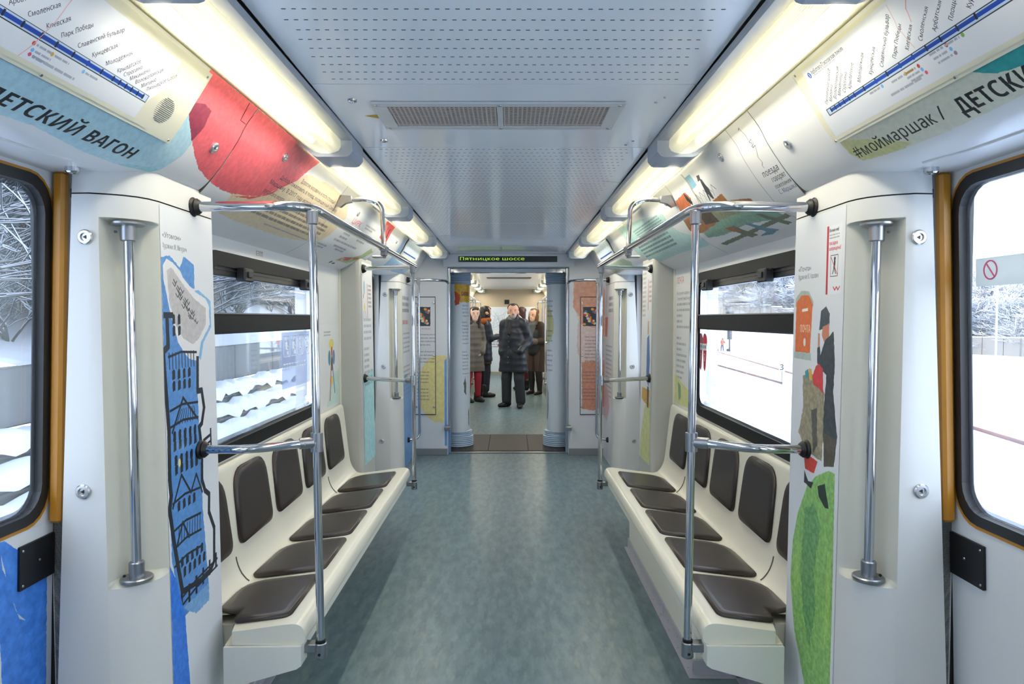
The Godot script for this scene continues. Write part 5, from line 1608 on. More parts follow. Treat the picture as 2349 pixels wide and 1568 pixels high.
func handrail(sg: float) -> void:
	var side := "left" if sg < 0 else "right"
	var t := thing("handrail", "chrome overhead handrail with two poles along the %s bench" % side, "handrail")
	var x := 0.633
	var f := func(a, y, z): return P(sg * a, y, z)
	part(t, "overhead_rail", tubed(bend([f.call(1.03, 1.806, 2.262), f.call(0.645, 1.812, 2.262), f.call(0.638, 1.800, 4.73)], 0.14, 10), 0.0165, 14), chrome)
	rubber(t, f.call(1.026, 1.806, 2.262), Vector3(-sg, 0, 0))
	part(t, "cross_rail", tubed([f.call(0.637, 1.79, 4.66), f.call(1.022, 1.79, 4.83)], 0.0145), chrome)
	rubber(t, f.call(1.022, 1.79, 4.83), Vector3(-sg, 0, 0.42).normalized())
	for e in [[2.32, 0.648, 0.633, 1.80], [4.645, 0.640, 0.636, 1.79]]:
		var pole := part(t, "pole", tubed([f.call(e[1], e[3], e[0]), f.call(e[2], 0.30, e[0])], 0.0135, 14), chrome)
		var mb := MB.new()   # socket under the rail
		lathe(mb, f.call(e[1], e[3] - 0.045, e[0]), Vector3.UP, [[0.0135, 0.0], [0.019, 0.004], [0.02, 0.045], [0.012, 0.05]], 16)
		part(pole, "top_socket", mb, steel)
		mb = MB.new()
		lathe(mb, f.call(e[2], 0.272, e[0]), Vector3.UP, [[0.0, 0.0], [0.019, 0.0], [0.021, 0.003], [0.021, 0.050], [0.019, 0.053], [0.0135, 0.053]], 18)
		box(mb, f.call(e[2] + 0.012, 0.295, e[0] - 0.02), f.call(0.72, 0.325, e[0] + 0.02), 0.003)
		var br := part(pole, "foot_bracket", mb, steel)
		mb = MB.new()
		lathe(mb, f.call(e[2], 0.324, e[0]), Vector3.UP, [[0.0135, 0.0], [0.0175, 0.0], [0.0175, 0.01], [0.0135, 0.012]], 16)
		part(br, "rubber_ring", mb, black)
		mb = MB.new()
		lathe(mb, f.call(e[2], 0.29, e[0] - 0.0205), Vector3(0, 0, 1), [[0.005, 0.0], [0.005, 0.0015], [0.003, 0.0015], [0.0, 0.0005]], 10)
		part(br, "set_screw", mb, black)
		# the low arm from the pole to the pillar
		var zz: float = e[0]
		var arm: MeshInstance3D
		if zz < 3.0:
			arm = part(t, "low_arm", tubed(bend([f.call(0.640, 1.018, 2.318), f.call(0.72, 1.016, 2.275), f.call(0.84, 1.008, 2.245), f.call(1.018, 1.004, 2.262)], 0.09, 8), 0.0145, 14), chrome)
			rubber(arm, f.call(1.015, 1.004, 2.262), Vector3(-sg, 0, 0))
		else:
			arm = part(t, "low_arm", tubed([f.call(0.638, 1.016, 4.645), f.call(1.018, 1.016, 4.83)], 0.0145, 12), chrome)
			rubber(arm, f.call(1.015, 1.016, 4.83), Vector3(-sg, 0, 0.42).normalized())
		mb = MB.new()
		lathe(mb, f.call(0.640, 0.985, zz), Vector3.UP, [[0.0135, 0.0], [0.0205, 0.001], [0.0205, 0.065], [0.0135, 0.066]], 18)
		var dirn := Vector3(sg * 0.08, 0, 0.043).normalized() if zz < 3.0 else Vector3(sg * 0.38, 0, -0.19).normalized()
		lathe(mb, f.call(0.640, 1.018, zz) + dirn * 0.012, dirn, [[0.0195, 0.0], [0.0195, 0.045], [0.0145, 0.047]], 16)
		var cl := part(arm, "clamp", mb, steel)
		for d in [0.0, 0.034]:
			mb = MB.new()
			lathe(mb, f.call(0.640, 1.018, zz) + Vector3(dirn.x * d, 0, dirn.z * d + 0.020), Vector3(0, 0, 1), [[0.0045, -0.001], [0.0045, 0.0016], [0.0, 0.0018]], 8)
			part(cl, "screw", mb, chrome)
	# curved hanger from the cove to the rail
	var hg := part(t, "hanger", tubed(bend([f.call(0.84, 2.058, 3.60), f.call(0.72, 2.065, 3.60), f.call(0.652, 2.035, 3.60), f.call(0.642, 1.815, 3.60)], 0.10, 10), 0.0125, 12), chrome)
	var mb := MB.new()
	prism(mb, [Vector2(.81, 2.078), Vector2(.858, 2.084), Vector2(.888, 2.028), Vector2(.868, 2.02), Vector2(.84, 2.04), Vector2(.805, 2.048)], func(a, y, d): return f.call(a, y, d), 3.583, 3.617)
	part(hg, "wall_bracket", mb, steel)
	mb = MB.new()
	tube(mb, [f.call(0.642, 1.806, 3.56), f.call(0.642, 1.805, 3.64)], 0.021, 14)
	box(mb, f.call(0.626, 1.765, 3.585), f.call(0.658, 1.80, 3.615), 0.005)
	box(mb, f.call(0.636, 1.757, 3.57), f.call(0.70, 1.767, 3.63), 0.003)
	part(hg, "rail_clamp", mb, steel)

func portal_rail(sg: float) -> void:
	var side := "left" if sg < 0 else "right"
	var t := thing("grab_rail", "thin chrome grab rail by the gangway opening, %s side" % side, "handrail")
	var f := func(a, y, z): return P(sg * a, y, z)
	part(t, "top_rail", tubed(bend([f.call(1.015, 1.825, 6.86), f.call(0.72, 1.825, 6.90), f.call(0.64, 1.825, 7.02), f.call(0.615, 1.80, 7.06)], 0.06, 6), 0.0135), chrome)
	rubber(t, f.call(1.013, 1.825, 6.86), Vector3(-sg, 0, 0))
	part(t, "upright", tubed([f.call(0.61, 1.955, 7.06), f.call(0.61, 0.30, 7.06)], 0.0125), chrome)
	var mb := MB.new()
	box(mb, f.call(0.60, 0.28, 7.03), f.call(0.66, 0.32, 7.165), 0.004)
	part(t, "foot_bracket", mb, steel)
	part(t, "hooked_bar", tubed(bend([f.call(0.90, 1.83, 6.88), f.call(0.895, 0.225, 6.88), f.call(1.013, 0.225, 6.80)], 0.09, 8), 0.0125), chrome)
	rubber(t, f.call(1.012, 0.225, 6.80), Vector3(-sg, 0, 0))
	mb = MB.new()
	box(mb, f.call(0.88, 1.79, 6.86), f.call(0.92, 1.845, 6.90), 0.005)
	part(t, "tee_clamp", mb, steel)

# ---------------------------------------------------------------- end wall and gangway
func endwall() -> void:
	var w := struct("wall_end", "white end wall with printed panels either side of the gangway opening", "wall")
	for sg in [-1.0, 1.0]:
		var mb := MB.new()
		box(mb, P(sg * 0.64, 0.0, 7.165), P(sg * 1.30, 2.30, 7.26))
		part(w, "panel", mb, mat(Color(0.82, 0.84, 0.87), 0.4))
		mb = MB.new()
		box(mb, P(sg * 0.64, 0.0, 7.15), P(sg * 1.02, 0.07, 7.166), 0.003)
		part(w, "skirting", mb, mat(Color(0.48, 0.5, 0.52), 0.5))
		# film with its art
		var cv := Cv.new(self, -1.013, -0.645, 2.0, 0.075, 460, Color(0.82, 0.84, 0.87)) if sg < 0 else Cv.new(self, 0.645, 1.013, 2.0, 0.075, 460, Color(0.82, 0.84, 0.87))
		if sg < 0:
			var l := []
			for k in 28:
				var a := TAU * k / 28
				l.append([-0.72 + 0.23 * cos(a), 0.70 + 0.36 * sin(a)])
			cv.poly(l, Color(0.85, 0.81, 0.57), 2.0, 0.07)
			cv.poly([[-0.668, 1.0], [-0.645, 1.02], [-0.645, 0.1], [-0.668, 0.1]], Color(0.40, 0.60, 0.83), 0.0, 0.08)
		else:
			cv.poly([[0.69, 1.83], [0.95, 1.85], [1.013, 1.75], [1.013, 0.55], [0.90, 0.47], [0.78, 0.49], [0.755, 0.60], [0.76, 0.95], [0.72, 1.15], [0.735, 1.45], [0.685, 1.55]], Color(0.82, 0.75, 0.75), 4.0, 0.08)
			cv.poly([[0.69, 1.83], [0.95, 1.85], [1.013, 1.75], [1.013, 1.25], [0.80, 1.30], [0.735, 1.50], [0.685, 1.55]], Color(0.80, 0.60, 0.53), 4.0, 0.1)
			cv.poly([[0.78, 0.95], [1.013, 1.0], [1.013, 0.52], [0.90, 0.47], [0.78, 0.49], [0.755, 0.60]], Color(0.78, 0.55, 0.47), 4.0, 0.1)
		_film_end(w, cv)
		var t := thing("poster_panel", "printed verse poster with black outline on the end wall, %s of the gangway" % ("left" if sg < 0 else "right"), "poster")
		var xa := -0.985 if sg < 0 else 0.755
		var xb := -0.76 if sg < 0 else 0.995
		var base := Color(0.81, 0.83, 0.86)
		cv = Cv.new(self, xa, xb, 1.668, 0.426, 620, base)
		if sg < 0:
			var l := []
			for k in 28:
				var a := TAU * k / 28
				l.append([-0.72 + 0.23 * cos(a), 0.70 + 0.36 * sin(a)])
			cv.poly(l, Color(0.85, 0.81, 0.57), 2.0, 0.07)
		else:
			cv.poly([[0.755, 1.668], [1.0, 1.668], [1.0, 1.3], [0.80, 1.33], [0.755, 1.40]], Color(0.80, 0.60, 0.53), 3.0, 0.1)
			cv.poly([[0.755, 1.38], [1.0, 1.32], [1.0, 0.98], [0.755, 0.98]], Color(0.82, 0.75, 0.75), 3.0, 0.08)
			cv.poly([[0.77, 0.98], [1.0, 1.0], [1.0, 0.52], [0.90, 0.47], [0.78, 0.49]], Color(0.78, 0.55, 0.47), 3.0, 0.1)
		for e in [[xa, xb, 1.668, 1.660], [xa, xb, 0.434, 0.426]]: cv.poly([[e[0], e[2]], [e[1], e[2]], [e[1], e[3]], [e[0], e[3]]], INK, 0.0, 0.0)
		for e in [[xa, xa + 0.006], [xb - 0.006, xb]]: cv.poly([[e[0], 1.668], [e[1], 1.668], [e[1], 0.426], [e[0], 0.426]], INK, 0.0, 0.0)
		# a generic bright picture of patches
		var x0 := xa + 0.03; var x1 := xb - 0.055
		cv.poly([[x0, 1.56], [x1, 1.56], [x1, 1.36], [x0, 1.36]], Color(0.20, 0.24, 0.28), 1.0, 0.1)
		var pal := [Color(0.84, 0.62, 0.22), Color(0.74, 0.2, 0.18), Color(0.85, 0.8, 0.66), Color(0.25, 0.42, 0.62), Color(0.82, 0.44, 0.2), Color(0.8, 0.78, 0.72)]
		for i in 22:
			var cx := lerpf(x0 + 0.015, x1 - 0.015, fmod(i * 0.37, 1.0)); var cy2 := lerpf(1.38, 1.54, fmod(i * 0.61, 1.0))
			cv.dot(cx, cy2, 0.016, 0.013, pal[i % 6])
		if sg < 0: cv.text("СКАЗКА О ГЛУПОМ МЫШОНКЕ", x0, 1.325, 0.017, Color(0.72, 0.25, 0.3), {"to": x1})
		var ls := ["Пела ночью мышка в норке:", "Спи, мышонок, замолчи!", "Дам тебе я хлебной корки", "И огарочек свечи.", "", "Отвечает ей мышонок:", "Голосок твой слишком тонок.", "Лучше, мама, не пищи,", "Ты мне няньку поищи!"] if sg < 0 else ["Сюжет «Сказки", "о глупом мышонке»", "пришел в голову", "во время вечерней", "прогулки по городу.", "Возвратившись домой,", "Маршак записал её", "сразу набело."]
		for i in ls.size():
			if ls[i] != "": cv.text(ls[i], x0 if sg < 0 else x0 + 0.02, (1.265 if sg < 0 else 1.24) - 0.036 * i, 0.0215, Color(0.25, 0.23, 0.28), {"wide": 0.78})
		for i in 9:
			if i == 4: continue
			cv.scribble(x0, 0.87 - 0.036 * i, (x1 - x0) * rng.randf_range(0.8, 1.0), 0.012, Color(0.36, 0.34, 0.4))
		var mb2 := MB.new()
		box(mb2, P(xa, 0.426, 7.1565), P(xb, 1.668, 7.163))
		part(t, "board", mb2, base_mat(base))
		mb2 = MB.new()
		mb2.quad(P(xa, 1.668, 7.156), P(xb, 1.668, 7.156), P(xb, 0.426, 7.156), P(xa, 0.426, 7.156), Vector3(0, 0, 1), Vector2(0, 0), Vector2(1, 0), Vector2(1, 1), Vector2(0, 1))
		part(t, "print", mb2, tex_mat(cv.img, 0.35))
		for y in [1.60, 1.05, 0.51]:
			for xx in [xa + 0.02, xb - 0.02]:
				mb2 = MB.new()
				lathe(mb2, P(xx, y, 7.156), Vector3(0, 0, 1), [[0.013, 0.0], [0.012, 0.003], [0.005, 0.004], [0.0, 0.003]], 12)
				part(t, "fastener", mb2, chrome)
	# lintel with the line of lit text
	var mb := MB.new()
	box(mb, P(-0.68, 1.978, 7.13), P(0.70, 2.115, 7.26), 0.008)
	part(w, "lintel", mb, mat(Color(0.80, 0.82, 0.85), 0.35))
	mb = MB.new()
	box(mb, P(-0.64, 2.10, 7.26), P(0.64, 2.30, 7.3))
	part(w, "upper_panel", mb, white)
	var d := thing("text_display", "dark display with a running line of green text above the gangway", "display")
	mb = MB.new()
	box(mb, P(-0.516, 2.026, 7.122), P(0.511, 2.086, 7.132), 0.002)
	part(d, "screen", mb, mat(Color(0.17, 0.19, 0.2), 0.25))
	mb = MB.new()
	var gl := glyphs("Пятницкое шоссе", false)
	var sc := 0.67 / float(gl[1])
	for i in range(0, gl[0].size(), 3):
		var q := []
		for j in 3: q.append(P(-0.50 + gl[0][i + j].x * sc, 2.045 + gl[0][i + j].y * sc * 0.55, 7.121))
		mb.tri(q[0], q[1], q[2], Vector3(0, 0, 1), Vector3(0, 0, 1), Vector3(0, 0, 1))
	part(d, "lit_text", mb, glow(Color(0.62, 0.80, 0.22), 0.5))

func base_mat(c: Color) -> StandardMaterial3D:
	return mat(c, 0.4)

func _film_end(t: Node, cv: Cv) -> void:
	var mb := MB.new()
	mb.quad(P(cv.z0, cv.t0, 7.1638), P(cv.z1, cv.t0, 7.1638), P(cv.z1, cv.t1, 7.1638), P(cv.z0, cv.t1, 7.1638), Vector3(0, 0, 1), Vector2(0, 0), Vector2(1, 0), Vector2(1, 1), Vector2(0, 1))
	part(t, "printed_film", mb, tex_mat(cv.img, 0.35))

func gangway() -> void:
	var body := struct("trim_4", "grey walls and ceiling of the gangway between the carriages", "gangway")
	var dark := mat(Color(0.30, 0.36, 0.43), 0.5)
	var mb := MB.new()
	box(mb, P(-0.95, 1.995, 7.26), P(0.95, 2.05, 8.5))
	part(body, "gangway_ceiling", mb, mat(Color(0.62, 0.64, 0.68), 0.15, 0.7))
	mb = MB.new()
	box(mb, P(-0.62, 1.925, 7.30), P(0.62, 1.99, 7.34), 0.004)
	part(body, "lintel_strip", mb, mat(Color(0.75, 0.76, 0.78), 0.08, 1.0))
	for sg in [-1.0, 1.0]:
		mb = MB.new()
		box(mb, P(sg * 0.78, -0.05, 7.26), P(sg * 0.86, 2.05, 8.5))
		part(body, "bellows_wall", mb, dark)
		mb = MB.new()
		for k in 18: box(mb, P(sg * 0.755, 0.0, 7.30 + 0.065 * k), P(sg * 0.782, 1.98, 7.33 + 0.065 * k), 0.004)
		part(body, "bellows_folds", mb, mat(Color(0.34, 0.42, 0.50), 0.55))
		mb = MB.new()
		box(mb, P(sg * 0.615, 0.0, 7.26), P(sg * 0.66, 1.98, 7.30), 0.003)
		part(body, "portal_edge", mb, mat(Color(0.42, 0.56, 0.75) if sg < 0 else Color(0.55, 0.60, 0.68), 0.4))
		# the rounded fairing column of the gangway
		var t := thing("gangway_column", "pale blue rounded gangway column with ribbed grey ends and a print, %s side" % ("left" if sg < 0 else "right"), "column")
		var at := P(sg * 0.565, 0.0, 7.72)
		mb = MB.new()
		var cv := Cv.new(self, 0.0, 0.85, 1.82, 0.17, 420, Color(0.87, 0.91, 0.96))
		if sg < 0:
			cv.poly([[0.40, 1.82], [0.66, 1.82], [0.66, 1.62], [0.40, 1.62]], Color(0.86, 0.68, 0.22), 2.0, 0.14)
			cv.poly([[0.40, 1.74], [0.46, 1.70], [0.45, 1.60], [0.40, 1.58]], Color(0.80, 0.30, 0.18), 2.0, 0.12)
			cv.text("БАГАЖ", 0.475, 1.69, 0.060, Color(0.45, 0.16, 0.12), {"bold": true, "to": 0.585})
			var ls := ["Диван,", "Чемодан,", "Саквояж,", "Картину,", "Корзину,", "Картонку"]
			for blk in [[1.575, 3], [1.39, 6], [1.06, 6]]:
				for i in ls.size():
					if i >= 6 - blk[1]: cv.text(ls[i], 0.48, blk[0] - 0.038 * (i - 6 + blk[1]), 0.027, Color(0.38, 0.41, 0.5), {"wide": 0.85})
			for y in [1.46, 1.155, 0.82]: cv.text("И маленькую собачонку", 0.48, y, 0.024, Color(0.38, 0.41, 0.5), {"to": 0.60})
			cv.poly([[0.50, 0.72], [0.52, 0.80], [0.535, 0.70], [0.53, 0.58], [0.505, 0.62]], Color(0.38, 0.38, 0.36), 1.5, 0.1)
			cv.poly([[0.57, 0.40], [0.59, 0.44], [0.59, 0.22], [0.575, 0.25]], Color(0.45, 0.45, 0.45), 1.5, 0.1)
		else:
			var l := []
			for k in 24:
				var a := TAU * k / 24
				l.append([0.26 + 0.10 * cos(a), 1.36 + 0.21 * sin(a)])
			cv.poly(l, Color(0.80, 0.80, 0.62), 2.0, 0.06)
			for i in 15:
				if i in [4, 5, 9]: continue
				cv.scribble(0.245, 1.62 - 0.055 * i, 0.10, 0.02, Color(0.45, 0.48, 0.58))
			cv.poly([[0.24, 0.72], [0.28, 0.60], [0.285, 0.45], [0.265, 0.30], [0.24, 0.32]], Color(0.70, 0.71, 0.74), 2.0, 0.06)
			cv.line([[0.24, 0.72], [0.28, 0.60], [0.285, 0.45], [0.265, 0.30]], 0.006, Color(0.35, 0.36, 0.4))
		var g := []
		for y in [1.82, 1.2, 0.6, 0.17]:
			var row := []
			for k in 33:
				var a := TAU * k / 32 + PI
				row.append(at + Vector3(sin(a) * 0.132, y, cos(a) * 0.132 * 1.25))
			g.append(row)
		# v follows height, u runs round the column
		var vs := [0.0, (1.82 - 1.2) / 1.65, (1.82 - 0.6) / 1.65, 1.0]
		_column(mb, g, at, vs)
		part(t, "shaft", mb, tex_mat(cv.img, 0.4))
		var rib := mat(Color(0.70, 0.79, 0.88), 0.5)
		var pr := []
		for k in 9: pr.append_array([[0.163 - (0.014 if k > 5 else 0.0), 0.02 * k], [0.170 - (0.014 if k > 5 else 0.0), 0.02 * k + 0.01]])
		pr.append([0.131, 0.185])
		mb = MB.new()
		lathe(mb, at + Vector3(0, 0.005, 0), Vector3.UP, [[0.0, 0.0], [0.14, 0.0]] + pr, 26)
		part(t, "ribbed_foot", mb, rib, "blue-grey ribbed foot")
		pr = [[0.131, 0.0]]
		for k in 8: pr.append_array([[0.150, 0.004 + 0.02 * k], [0.139, 0.013 + 0.02 * k]])
		mb = MB.new()
		lathe(mb, at + Vector3(0, 1.81, 0), Vector3.UP, pr + [[0.13, 0.178]], 26)
		part(t, "ribbed_head", mb, rib, "blue-grey ribbed head")

func _column(mb: MB, g: Array, at: Vector3, vs: Array) -> void:
	for i in g.size() - 1:
		for j in g[i].size() - 1:
			var nn := []
			for p in [g[i][j], g[i][j + 1], g[i + 1][j + 1], g[i + 1][j]]:
				var o: Vector3 = p - at
				nn.append(Vector3(o.x, 0, o.z).normalized())
			var ua: float = float(j) / (g[i].size() - 1); var ub: float = float(j + 1) / (g[i].size() - 1)
			mb.tri(g[i][j], g[i][j + 1], g[i + 1][j + 1], nn[0], nn[1], nn[2], Vector2(ua, vs[i]), Vector2(ub, vs[i]), Vector2(ub, vs[i + 1]))
			mb.tri(g[i][j], g[i + 1][j + 1], g[i + 1][j], nn[0], nn[2], nn[3], Vector2(ua, vs[i]), Vector2(ub, vs[i + 1]), Vector2(ua, vs[i + 1]))

# ---------------------------------------------------------------- the carriage beyond
func next_carriage() -> void:
	var fl := struct("floor", "same green-grey floor in the carriage beyond the gangway", "floor")
	var fm: StandardMaterial3D = M["floor"]
	var mb := MB.new()
	box(mb, P(-1.34, -0.06, 8.42), P(1.34, 0.0, 17.4))
	part(fl, "flooring", mb, fm)
	var ce := struct("ceiling", "white ceiling of the carriage beyond", "ceiling")
	mb = MB.new()
	box(mb, P(-1.40, 2.17, 8.42), P(1.40, 2.30, 17.4))
	part(ce, "panel", mb, mat(Color(0.82, 0.84, 0.86), 0.2))
	mb = MB.new()
	box(mb, P(-0.4, 2.16, 12.2), P(0.4, 2.172, 12.5), 0.003)
	part(ce, "vent", mb, mat(Color(0.45, 0.42, 0.40), 0.6))
	for sg in [-1.0, 1.0]:
		var side := "left" if sg < 0 else "right"
		var w := struct("wall_%s" % side, "white %s side wall of the carriage beyond" % side, "wall")
		mb = MB.new()
		frame(mb, sg, rr(8.42, 12.6, 0.0, 2.18, 0.001), rr(9.6, 11.2, 0.87, 1.70, 0.09), 1.17, 1.28)
		part(w, "panel", mb, white)
		mb = MB.new()
		frame(mb, sg, rr(12.6, 17.4, 0.0, 2.18, 0.001), rr(13.6, 15.6, 0.87, 1.70, 0.09), 1.17, 1.28)
		part(w, "panel", mb, white)
		mb = MB.new()
		cove_sheet(mb, sg, PW, 8.42, 17.38, 0.0, 0.5, 0.0)
		part(w, "cove", mb, mat(Color(0.83, 0.83, 0.80), 0.4))
		mb = MB.new()
		box(mb, P(sg * 0.70, 0.0, 8.42), P(sg * 1.30, 2.20, 8.5))
		part(w, "portal_panel", mb, white)
		for i in 3:
			var win := struct("window_%d" % (3 + i + (3 if sg > 0 else 0)), "far window in the carriage beyond", "window") if i < 2 else null
			if win:
				mb = MB.new()
				var z := [[9.6, 11.2], [13.6, 15.6]][i] as Array
				frame(mb, sg, rr(z[0], z[1], 0.87, 1.70, 0.09), rr(z[0] + 0.06, z[1] - 0.06, 0.93, 1.64, 0.07), 1.16, 1.21)
				part(win, "frame", mb, black)
				mb = MB.new()
				pane(mb, sg, rr(z[0] + 0.05, z[1] - 0.05, 0.92, 1.65, 0.07), 1.19)
				part(win, "glass", mb, glass)
		for i in 6:   # lamps of the far row, with grey end caps
			var za := 8.6 + 1.45 * i
			var t := thing("ceiling_lamp", "%s ceiling lamp from the gangway in the %s row of the carriage beyond" % [["first", "second", "third", "fourth", "fifth", "last"][i], side], "lamp", Vector3.ZERO, 0.0, "far lamps of the %s row" % side)
			mb = MB.new()
			var pr := [[.652, 2.150], [.650, 2.112], [.70, 2.09], [.755, 2.098], [.818, 2.142]]
			var g := []
			for e in pr: g.append([P(sg * e[0], e[1], za), P(sg * e[0], e[1], za + 1.28)])
			sheet(mb, g, Vector3(0, -1, 0))
			part(t, "diffuser", mb, glow(Color(1.0, 0.94, 0.74), 0.85))
			mb = MB.new()
			prism(mb, [Vector2(.604, 2.158), Vector2(.618, 2.082), Vector2(.745, 2.078), Vector2(.825, 2.14), Vector2(.825, 2.158)], func(x, y, d): return P(sg * x, y, d), za + 1.28, za + 1.45)
			part(t, "end_cap", mb, greyplastic)
			var al := AreaLight3D.new()
			al.name = "lamp_light"; al.area_size = Vector2(0.10, 1.2); al.light_energy = 0.52; al.light_color = Color(1.0, 0.965, 0.88); al.shadow_enabled = true
			t.add_child(al)
			al.position = P(sg * 0.70, 2.085, za + 0.64); al.rotation = Vector3(-PI / 2, 0, 0)
		var h := thing("handrail", "far chrome handrail in the carriage beyond, %s side" % side, "handrail")
		part(h, "overhead_rail", tubed([P(sg * 0.633, 1.80, 9.4), P(sg * 0.633, 1.80, 16.6)], 0.016), chrome)
		for z in [9.6, 11.9, 12.9, 15.2]:
			part(h, "pole", tubed([P(sg * 0.633, 1.80, z), P(sg * 0.633, 0.30, z)], 0.0135), chrome)
			part(h, "cross_rail", tubed([P(sg * 0.633, 1.80, z), P(sg * 1.1, 1.80, z)], 0.014), chrome)
			part(h, "low_arm", tubed([P(sg * 0.633, 1.02, z), P(sg * 1.1, 1.02, z)], 0.014), chrome)
			for i in 1:
				mb = MB.new()
				box(mb, P(sg * 0.62, 0.28, z - 0.02), P(sg * 0.75, 0.32, z + 0.02), 0.004)
				part(h, "foot_bracket", mb, steel)
		for zb in [9.1, 12.95]:
			var b := thing("bench", "far cream bench in the carriage beyond, %s side, %s" % [side, "nearer" if zb < 12.0 else "farther"], "bench")
			mb = MB.new()
			prism(mb, [Vector2(1.168, .84), Vector2(1.13, .83), Vector2(1.09, .46), Vector2(1.02, .375), Vector2(.70, .408), Vector2(.674, .38), Vector2(.68, .30), Vector2(1.168, .25)], func(x, y, d): return P(sg * x, y, d), zb, zb + 2.3)
			part(b, "shell", mb, cream)
			for i in 5:
				mb = MB.new()
				box(mb, P(sg * 0.745, 0.395, zb + 0.03 + 0.455 * i), P(sg * 1.03, 0.42, zb + 0.43 + 0.455 * i), 0.01)
				part(b, "seat_cushion", mb, mat(Color(0.17, 0.135, 0.12), 0.33))
				mb = MB.new()
				prism(mb, [Vector2(1.085, .50), Vector2(1.12, .80), Vector2(1.135, .80), Vector2(1.10, .50)], func(x, y, d): return P(sg * x, y, d), zb + 0.04 + 0.455 * i, zb + 0.42 + 0.455 * i)
				part(b, "back_cushion", mb, mat(Color(0.17, 0.135, 0.12), 0.33))
	var ew := struct("wall_far", "end wall of the carriage beyond with printed sheets", "wall")
	mb = MB.new()
	box(mb, P(-1.40, 0.0, 17.3), P(1.40, 2.3, 17.4))
	part(ew, "panel", mb, mat(Color(0.72, 0.66, 0.58), 0.45))
	mb = MB.new()
	box(mb, P(-1.0, 0.0, 17.285), P(1.0, 0.08, 17.302))
	part(ew, "skirting", mb, mat(Color(0.6, 0.6, 0.6), 0.4))
	mb = MB.new()
	box(mb, P(-0.12, 1.80, 17.285), P(0.0, 1.91, 17.302))
	part(ew, "camera_square", mb, black, "small black square")
	var t := thing("network_map", "white metro network map on the far end wall", "map")
	var cv := Cv.new(self, -0.75, 0.65, 1.72, 0.10, 200, Color(0.80, 0.84, 0.90))
	for i in 40: cv.line([[-0.45 + rng.randf() * 0.4, 1.15 + rng.randf() * 0.5], [-0.45 + rng.randf() * 0.4, 1.15 + rng.randf() * 0.5]], 0.006, Color(0.62, 0.66, 0.74))
	for i in 5: cv.scribble(-0.7, 0.95 - 0.06 * i, 0.6, 0.03, Color(0.35, 0.36, 0.42))
	cv.text("КАК", -0.30, 0.85, 0.09, Color(0.25, 0.28, 0.35), {"bold": true})
	for i in 5: cv.dot(-0.28 + 0.06 * i, 0.76, 0.018, 0.02, Color(0.7, 0.25, 0.25))
	mb = MB.new()
	mb.quad(P(-0.75, 1.72, 17.2925), P(0.65, 1.72, 17.292), P(0.65, 0.10, 17.292), P(-0.75, 0.10, 17.292), Vector3(0, 0, 1), Vector2(0, 0), Vector2(1, 0), Vector2(1, 1), Vector2(0, 1))
	part(t, "print", mb, tex_mat(cv.img, 0.4))
	mb = MB.new()
	box(mb, P(-0.76, 0.09, 17.293), P(0.66, 1.73, 17.299))
	part(t, "board", mb, white)

# ---------------------------------------------------------------- people
func vcol(rough := 0.6) -> StandardMaterial3D:
	var key := "vcol%.2f" % rough
	if not M.has(key):
		var m := StandardMaterial3D.new()
		m.vertex_color_use_as_albedo = true; m.roughness = rough
		M[key] = m
	return M[key]

func lin(r: float, g: float, b: float) -> Color:   # an sRGB colour as the linear value vertex colours take
	return Color(r, g, b).srgb_to_linear()

func cloth(t: Node, called: String, bones: Array, cell: float, k: float, col: Color, rough := 0.7, ripple := 0.0, flat := 1.0, hem := -99.0) -> void:   # flat: depth of the garment next to its width
	var mb := MB.new()
	var s := Vector3(1, 1, 1.0 / flat)
	nets(mb, bones.map(func(b): return [b[0] * s, b[1] * s, b[2], b[3]]), cell, k, col, [], ripple, hem)
	for i in mb.v.size():
		mb.v[i].z *= flat
		mb.n[i] = (mb.n[i] * Vector3(1, 1, 1.0 / flat)).normalized()
	part(t, called, mb, vcol(rough))

func v3(x: float, y: float, z: float) -> Vector3:
	return Vector3(x, y, z)

func head_bones(c: Vector3, f: Vector3) -> Array:
	var r := Vector3.UP.cross(f).normalized()
	var u := Vector3.UP
	return [[c + u * 0.025 - f * 0.015, c + u * 0.03 + f * 0.012, 0.086, 0.084], [c - u * 0.02 + f * 0.02, c - u * 0.055 + f * 0.034, 0.072, 0.056], [c - u * 0.09 + f * 0.046, c - u * 0.085 + f * 0.05, 0.036, 0.036],
		[c + u * 0.0 + f * 0.092, c - u * 0.032 + f * 0.104, 0.008, 0.0125], [c + r * 0.084 - u * 0.01, c + r * 0.086 - u * 0.035, 0.014, 0.011], [c - r * 0.084 - u * 0.01, c - r * 0.086 - u * 0.035, 0.014, 0.011],
		[c - u * 0.06 - f * 0.02, c - u * 0.21 - f * 0.03, 0.05, 0.056]]

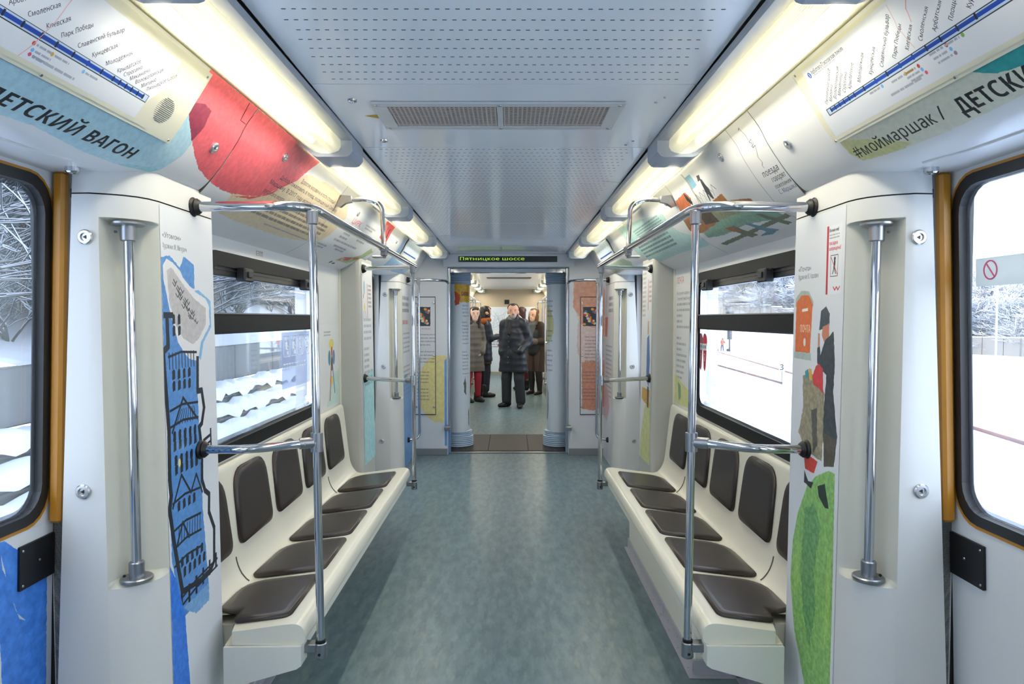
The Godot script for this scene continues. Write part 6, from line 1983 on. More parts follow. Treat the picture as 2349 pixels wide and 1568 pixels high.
func face_paint(c: Vector3, f: Vector3, lips: Color, beard := false, grin := false, brow := Color(0.05, 0.035, 0.03)) -> Array:
	var r := Vector3.UP.cross(f).normalized()
	var u := Vector3.UP
	var o := []
	if beard:
		o.append([c - u * 0.092 + f * 0.05, Vector3(0.068, 0.045, 0.068), lin(0.60, 0.57, 0.55)])
		o.append([c - u * 0.050 + f * 0.09, Vector3(0.030, 0.010, 0.030), lin(0.48, 0.45, 0.43)])
	o.append([c - u * 0.065 + f * 0.085, Vector3(0.023, 0.0062, 0.028), lips])
	if grin: o.append([c - u * 0.064 + f * 0.09, Vector3(0.014, 0.0035, 0.02), lin(0.90, 0.86, 0.83)])
	for s in [-1.0, 1.0]:
		o.append([c + u * 0.022 + f * 0.080 + r * (0.034 * s), Vector3(0.018, 0.0045, 0.022), brow])
		o.append([c + u * 0.004 + f * 0.080 + r * (0.032 * s), Vector3(0.012, 0.0055, 0.020), lin(0.28, 0.20, 0.17)])
	return o

func hand_bones(w: Vector3, d: Vector3, side: Vector3) -> Array:   # wrist, pointing direction, towards the thumb: palm and five curled fingers
	var n := d.cross(side).normalized()
	var o := [[w, w + d * 0.075, 0.022, 0.026], [w + side * 0.012, w + d * 0.07 + side * 0.022, 0.018, 0.016], [w - side * 0.012, w + d * 0.068 - side * 0.022, 0.018, 0.015]]
	var ln := [0.060, 0.070, 0.066, 0.050]
	for i in 4:
		var b := w + d * 0.082 + side * (0.028 - 0.018 * i)
		var m: Vector3 = b + d * (ln[i] * 0.55) + n * 0.010
		o.append([b, m, 0.0090, 0.0085])
		o.append([m, m + d * (ln[i] * 0.22) + n * 0.026, 0.0085, 0.0075])
	o.append([w + d * 0.022 + side * 0.024, w + d * 0.055 + side * 0.046 + n * 0.010, 0.0105, 0.0095])
	o.append([w + d * 0.055 + side * 0.046 + n * 0.010, w + d * 0.082 + side * 0.046 + n * 0.022, 0.0095, 0.008])
	return o

func figure(t: Node, core: Array, head: Array, paint: Array, hands: Array, skin: Color) -> void:   # one body: trunk and limbs, head, hands
	var mb := MB.new()
	nets(mb, core, 0.016, 0.05, skin)
	nets(mb, head, 0.0048, 0.022, skin, paint)
	for h in hands: nets(mb, h, 0.0045, 0.008, skin)
	part(t, "body", mb, vcol(0.55))

func shoe(t: Node, called: String, at: Vector3, d: Vector3, col: Color, shaft := 0.10) -> void:
	var mb := MB.new()
	nets(mb, [[at + v3(0, 0.045, 0) - d * 0.05, at + v3(0, 0.04, 0) + d * 0.06, 0.042, 0.042], [at + v3(0, 0.036, 0) + d * 0.06, at + v3(0, 0.032, 0) + d * 0.145, 0.042, 0.032], [at + v3(0, 0.06, 0) - d * 0.03, at + v3(0, shaft, 0) - d * 0.035, 0.046, 0.05]], 0.012, 0.03, col)
	part(t, called, mb, vcol(0.45))

func skeleton(h: float, sh: float, arms: Array) -> Array:   # core of a standing figure: hip, trunk, legs, neck; arms as [shoulder, elbow, wrist] pairs
	var o := [[v3(0, h * 0.53, 0), v3(0, h * 0.78, -0.015), 0.075, 0.078], [v3(-sh, h * 0.805, 0), v3(sh, h * 0.805, 0), 0.045, 0.045], [v3(0, h * 0.79, 0), v3(0, h * 0.86, 0.01), 0.05, 0.05]]
	for s in [-1.0, 1.0]:
		o.append([v3(0.085 * s, h * 0.52, 0), v3(0.095 * s, h * 0.28, 0.015), 0.058, 0.042])
		o.append([v3(0.095 * s, h * 0.28, 0.015), v3(0.10 * s, 0.10, -0.01), 0.042, 0.028])
	for a in arms:
		o.append([a[0], a[1], 0.038, 0.033])
		o.append([a[1], a[2], 0.033, 0.025])
	return o

func hair(t: Node, hc: Vector3, f: Vector3, length: float, col: Color, fringe := true) -> void:
	var r := Vector3.UP.cross(f).normalized()
	var u := Vector3.UP
	var o := [[hc + u * 0.058 - f * 0.03 - r * 0.03, hc + u * 0.058 - f * 0.03 + r * 0.03, 0.066, 0.066], [hc + u * 0.07 - f * 0.02, hc + u * 0.078 + f * 0.03, 0.058, 0.046], [hc + u * 0.01 - f * 0.055, hc - u * (0.03 + length * 0.5) - f * 0.065, 0.070, 0.058]]
	if fringe: o.append([hc + u * 0.072 + f * 0.062 - r * 0.04, hc + u * 0.078 + f * 0.062 + r * 0.035, 0.022, 0.024])
	if length > 0.08:
		for s in [-1.0, 1.0]:
			o.append([hc + u * 0.04 + r * (0.072 * s) + f * 0.012, hc - u * 0.06 + r * (0.080 * s) + f * 0.012, 0.026, 0.026])
			o.append([hc - u * 0.06 + r * (0.080 * s) + f * 0.012, hc - u * length + r * (0.078 * s) + f * 0.02, 0.026, 0.022])
		o.append([hc - u * 0.05 - f * 0.06, hc - u * length - f * 0.07, 0.066, 0.045])
	cloth(t, "hair", o, 0.008, 0.018, col, 0.55)

func people() -> void:
	# man in the middle
	var t := thing("person", "grey-bearded man in a dark quilted jacket, hand in pocket, standing in the carriage beyond", "person", P(0.075, 0.0, 11.05), deg_to_rad(-32.0))
	var f := v3(0.52, 0.0, 0.85).normalized()
	var hc := v3(0.02, 1.555, 0.04)
	var aL := [v3(0.19, 1.345, 0), v3(0.275, 1.08, -0.05), v3(0.185, 0.90, 0.10)]
	var aR := [v3(-0.19, 1.345, 0), v3(-0.235, 1.07, -0.05), v3(-0.17, 0.86, 0.05)]
	figure(t, skeleton(1.68, 0.15, [aL, aR]), head_bones(hc, f), face_paint(hc, f, lin(0.56, 0.37, 0.34), true, false, lin(0.25, 0.22, 0.20)), [hand_bones(v3(0.17, 0.90, 0.05), v3(-0.6, -0.75, -0.1).normalized(), v3(0, 0.1, 1).normalized()), hand_bones(v3(-0.16, 0.86, 0.02), v3(0.5, -0.85, 0.0).normalized(), v3(0, 0.1, 1).normalized())], lin(0.78, 0.60, 0.52))
	hair(t, hc, f, 0.03, lin(0.20, 0.185, 0.18), false)
	var navy := lin(0.095, 0.115, 0.17)
	var jk := [[v3(-0.14, 1.375, -0.01), v3(0.14, 1.375, -0.01), 0.075, 0.075], [v3(0, 1.36, -0.02), v3(0, 1.12, 0.0), 0.165, 0.165], [v3(-0.07, 1.18, 0.0), v3(-0.115, 0.55, 0.01), 0.135, 0.155], [v3(0.07, 1.18, 0.0), v3(0.115, 0.55, 0.01), 0.135, 0.155], [aL[0] * v3(1, 1, 1), aL[1], 0.082, 0.074], [aL[1], aL[2] + v3(0.01, 0.02, 0.03), 0.074, 0.06], [aR[0], aR[1], 0.08, 0.072], [aR[1], aR[2] + v3(-0.01, 0.02, 0.03), 0.072, 0.058], [v3(-0.06, 1.44, 0.03), v3(-0.09, 1.40, -0.04), 0.045, 0.05], [v3(0.06, 1.44, 0.03), v3(0.09, 1.40, -0.04), 0.045, 0.05], [v3(-0.09, 1.40, -0.06), v3(0.09, 1.40, -0.06), 0.055, 0.055]]
	cloth(t, "jacket", jk, 0.012, 0.03, navy, 0.42, 0.006, 0.76, 0.575)
	cloth(t, "shirt", [[v3(0.0, 1.42, 0.055), v3(-0.01, 1.20, 0.115), 0.035, 0.035]], 0.010, 0.02, lin(0.10, 0.105, 0.115))
	for i in 7:
		var mb := MB.new()
		lathe(mb, v3(-0.02, 1.24 - 0.085 * i, 0.108 + 0.004 * i), v3(0, 0, 1), [[0.008, -0.02], [0.008, 0.006], [0.0, 0.008]], 8)
		part(t, "snap_button", mb, steel)
	var slate := lin(0.165, 0.18, 0.205)
	cloth(t, "trousers", [[v3(-0.09, 0.86, 0), v3(-0.12, 0.47, 0.02), 0.105, 0.083], [v3(-0.12, 0.47, 0.02), v3(-0.135, 0.11, -0.005), 0.083, 0.078], [v3(0.09, 0.86, 0), v3(0.12, 0.47, 0.02), 0.105, 0.083], [v3(0.12, 0.47, 0.02), v3(0.135, 0.11, -0.005), 0.083, 0.078], [v3(-0.06, 0.88, 0), v3(0.06, 0.88, 0), 0.11, 0.11]], 0.012, 0.02, slate, 0.75)
	shoe(t, "shoe", v3(-0.135, 0, 0.0), v3(-0.30, 0, 0.95).normalized(), lin(0.08, 0.08, 0.085))
	shoe(t, "shoe", v3(0.135, 0, 0.02), v3(0.48, 0, 0.88).normalized(), lin(0.08, 0.08, 0.085))
	# smiling woman at the left
	t = thing("person", "smiling woman with long dark hair, olive padded coat and red trousers, at the left", "person", P(-0.625, 0.0, 11.75), deg_to_rad(28.0))
	f = v3(-0.25, 0.0, 1.0).normalized()
	hc = v3(0.02, 1.515, 0.045)
	aL = [v3(0.16, 1.285, 0), v3(0.225, 1.03, -0.04), v3(0.15, 0.86, 0.10)]
	aR = [v3(-0.16, 1.285, 0), v3(-0.225, 1.03, -0.04), v3(-0.15, 0.86, 0.10)]
	figure(t, skeleton(1.63, 0.12, [aL, aR]), head_bones(hc, f), face_paint(hc, f, lin(0.74, 0.42, 0.40), false, true), [hand_bones(v3(0.14, 0.85, 0.06), v3(-0.6, -0.75, -0.1).normalized(), v3(0, 0.1, 1).normalized()), hand_bones(v3(-0.14, 0.85, 0.06), v3(0.6, -0.75, -0.1).normalized(), v3(0, 0.1, 1).normalized())], lin(0.90, 0.75, 0.69))
	hair(t, hc, f, 0.22, lin(0.21, 0.16, 0.15))
	var olive := lin(0.36, 0.345, 0.325)
	cloth(t, "coat", [[v3(-0.11, 1.315, 0), v3(0.11, 1.315, 0), 0.068, 0.068], [v3(0, 1.30, -0.01), v3(0, 1.05, 0.0), 0.14, 0.135], [v3(-0.05, 1.12, 0), v3(-0.095, 0.50, 0.0), 0.115, 0.14], [v3(0.05, 1.12, 0), v3(0.095, 0.50, 0.0), 0.115, 0.14], [aL[0], aL[1], 0.066, 0.060], [aL[1], aL[2], 0.060, 0.050], [aR[0], aR[1], 0.066, 0.060], [aR[1], aR[2], 0.060, 0.050]], 0.012, 0.028, olive, 0.5, 0.006, 0.8, 0.53)
	cloth(t, "hood", [[v3(-0.06, 1.365, 0.05), v3(-0.10, 1.35, -0.04), 0.042, 0.05], [v3(0.06, 1.365, 0.05), v3(0.10, 1.35, -0.04), 0.042, 0.05], [v3(-0.09, 1.33, -0.08), v3(0.09, 1.33, -0.08), 0.06, 0.06]], 0.011, 0.03, lin(0.20, 0.19, 0.185))
	cloth(t, "trousers", [[v3(-0.08, 0.80, 0), v3(-0.09, 0.46, 0.015), 0.092, 0.066], [v3(-0.09, 0.46, 0.015), v3(-0.098, 0.12, 0), 0.066, 0.05], [v3(0.08, 0.80, 0), v3(0.09, 0.46, 0.015), 0.092, 0.066], [v3(0.09, 0.46, 0.015), v3(0.098, 0.12, 0), 0.066, 0.05]], 0.011, 0.015, lin(0.56, 0.10, 0.17), 0.75)
	for s in [-1.0, 1.0]: shoe(t, "shoe", v3(0.098 * s, 0, 0), v3(0.25, 0, 1).normalized(), lin(0.13, 0.13, 0.145), 0.13)
	# woman with the fur hood, seen from behind
	t = thing("person", "dark-haired person in a navy parka with orange fur hood, seen from behind", "person", P(-0.455, 0.0, 12.55), deg_to_rad(118.0))
	f = v3(0.1, 0.0, 1.0).normalized()
	hc = v3(0.0, 1.545, 0.035)
	aL = [v3(0.165, 1.32, 0), v3(0.205, 1.08, 0.02), v3(0.13, 1.10, 0.25)]
	aR = [v3(-0.165, 1.32, 0), v3(-0.205, 1.08, 0.04), v3(-0.15, 1.12, 0.30)]
	figure(t, skeleton(1.66, 0.125, [aL, aR]), head_bones(hc, f), face_paint(hc, f, lin(0.7, 0.42, 0.4)), [hand_bones(aR[2], v3(0.2, 0.1, 1).normalized(), v3(0, 1, 0)), hand_bones(aL[2], v3(-0.2, 0.1, 1).normalized(), v3(0, 1, 0))], lin(0.82, 0.64, 0.56))
	hair(t, hc, f, 0.20, lin(0.11, 0.085, 0.085))
	var ink := lin(0.105, 0.135, 0.21)
	cloth(t, "parka", [[v3(-0.12, 1.35, 0), v3(0.12, 1.35, 0), 0.072, 0.072], [v3(0, 1.33, -0.01), v3(0, 1.08, 0.0), 0.15, 0.145], [v3(-0.055, 1.15, 0), v3(-0.09, 0.60, 0.0), 0.125, 0.14], [v3(0.055, 1.15, 0), v3(0.09, 0.60, 0.0), 0.125, 0.14], [aL[0], aL[1], 0.070, 0.064], [aL[1], aL[2] - v3(0, 0, 0.03), 0.064, 0.050], [aR[0], aR[1], 0.070, 0.064], [aR[1], aR[2] - v3(0, 0, 0.03), 0.064, 0.050]], 0.012, 0.028, ink, 0.5, 0.006, 0.82, 0.66)
	cloth(t, "fur_hood", [[v3(-0.10, 1.41, 0.05), v3(-0.105, 1.385, -0.06), 0.045, 0.055], [v3(0.10, 1.41, 0.05), v3(0.105, 1.385, -0.06), 0.045, 0.055], [v3(-0.10, 1.38, -0.07), v3(0, 1.34, -0.13), 0.055, 0.06], [v3(0.10, 1.38, -0.07), v3(0, 1.34, -0.13), 0.055, 0.06]], 0.011, 0.03, lin(0.55, 0.29, 0.11), 0.95)
	cloth(t, "jumper_hem", [[v3(-0.08, 0.75, 0.0), v3(-0.08, 0.5, 0.0), 0.112, 0.112], [v3(0.08, 0.75, 0.0), v3(0.08, 0.5, 0.0), 0.112, 0.112]], 0.013, 0.03, lin(0.27, 0.18, 0.13), 0.8, 0.0, 0.85, 0.61)
	cloth(t, "trousers", [[v3(-0.08, 0.80, 0), v3(-0.09, 0.46, 0.015), 0.088, 0.064], [v3(-0.09, 0.46, 0.015), v3(-0.098, 0.14, 0), 0.064, 0.05], [v3(0.08, 0.80, 0), v3(0.09, 0.46, 0.015), 0.088, 0.064], [v3(0.09, 0.46, 0.015), v3(0.098, 0.14, 0), 0.064, 0.05]], 0.012, 0.015, lin(0.10, 0.12, 0.17))
	for s in [-1.0, 1.0]: shoe(t, "ankle_boot", v3(0.098 * s, 0, 0), v3(-0.1, 0, 1).normalized(), lin(0.06, 0.055, 0.06), 0.20)
	# woman hidden behind the man
	t = thing("person", "auburn-haired person in a blue coat, mostly hidden behind the bearded man", "person", P(0.255, 0.0, 13.7), deg_to_rad(205.0))
	hc = v3(0.0, 1.545, 0.03)
	f = v3(0, 0, 1)
	aL = [v3(0.165, 1.31, 0), v3(0.20, 1.05, -0.02), v3(0.20, 0.80, 0.05)]
	aR = [v3(-0.165, 1.31, 0), v3(-0.20, 1.05, -0.02), v3(-0.20, 0.80, 0.05)]
	figure(t, skeleton(1.66, 0.125, [aL, aR]), head_bones(hc, f), face_paint(hc, f, lin(0.7, 0.42, 0.4)), [hand_bones(aR[2], v3(0, -1, 0.1).normalized(), v3(0, 0.1, 1).normalized()), hand_bones(aL[2], v3(0, -1, 0.1).normalized(), v3(0, 0.1, 1).normalized())], lin(0.82, 0.64, 0.56))
	hair(t, hc, f, 0.26, lin(0.22, 0.105, 0.09))
	cloth(t, "coat", [[v3(-0.12, 1.345, 0), v3(0.12, 1.345, 0), 0.068, 0.068], [v3(0, 1.32, -0.01), v3(0, 1.06, 0.0), 0.14, 0.135], [v3(-0.055, 1.12, 0), v3(-0.085, 0.55, 0.0), 0.115, 0.13], [v3(0.055, 1.12, 0), v3(0.085, 0.55, 0.0), 0.115, 0.13], [aL[0], aL[1], 0.064, 0.058], [aL[1], aL[2], 0.058, 0.046], [aR[0], aR[1], 0.064, 0.058], [aR[1], aR[2], 0.058, 0.046]], 0.013, 0.028, lin(0.13, 0.18, 0.34), 0.6, 0.0, 0.82, 0.60)
	cloth(t, "trousers", [[v3(-0.08, 0.7, 0), v3(-0.095, 0.14, 0), 0.085, 0.055], [v3(0.08, 0.7, 0), v3(0.095, 0.14, 0), 0.085, 0.055]], 0.013, 0.015, lin(0.38, 0.10, 0.12))
	for s in [-1.0, 1.0]: shoe(t, "ankle_boot", v3(0.095 * s, 0, 0), v3(0, 0, 1), lin(0.07, 0.06, 0.06), 0.18)
	# woman at the right
	t = thing("person", "fair-haired woman in a brown coat with grey scarf and tall boots, at the right", "person", P(0.50, 0.0, 12.85), deg_to_rad(-40.0))
	f = v3(0.10, -0.12, 1.0).normalized()
	hc = v3(0.0, 1.505, 0.06)
	aL = [v3(0.16, 1.275, 0), v3(0.225, 1.02, 0.0), v3(0.07, 1.01, 0.20)]
	aR = [v3(-0.16, 1.275, 0), v3(-0.225, 1.02, 0.0), v3(-0.07, 0.99, 0.20)]
	figure(t, skeleton(1.62, 0.12, [aL, aR]), head_bones(hc, f), face_paint(hc, f, lin(0.72, 0.40, 0.38), false, true), [hand_bones(aR[2], v3(0.5, 0.35, 0.6).normalized(), v3(-0.3, 0.9, -0.3).normalized()), hand_bones(aL[2], v3(-0.5, 0.2, 0.6).normalized(), v3(0.2, 0.9, 0.1).normalized())], lin(0.86, 0.68, 0.58))
	hair(t, hc, f, 0.17, lin(0.42, 0.30, 0.19), false)
	var brown := lin(0.225, 0.175, 0.16)
	cloth(t, "coat", [[v3(-0.12, 1.31, -0.01), v3(0.12, 1.31, -0.01), 0.072, 0.072], [v3(-0.075, 1.24, -0.03), v3(-0.125, 0.42, -0.03), 0.105, 0.12], [v3(0.075, 1.24, -0.03), v3(0.125, 0.42, -0.03), 0.105, 0.12], [v3(0, 1.24, -0.06), v3(0, 0.42, -0.06), 0.11, 0.125], [aL[0], aL[1], 0.068, 0.064], [aL[1], aL[2] - v3(0, 0, 0.03), 0.064, 0.052], [aR[0], aR[1], 0.068, 0.064], [aR[1], aR[2] - v3(0, 0, 0.03), 0.064, 0.052]], 0.012, 0.028, brown, 0.75, 0.0, 0.88, 0.44)
	for e in [aL, aR]: cloth(t, "fur_cuff", [[e[2] - (e[2] - e[1]).normalized() * 0.07, e[2] - (e[2] - e[1]).normalized() * 0.02, 0.058, 0.056]], 0.011, 0.02, lin(0.44, 0.38, 0.33), 0.95)
	cloth(t, "scarf", [[v3(-0.045, 1.355, 0.065), v3(0.045, 1.355, 0.065), 0.055, 0.055], [v3(-0.06, 1.34, -0.04), v3(0.06, 1.34, -0.04), 0.055, 0.055], [v3(-0.03, 1.32, 0.11), v3(-0.03, 1.08, 0.12), 0.048, 0.045], [v3(0.03, 1.32, 0.11), v3(0.03, 1.13, 0.12), 0.045, 0.042]], 0.010, 0.02, lin(0.38, 0.39, 0.405), 0.9, 0.006)
	cloth(t, "sweater", [[v3(-0.03, 1.15, 0.05), v3(-0.03, 0.84, 0.05), 0.095, 0.105], [v3(0.04, 1.15, 0.05), v3(0.04, 0.84, 0.05), 0.095, 0.105]], 0.014, 0.03, lin(0.16, 0.17, 0.19))
	cloth(t, "trousers", [[v3(-0.075, 0.80, 0.02), v3(-0.09, 0.40, 0.02), 0.088, 0.062], [v3(0.075, 0.80, 0.02), v3(0.09, 0.40, 0.02), 0.088, 0.062]], 0.012, 0.015, lin(0.28, 0.21, 0.19), 0.6)
	for s in [-1.0, 1.0]:
		cloth(t, "tall_boot", [[v3(0.09 * s, 0.44, 0.02), v3(0.092 * s, 0.28, 0.0), 0.068, 0.062], [v3(0.092 * s, 0.28, 0.0), v3(0.092 * s, 0.07, -0.01), 0.062, 0.043], [v3(0.092 * s, 0.045, -0.03), v3(0.092 * s, 0.035, 0.13), 0.040, 0.030]], 0.011, 0.02, lin(0.15, 0.105, 0.095), 0.4)

# ---------------------------------------------------------------- outside
func tree_meshes(sd: int, h: float, wide: float, stems: int, most: int, first := 0.2) -> Array:   # [branches, snow lying on them]
	var r := RandomNumberGenerator.new()
	r.seed = sd
	var a := MB.new(); var b := MB.new()
	var st := []
	for i in stems:
		st.append([Vector3.ZERO, Vector3(r.randf_range(-1, 1) * 0.12 * stems, 1, r.randf_range(-1, 1) * 0.12 * stems).normalized(), h * first, h * 0.014 / sqrt(stems), 0])
	var cnt := 0
	while st.size() > 0 and cnt < most:
		var e: Array = st.pop_front()
		cnt += 1
		var p: Vector3 = e[0]; var d: Vector3 = e[1]; var l: float = e[2]; var rad: float = e[3]; var lv: int = e[4]
		var m := p + d * l * 0.5 + Vector3(r.randf_range(-1, 1), r.randf_range(-.4, .6), r.randf_range(-1, 1)) * l * 0.09
		var q := p + d * l
		tube(a, [p, m, q], rad, 3 if lv > 1 else 6, false, rad * 0.75)
		if lv > 0:
			var up := Vector3.UP * (rad * 0.7 + h * 0.0012)
			var sr := rad * 0.85 + h * 0.0012
			tube(b, [p + up, m + up, q + up], sr, 3, false, sr * 0.8)
		if lv < 8:
			for k in 3:
				var az := r.randf() * TAU
				var o := Vector3(cos(az), 0, sin(az))
				var nd := (d * 0.85 + o * wide * r.randf_range(0.4, 1.1) + Vector3.UP * r.randf_range(-0.12, 0.16)).normalized()
				var s := q if k < 2 else p.lerp(q, r.randf_range(0.3, 0.9))
				st.append([s, nd, l * (r.randf_range(0.66, 0.9) if first > 0.15 or lv > 3 else r.randf_range(0.85, 1.25)), maxf(rad * 0.66, h * 0.0013), lv + 1])
	return [a.mesh(), b.mesh()]

func terrain(x: float, z: float) -> float:
	if x > 0.0:
		return -1.3 - 2.1 * smoothstep(4.0, 40.0, x) + 5.2 * smoothstep(95.0, 130.0, z) + 3.0 * smoothstep(60.0, 110.0, x)
	var ax := -x
	if ax < 6.2: return -1.25 + 0.62 * smoothstep(2.2, 3.4, ax) * (1.0 - smoothstep(4.0, 5.2, ax))
	return 0.80 + 0.62 * (ax - 6.2) * 1.15 - 0.006 * (ax - 6.2) * (ax - 6.2)

func ground(called: String, label: String, x0: float, x1: float, z0: float, z1: float, nx: int, nz: int, bump: float) -> void:
	var nz1 := FastNoiseLite.new()
	nz1.seed = 4; nz1.frequency = 0.9; nz1.fractal_octaves = 4
	var g := []
	for i in nz + 1:
		var row := []
		var fz := float(i) / nz
		var z := lerpf(z0, z1, fz * fz if z1 > 60.0 else fz)
		for j in nx + 1:
			var fx := float(j) / nx
			var x := lerpf(x0, x1, fx * fx if absf(x1) > 20.0 else fx)
			row.append(P(x, terrain(x, z) + bump * nz1.get_noise_2d(x * 2.0, z * 2.0) + bump * 2.0 * nz1.get_noise_2d(x * 0.15, z * 0.15), z))
		g.append(row)
	var mb := MB.new()
	sheet(mb, g, Vector3.UP)
	var o := struct("floor", label, "ground")
	part(o, called, mb, snow)

func outside() -> void:
	ground("snow_field", "snow-covered field outside the right windows", 1.75, 130.0, -20.0, 170.0, 60, 120, 0.16)
	ground("snow_bank", "snow bank close outside the left windows", -1.75, -6.15, -6.0, 40.0, 44, 200, 0.16)
	ground("wooded_slope", "snowy wooded slope beyond the retaining wall", -6.2, -34.0, -30.0, 90.0, 30, 80, 0.20)
	# retaining wall with ledges and pipes at the left
	var w := thing("retaining_wall", "grey concrete retaining wall with snowy ledges outside the left window", "wall")
	var con := mat(Color(0.38, 0.39, 0.40), 0.9)
	for i in 18:
		var mb := MB.new()
		box(mb, P(-6.1, 0.10, -4.0 + 2.4 * i), P(-6.3, 0.84, -1.63 + 2.4 * i), 0.02)
		part(w, "concrete_panel", mb, con)
	for e in [[-5.75, -0.02, 0.10], [-5.4, -0.34, 0.12], [-5.05, -0.62, 0.12]]:
		var mb := MB.new()
		box(mb, P(e[0] - 0.5, e[1] - 0.5, -4.0), P(e[0], e[1], 39.0), 0.02)
		part(w, "ledge", mb, mat(Color(0.36, 0.37, 0.38), 0.9))
		mb = MB.new()
		var g := []
		for i in 200:
			var z := -4.0 + 0.215 * i
			var hh := 0.06 + 0.10 * absf(sin(i * 1.7) * cos(i * 0.63)) + 0.05 * absf(sin(i * 0.31))
			var k := 0.02 + 0.12 * absf(sin(i * 2.9) * cos(i * 0.47))
			g.append([P(e[0] + k, e[1] - 0.03 - 1.6 * k * absf(cos(i * 1.13)), z), P(e[0] + 0.02, e[1] + hh * 0.7, z), P(e[0] - 0.12, e[1] + hh, z), P(e[0] - 0.30, e[1] + hh * 0.9, z)])
		sheet(mb, g, Vector3(1, 1, 0))
		part(w, "ledge_snow", mb, snow)
		mb = MB.new()
		tube(mb, [P(e[0] + 0.03, e[1] - 0.12, -4.0), P(e[0] + 0.03, e[1] - 0.12, 39.0)], 0.03, 8)
		part(w, "pipe", mb, mat(Color(0.16, 0.16, 0.17), 0.7))
	# trees
	var kinds := [tree_meshes(21, 6.0, 0.75, 1, 2600), tree_meshes(22, 6.0, 0.9, 1, 2600), tree_meshes(23, 6.0, 0.65, 1, 2600)]
	var shrubs := [tree_meshes(31, 4.0, 0.9, 5, 3600, 0.10), tree_meshes(32, 4.0, 1.0, 6, 3600, 0.09), tree_meshes(33, 4.5, 0.8, 4, 3600, 0.11)]
	var bark := mat(Color(0.17, 0.16, 0.17), 0.9)
	var r := RandomNumberGenerator.new()
	r.seed = 77
	for i in 250:
		var t := thing("snowy_shrub", "bare snow-laden tree on the slope behind the retaining wall", "tree", Vector3.ZERO, 0.0, "snowy trees on the left slope")
		var z := 3.0 + 62.0 * pow(float(i) / 250.0, 1.3)
		var x := -6.6 - r.randf() * (3.0 + z * 0.13)
		t.position = P(x, terrain(x, z) - 0.1, z)
		t.rotation = Vector3(r.randf_range(-.12, .12), r.randf() * TAU, r.randf_range(-.12, .12))
		t.scale = Vector3.ONE * r.randf_range(0.8, 1.5)
		var k: Array = shrubs[r.randi() % 3]
		part(t, "branches", k[0], bark)
		part(t, "snow_load", k[1], snow)
	var fa := Vector2(41.0, 135.0); var fb := Vector2(66.0, 80.0)
	var fe := thing("concrete_fence", "long grey concrete panel fence across the snowy field", "fence")
	var fd := (fb - fa).normalized()
	for i in 50:
		var p := fa - fd * 12.0 + fd * 2.6 * i
		var q := p + fd * 2.52
		var y := terrain(p.x, p.y)
		var mb := MB.new()
		var nrm := Vector2(-fd.y, fd.x) * 0.12
		prism(mb, [p, q, q + nrm, p + nrm], func(x, zz, d): return P(x, d, zz), y - 0.2, y + 2.35)
		part(fe, "fence_panel", mb, mat(Color(0.42, 0.42, 0.42), 0.9))
		mb = MB.new()
		prism(mb, [p - nrm * 0.2, q - nrm * 0.2, q + nrm * 1.2, p + nrm * 1.2], func(x, zz, d): return P(x, d, zz), y + 2.35, y + 2.48)
		part(fe, "snow_cap", mb, snow)
	for i in 160:
		var t := thing("snowy_tree", "tall bare snow-laden tree behind the concrete fence", "tree", Vector3.ZERO, 0.0, "snowy trees behind the fence")
		var s := float(i) / 160.0 * 105.0 - 22.0
		var off := 2.0 + (i % 3) * 5.0 + r.randf() * 4.0
		var p := fa + fd * s + Vector2(-fd.y, fd.x) * -off
		if Vector2(-fd.y, fd.x).dot(Vector2(0.6, 0.8)) > 0.0: p = fa + fd * s + Vector2(-fd.y, fd.x) * off
		t.position = P(p.x, terrain(p.x, p.y) - 0.2, p.y)
		t.rotation.y = r.randf() * TAU
		t.scale = Vector3.ONE * r.randf_range(1.8, 2.8)
		var k: Array = kinds[r.randi() % 3] if i % 2 == 0 else shrubs[r.randi() % 3]
		part(t, "branches", k[0], bark)
		part(t, "snow_load", k[1], snow)
	# rails half buried in the snow of the field
	for e in [[[12.0, 30.0], [16.5, 90.0]], [[11.6, 15.0], [25.5, 88.0]]]:
		var t := thing("rail_track", "rusty rail edge half buried in snow, %s" % ("nearer the carriage" if e[0][0] > 11.8 else "farther out, running up to the worker"), "track")
		var pts := []
		for k in 24:
			var q := Vector2(e[0][0], e[0][1]).lerp(Vector2(e[1][0], e[1][1]), k / 23.0)
			pts.append(P(q.x, terrain(q.x, q.y) + 0.16, q.y))
		part(t, "rail", tubed(pts, 0.05, 6), mat(Color(0.40, 0.26, 0.24), 0.8))
	# signal post, lamp post and number sign
	var sp := thing("lamp_post", "slim pale lamp post standing in the snowy field", "post", P(60.0, terrain(60.0, 84.0), 84.0))
	part(sp, "pole", tubed([Vector3(0, 0, 0), Vector3(0, 9.0, 0)], 0.12, 8), mat(Color(0.66, 0.68, 0.7), 0.7))
	part(sp, "arm", tubed([Vector3(-0.7, 8.4, 0), Vector3(0.7, 8.8, 0)], 0.10, 6), mat(Color(0.75, 0.76, 0.78), 0.7))
	sp = thing("signal_post", "short dark signal post in the snow beyond the right window", "post", P(29.0, terrain(29.0, 90.0), 90.0))
	part(sp, "pole", tubed([Vector3(0, 0, 0), Vector3(0, 5.2, 0)], 0.10, 8), mat(Color(0.14, 0.14, 0.16), 0.7))
	var mb := MB.new()
	box(mb, Vector3(-0.5, 5.0, -0.15), Vector3(0.5, 5.25, 0.15), 0.03)
	box(mb, Vector3(-0.28, 1.6, -0.18), Vector3(0.28, 3.0, 0.18), 0.04)
	part(sp, "signal_head", mb, mat(Color(0.16, 0.16, 0.18), 0.6))
	sp = thing("number_sign", "small white sign with the number 3 on a post in the snow", "sign", P(12.4, terrain(12.4, 31.0), 31.0))
	sp.scale = Vector3.ONE * 0.6
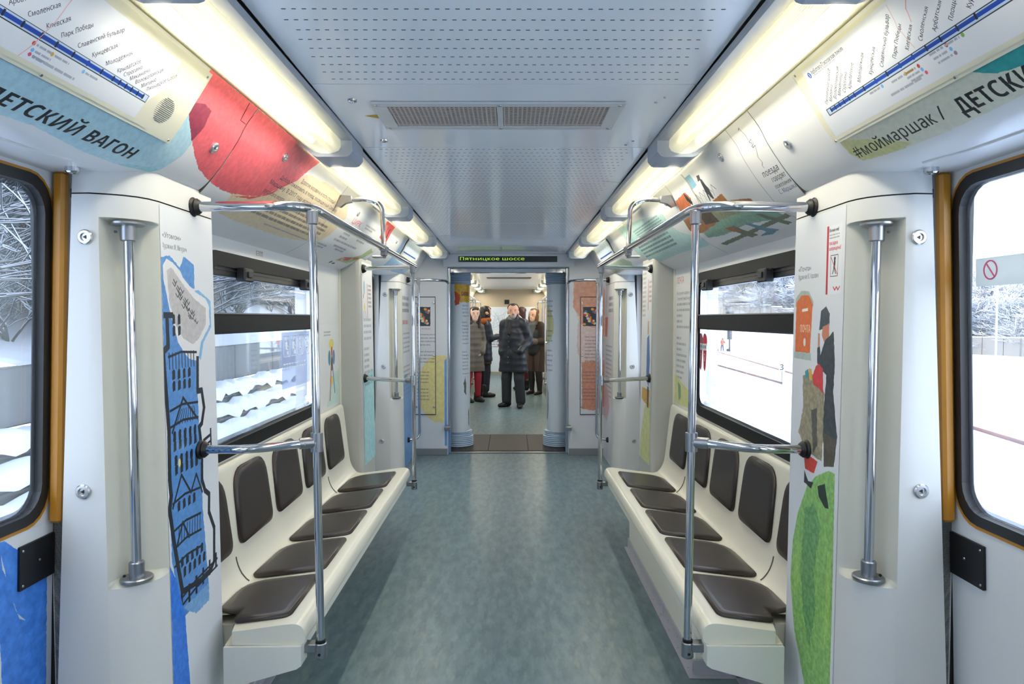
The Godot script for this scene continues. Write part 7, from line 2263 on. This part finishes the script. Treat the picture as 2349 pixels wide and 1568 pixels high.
	part(sp, "post", tubed([Vector3(0, 0, 0), Vector3(0, 1.1, 0)], 0.03, 8), mat(Color(0.35, 0.35, 0.36), 0.7))
	mb = MB.new()
	box(mb, Vector3(-0.22, 1.0, -0.02), Vector3(0.22, 1.7, 0.02), 0.01)
	part(sp, "plate", mb, mat(Color(0.9, 0.9, 0.9), 0.6))
	mb = MB.new()
	var gl := glyphs("3", true)
	for i in range(0, gl[0].size(), 3):
		var q := []
		for j in 3: q.append(Vector3(gl[0][i + j].x * 0.6 - 0.16, 1.14 + gl[0][i + j].y * 0.6, 0.024))
		mb.tri(q[0], q[1], q[2], Vector3(0, 0, 1), Vector3(0, 0, 1), Vector3(0, 0, 1))
	part(sp, "numeral", mb, black)
	# track worker with shovels
	var wk := thing("person", "distant track worker in an orange vest shovelling snow", "person", P(27.4, terrain(27.4, 88.0), 88.0), deg_to_rad(25.0))
	mb = MB.new()
	nets(mb, [[v3(0, 0.9, 0), v3(0, 1.35, 0.05), 0.14, 0.16], [v3(-0.1, 0.85, 0), v3(-0.17, 0.1, 0), 0.10, 0.07], [v3(0.1, 0.85, 0), v3(0.20, 0.1, 0.05), 0.10, 0.07], [v3(0, 1.4, 0.06), v3(0, 1.62, 0.1), 0.07, 0.11], [v3(-0.2, 1.38, 0.05), v3(-0.33, 1.05, 0.15), 0.075, 0.06], [v3(0.2, 1.38, 0.05), v3(0.33, 1.05, 0.15), 0.075, 0.06]], 0.035, 0.06, lin(0.13, 0.15, 0.26), [[v3(0, 1.62, 0.1), 0.2, lin(0.15, 0.15, 0.17)]])
	part(wk, "body", mb, vcol(0.8))
	cloth(wk, "vest", [[v3(0, 1.0, 0.02), v3(0, 1.38, 0.06), 0.20, 0.20]], 0.035, 0.05, lin(0.88, 0.33, 0.18), 0.8)
	for s in [-1.0, 1.0]:
		var sh := thing("snow_shovel", "dark snow shovel held by the track worker, his %s hand" % ("right" if s < 0 else "left"), "shovel", wk.position + Vector3(s * 0.42, 0, 0.15))
		part(sh, "handle", tubed([Vector3(0, 1.1, 0), Vector3(s * 0.35, 0.25, 0.05)], 0.03, 6), mat(Color(0.35, 0.28, 0.2), 0.8))
		mb = MB.new()
		box(mb, Vector3(s * 0.35 - 0.26, 0.02, -0.05), Vector3(s * 0.35 + 0.26, 0.32, 0.10), 0.05)
		part(sh, "blade", mb, mat(Color(0.12, 0.12, 0.13), 0.6))
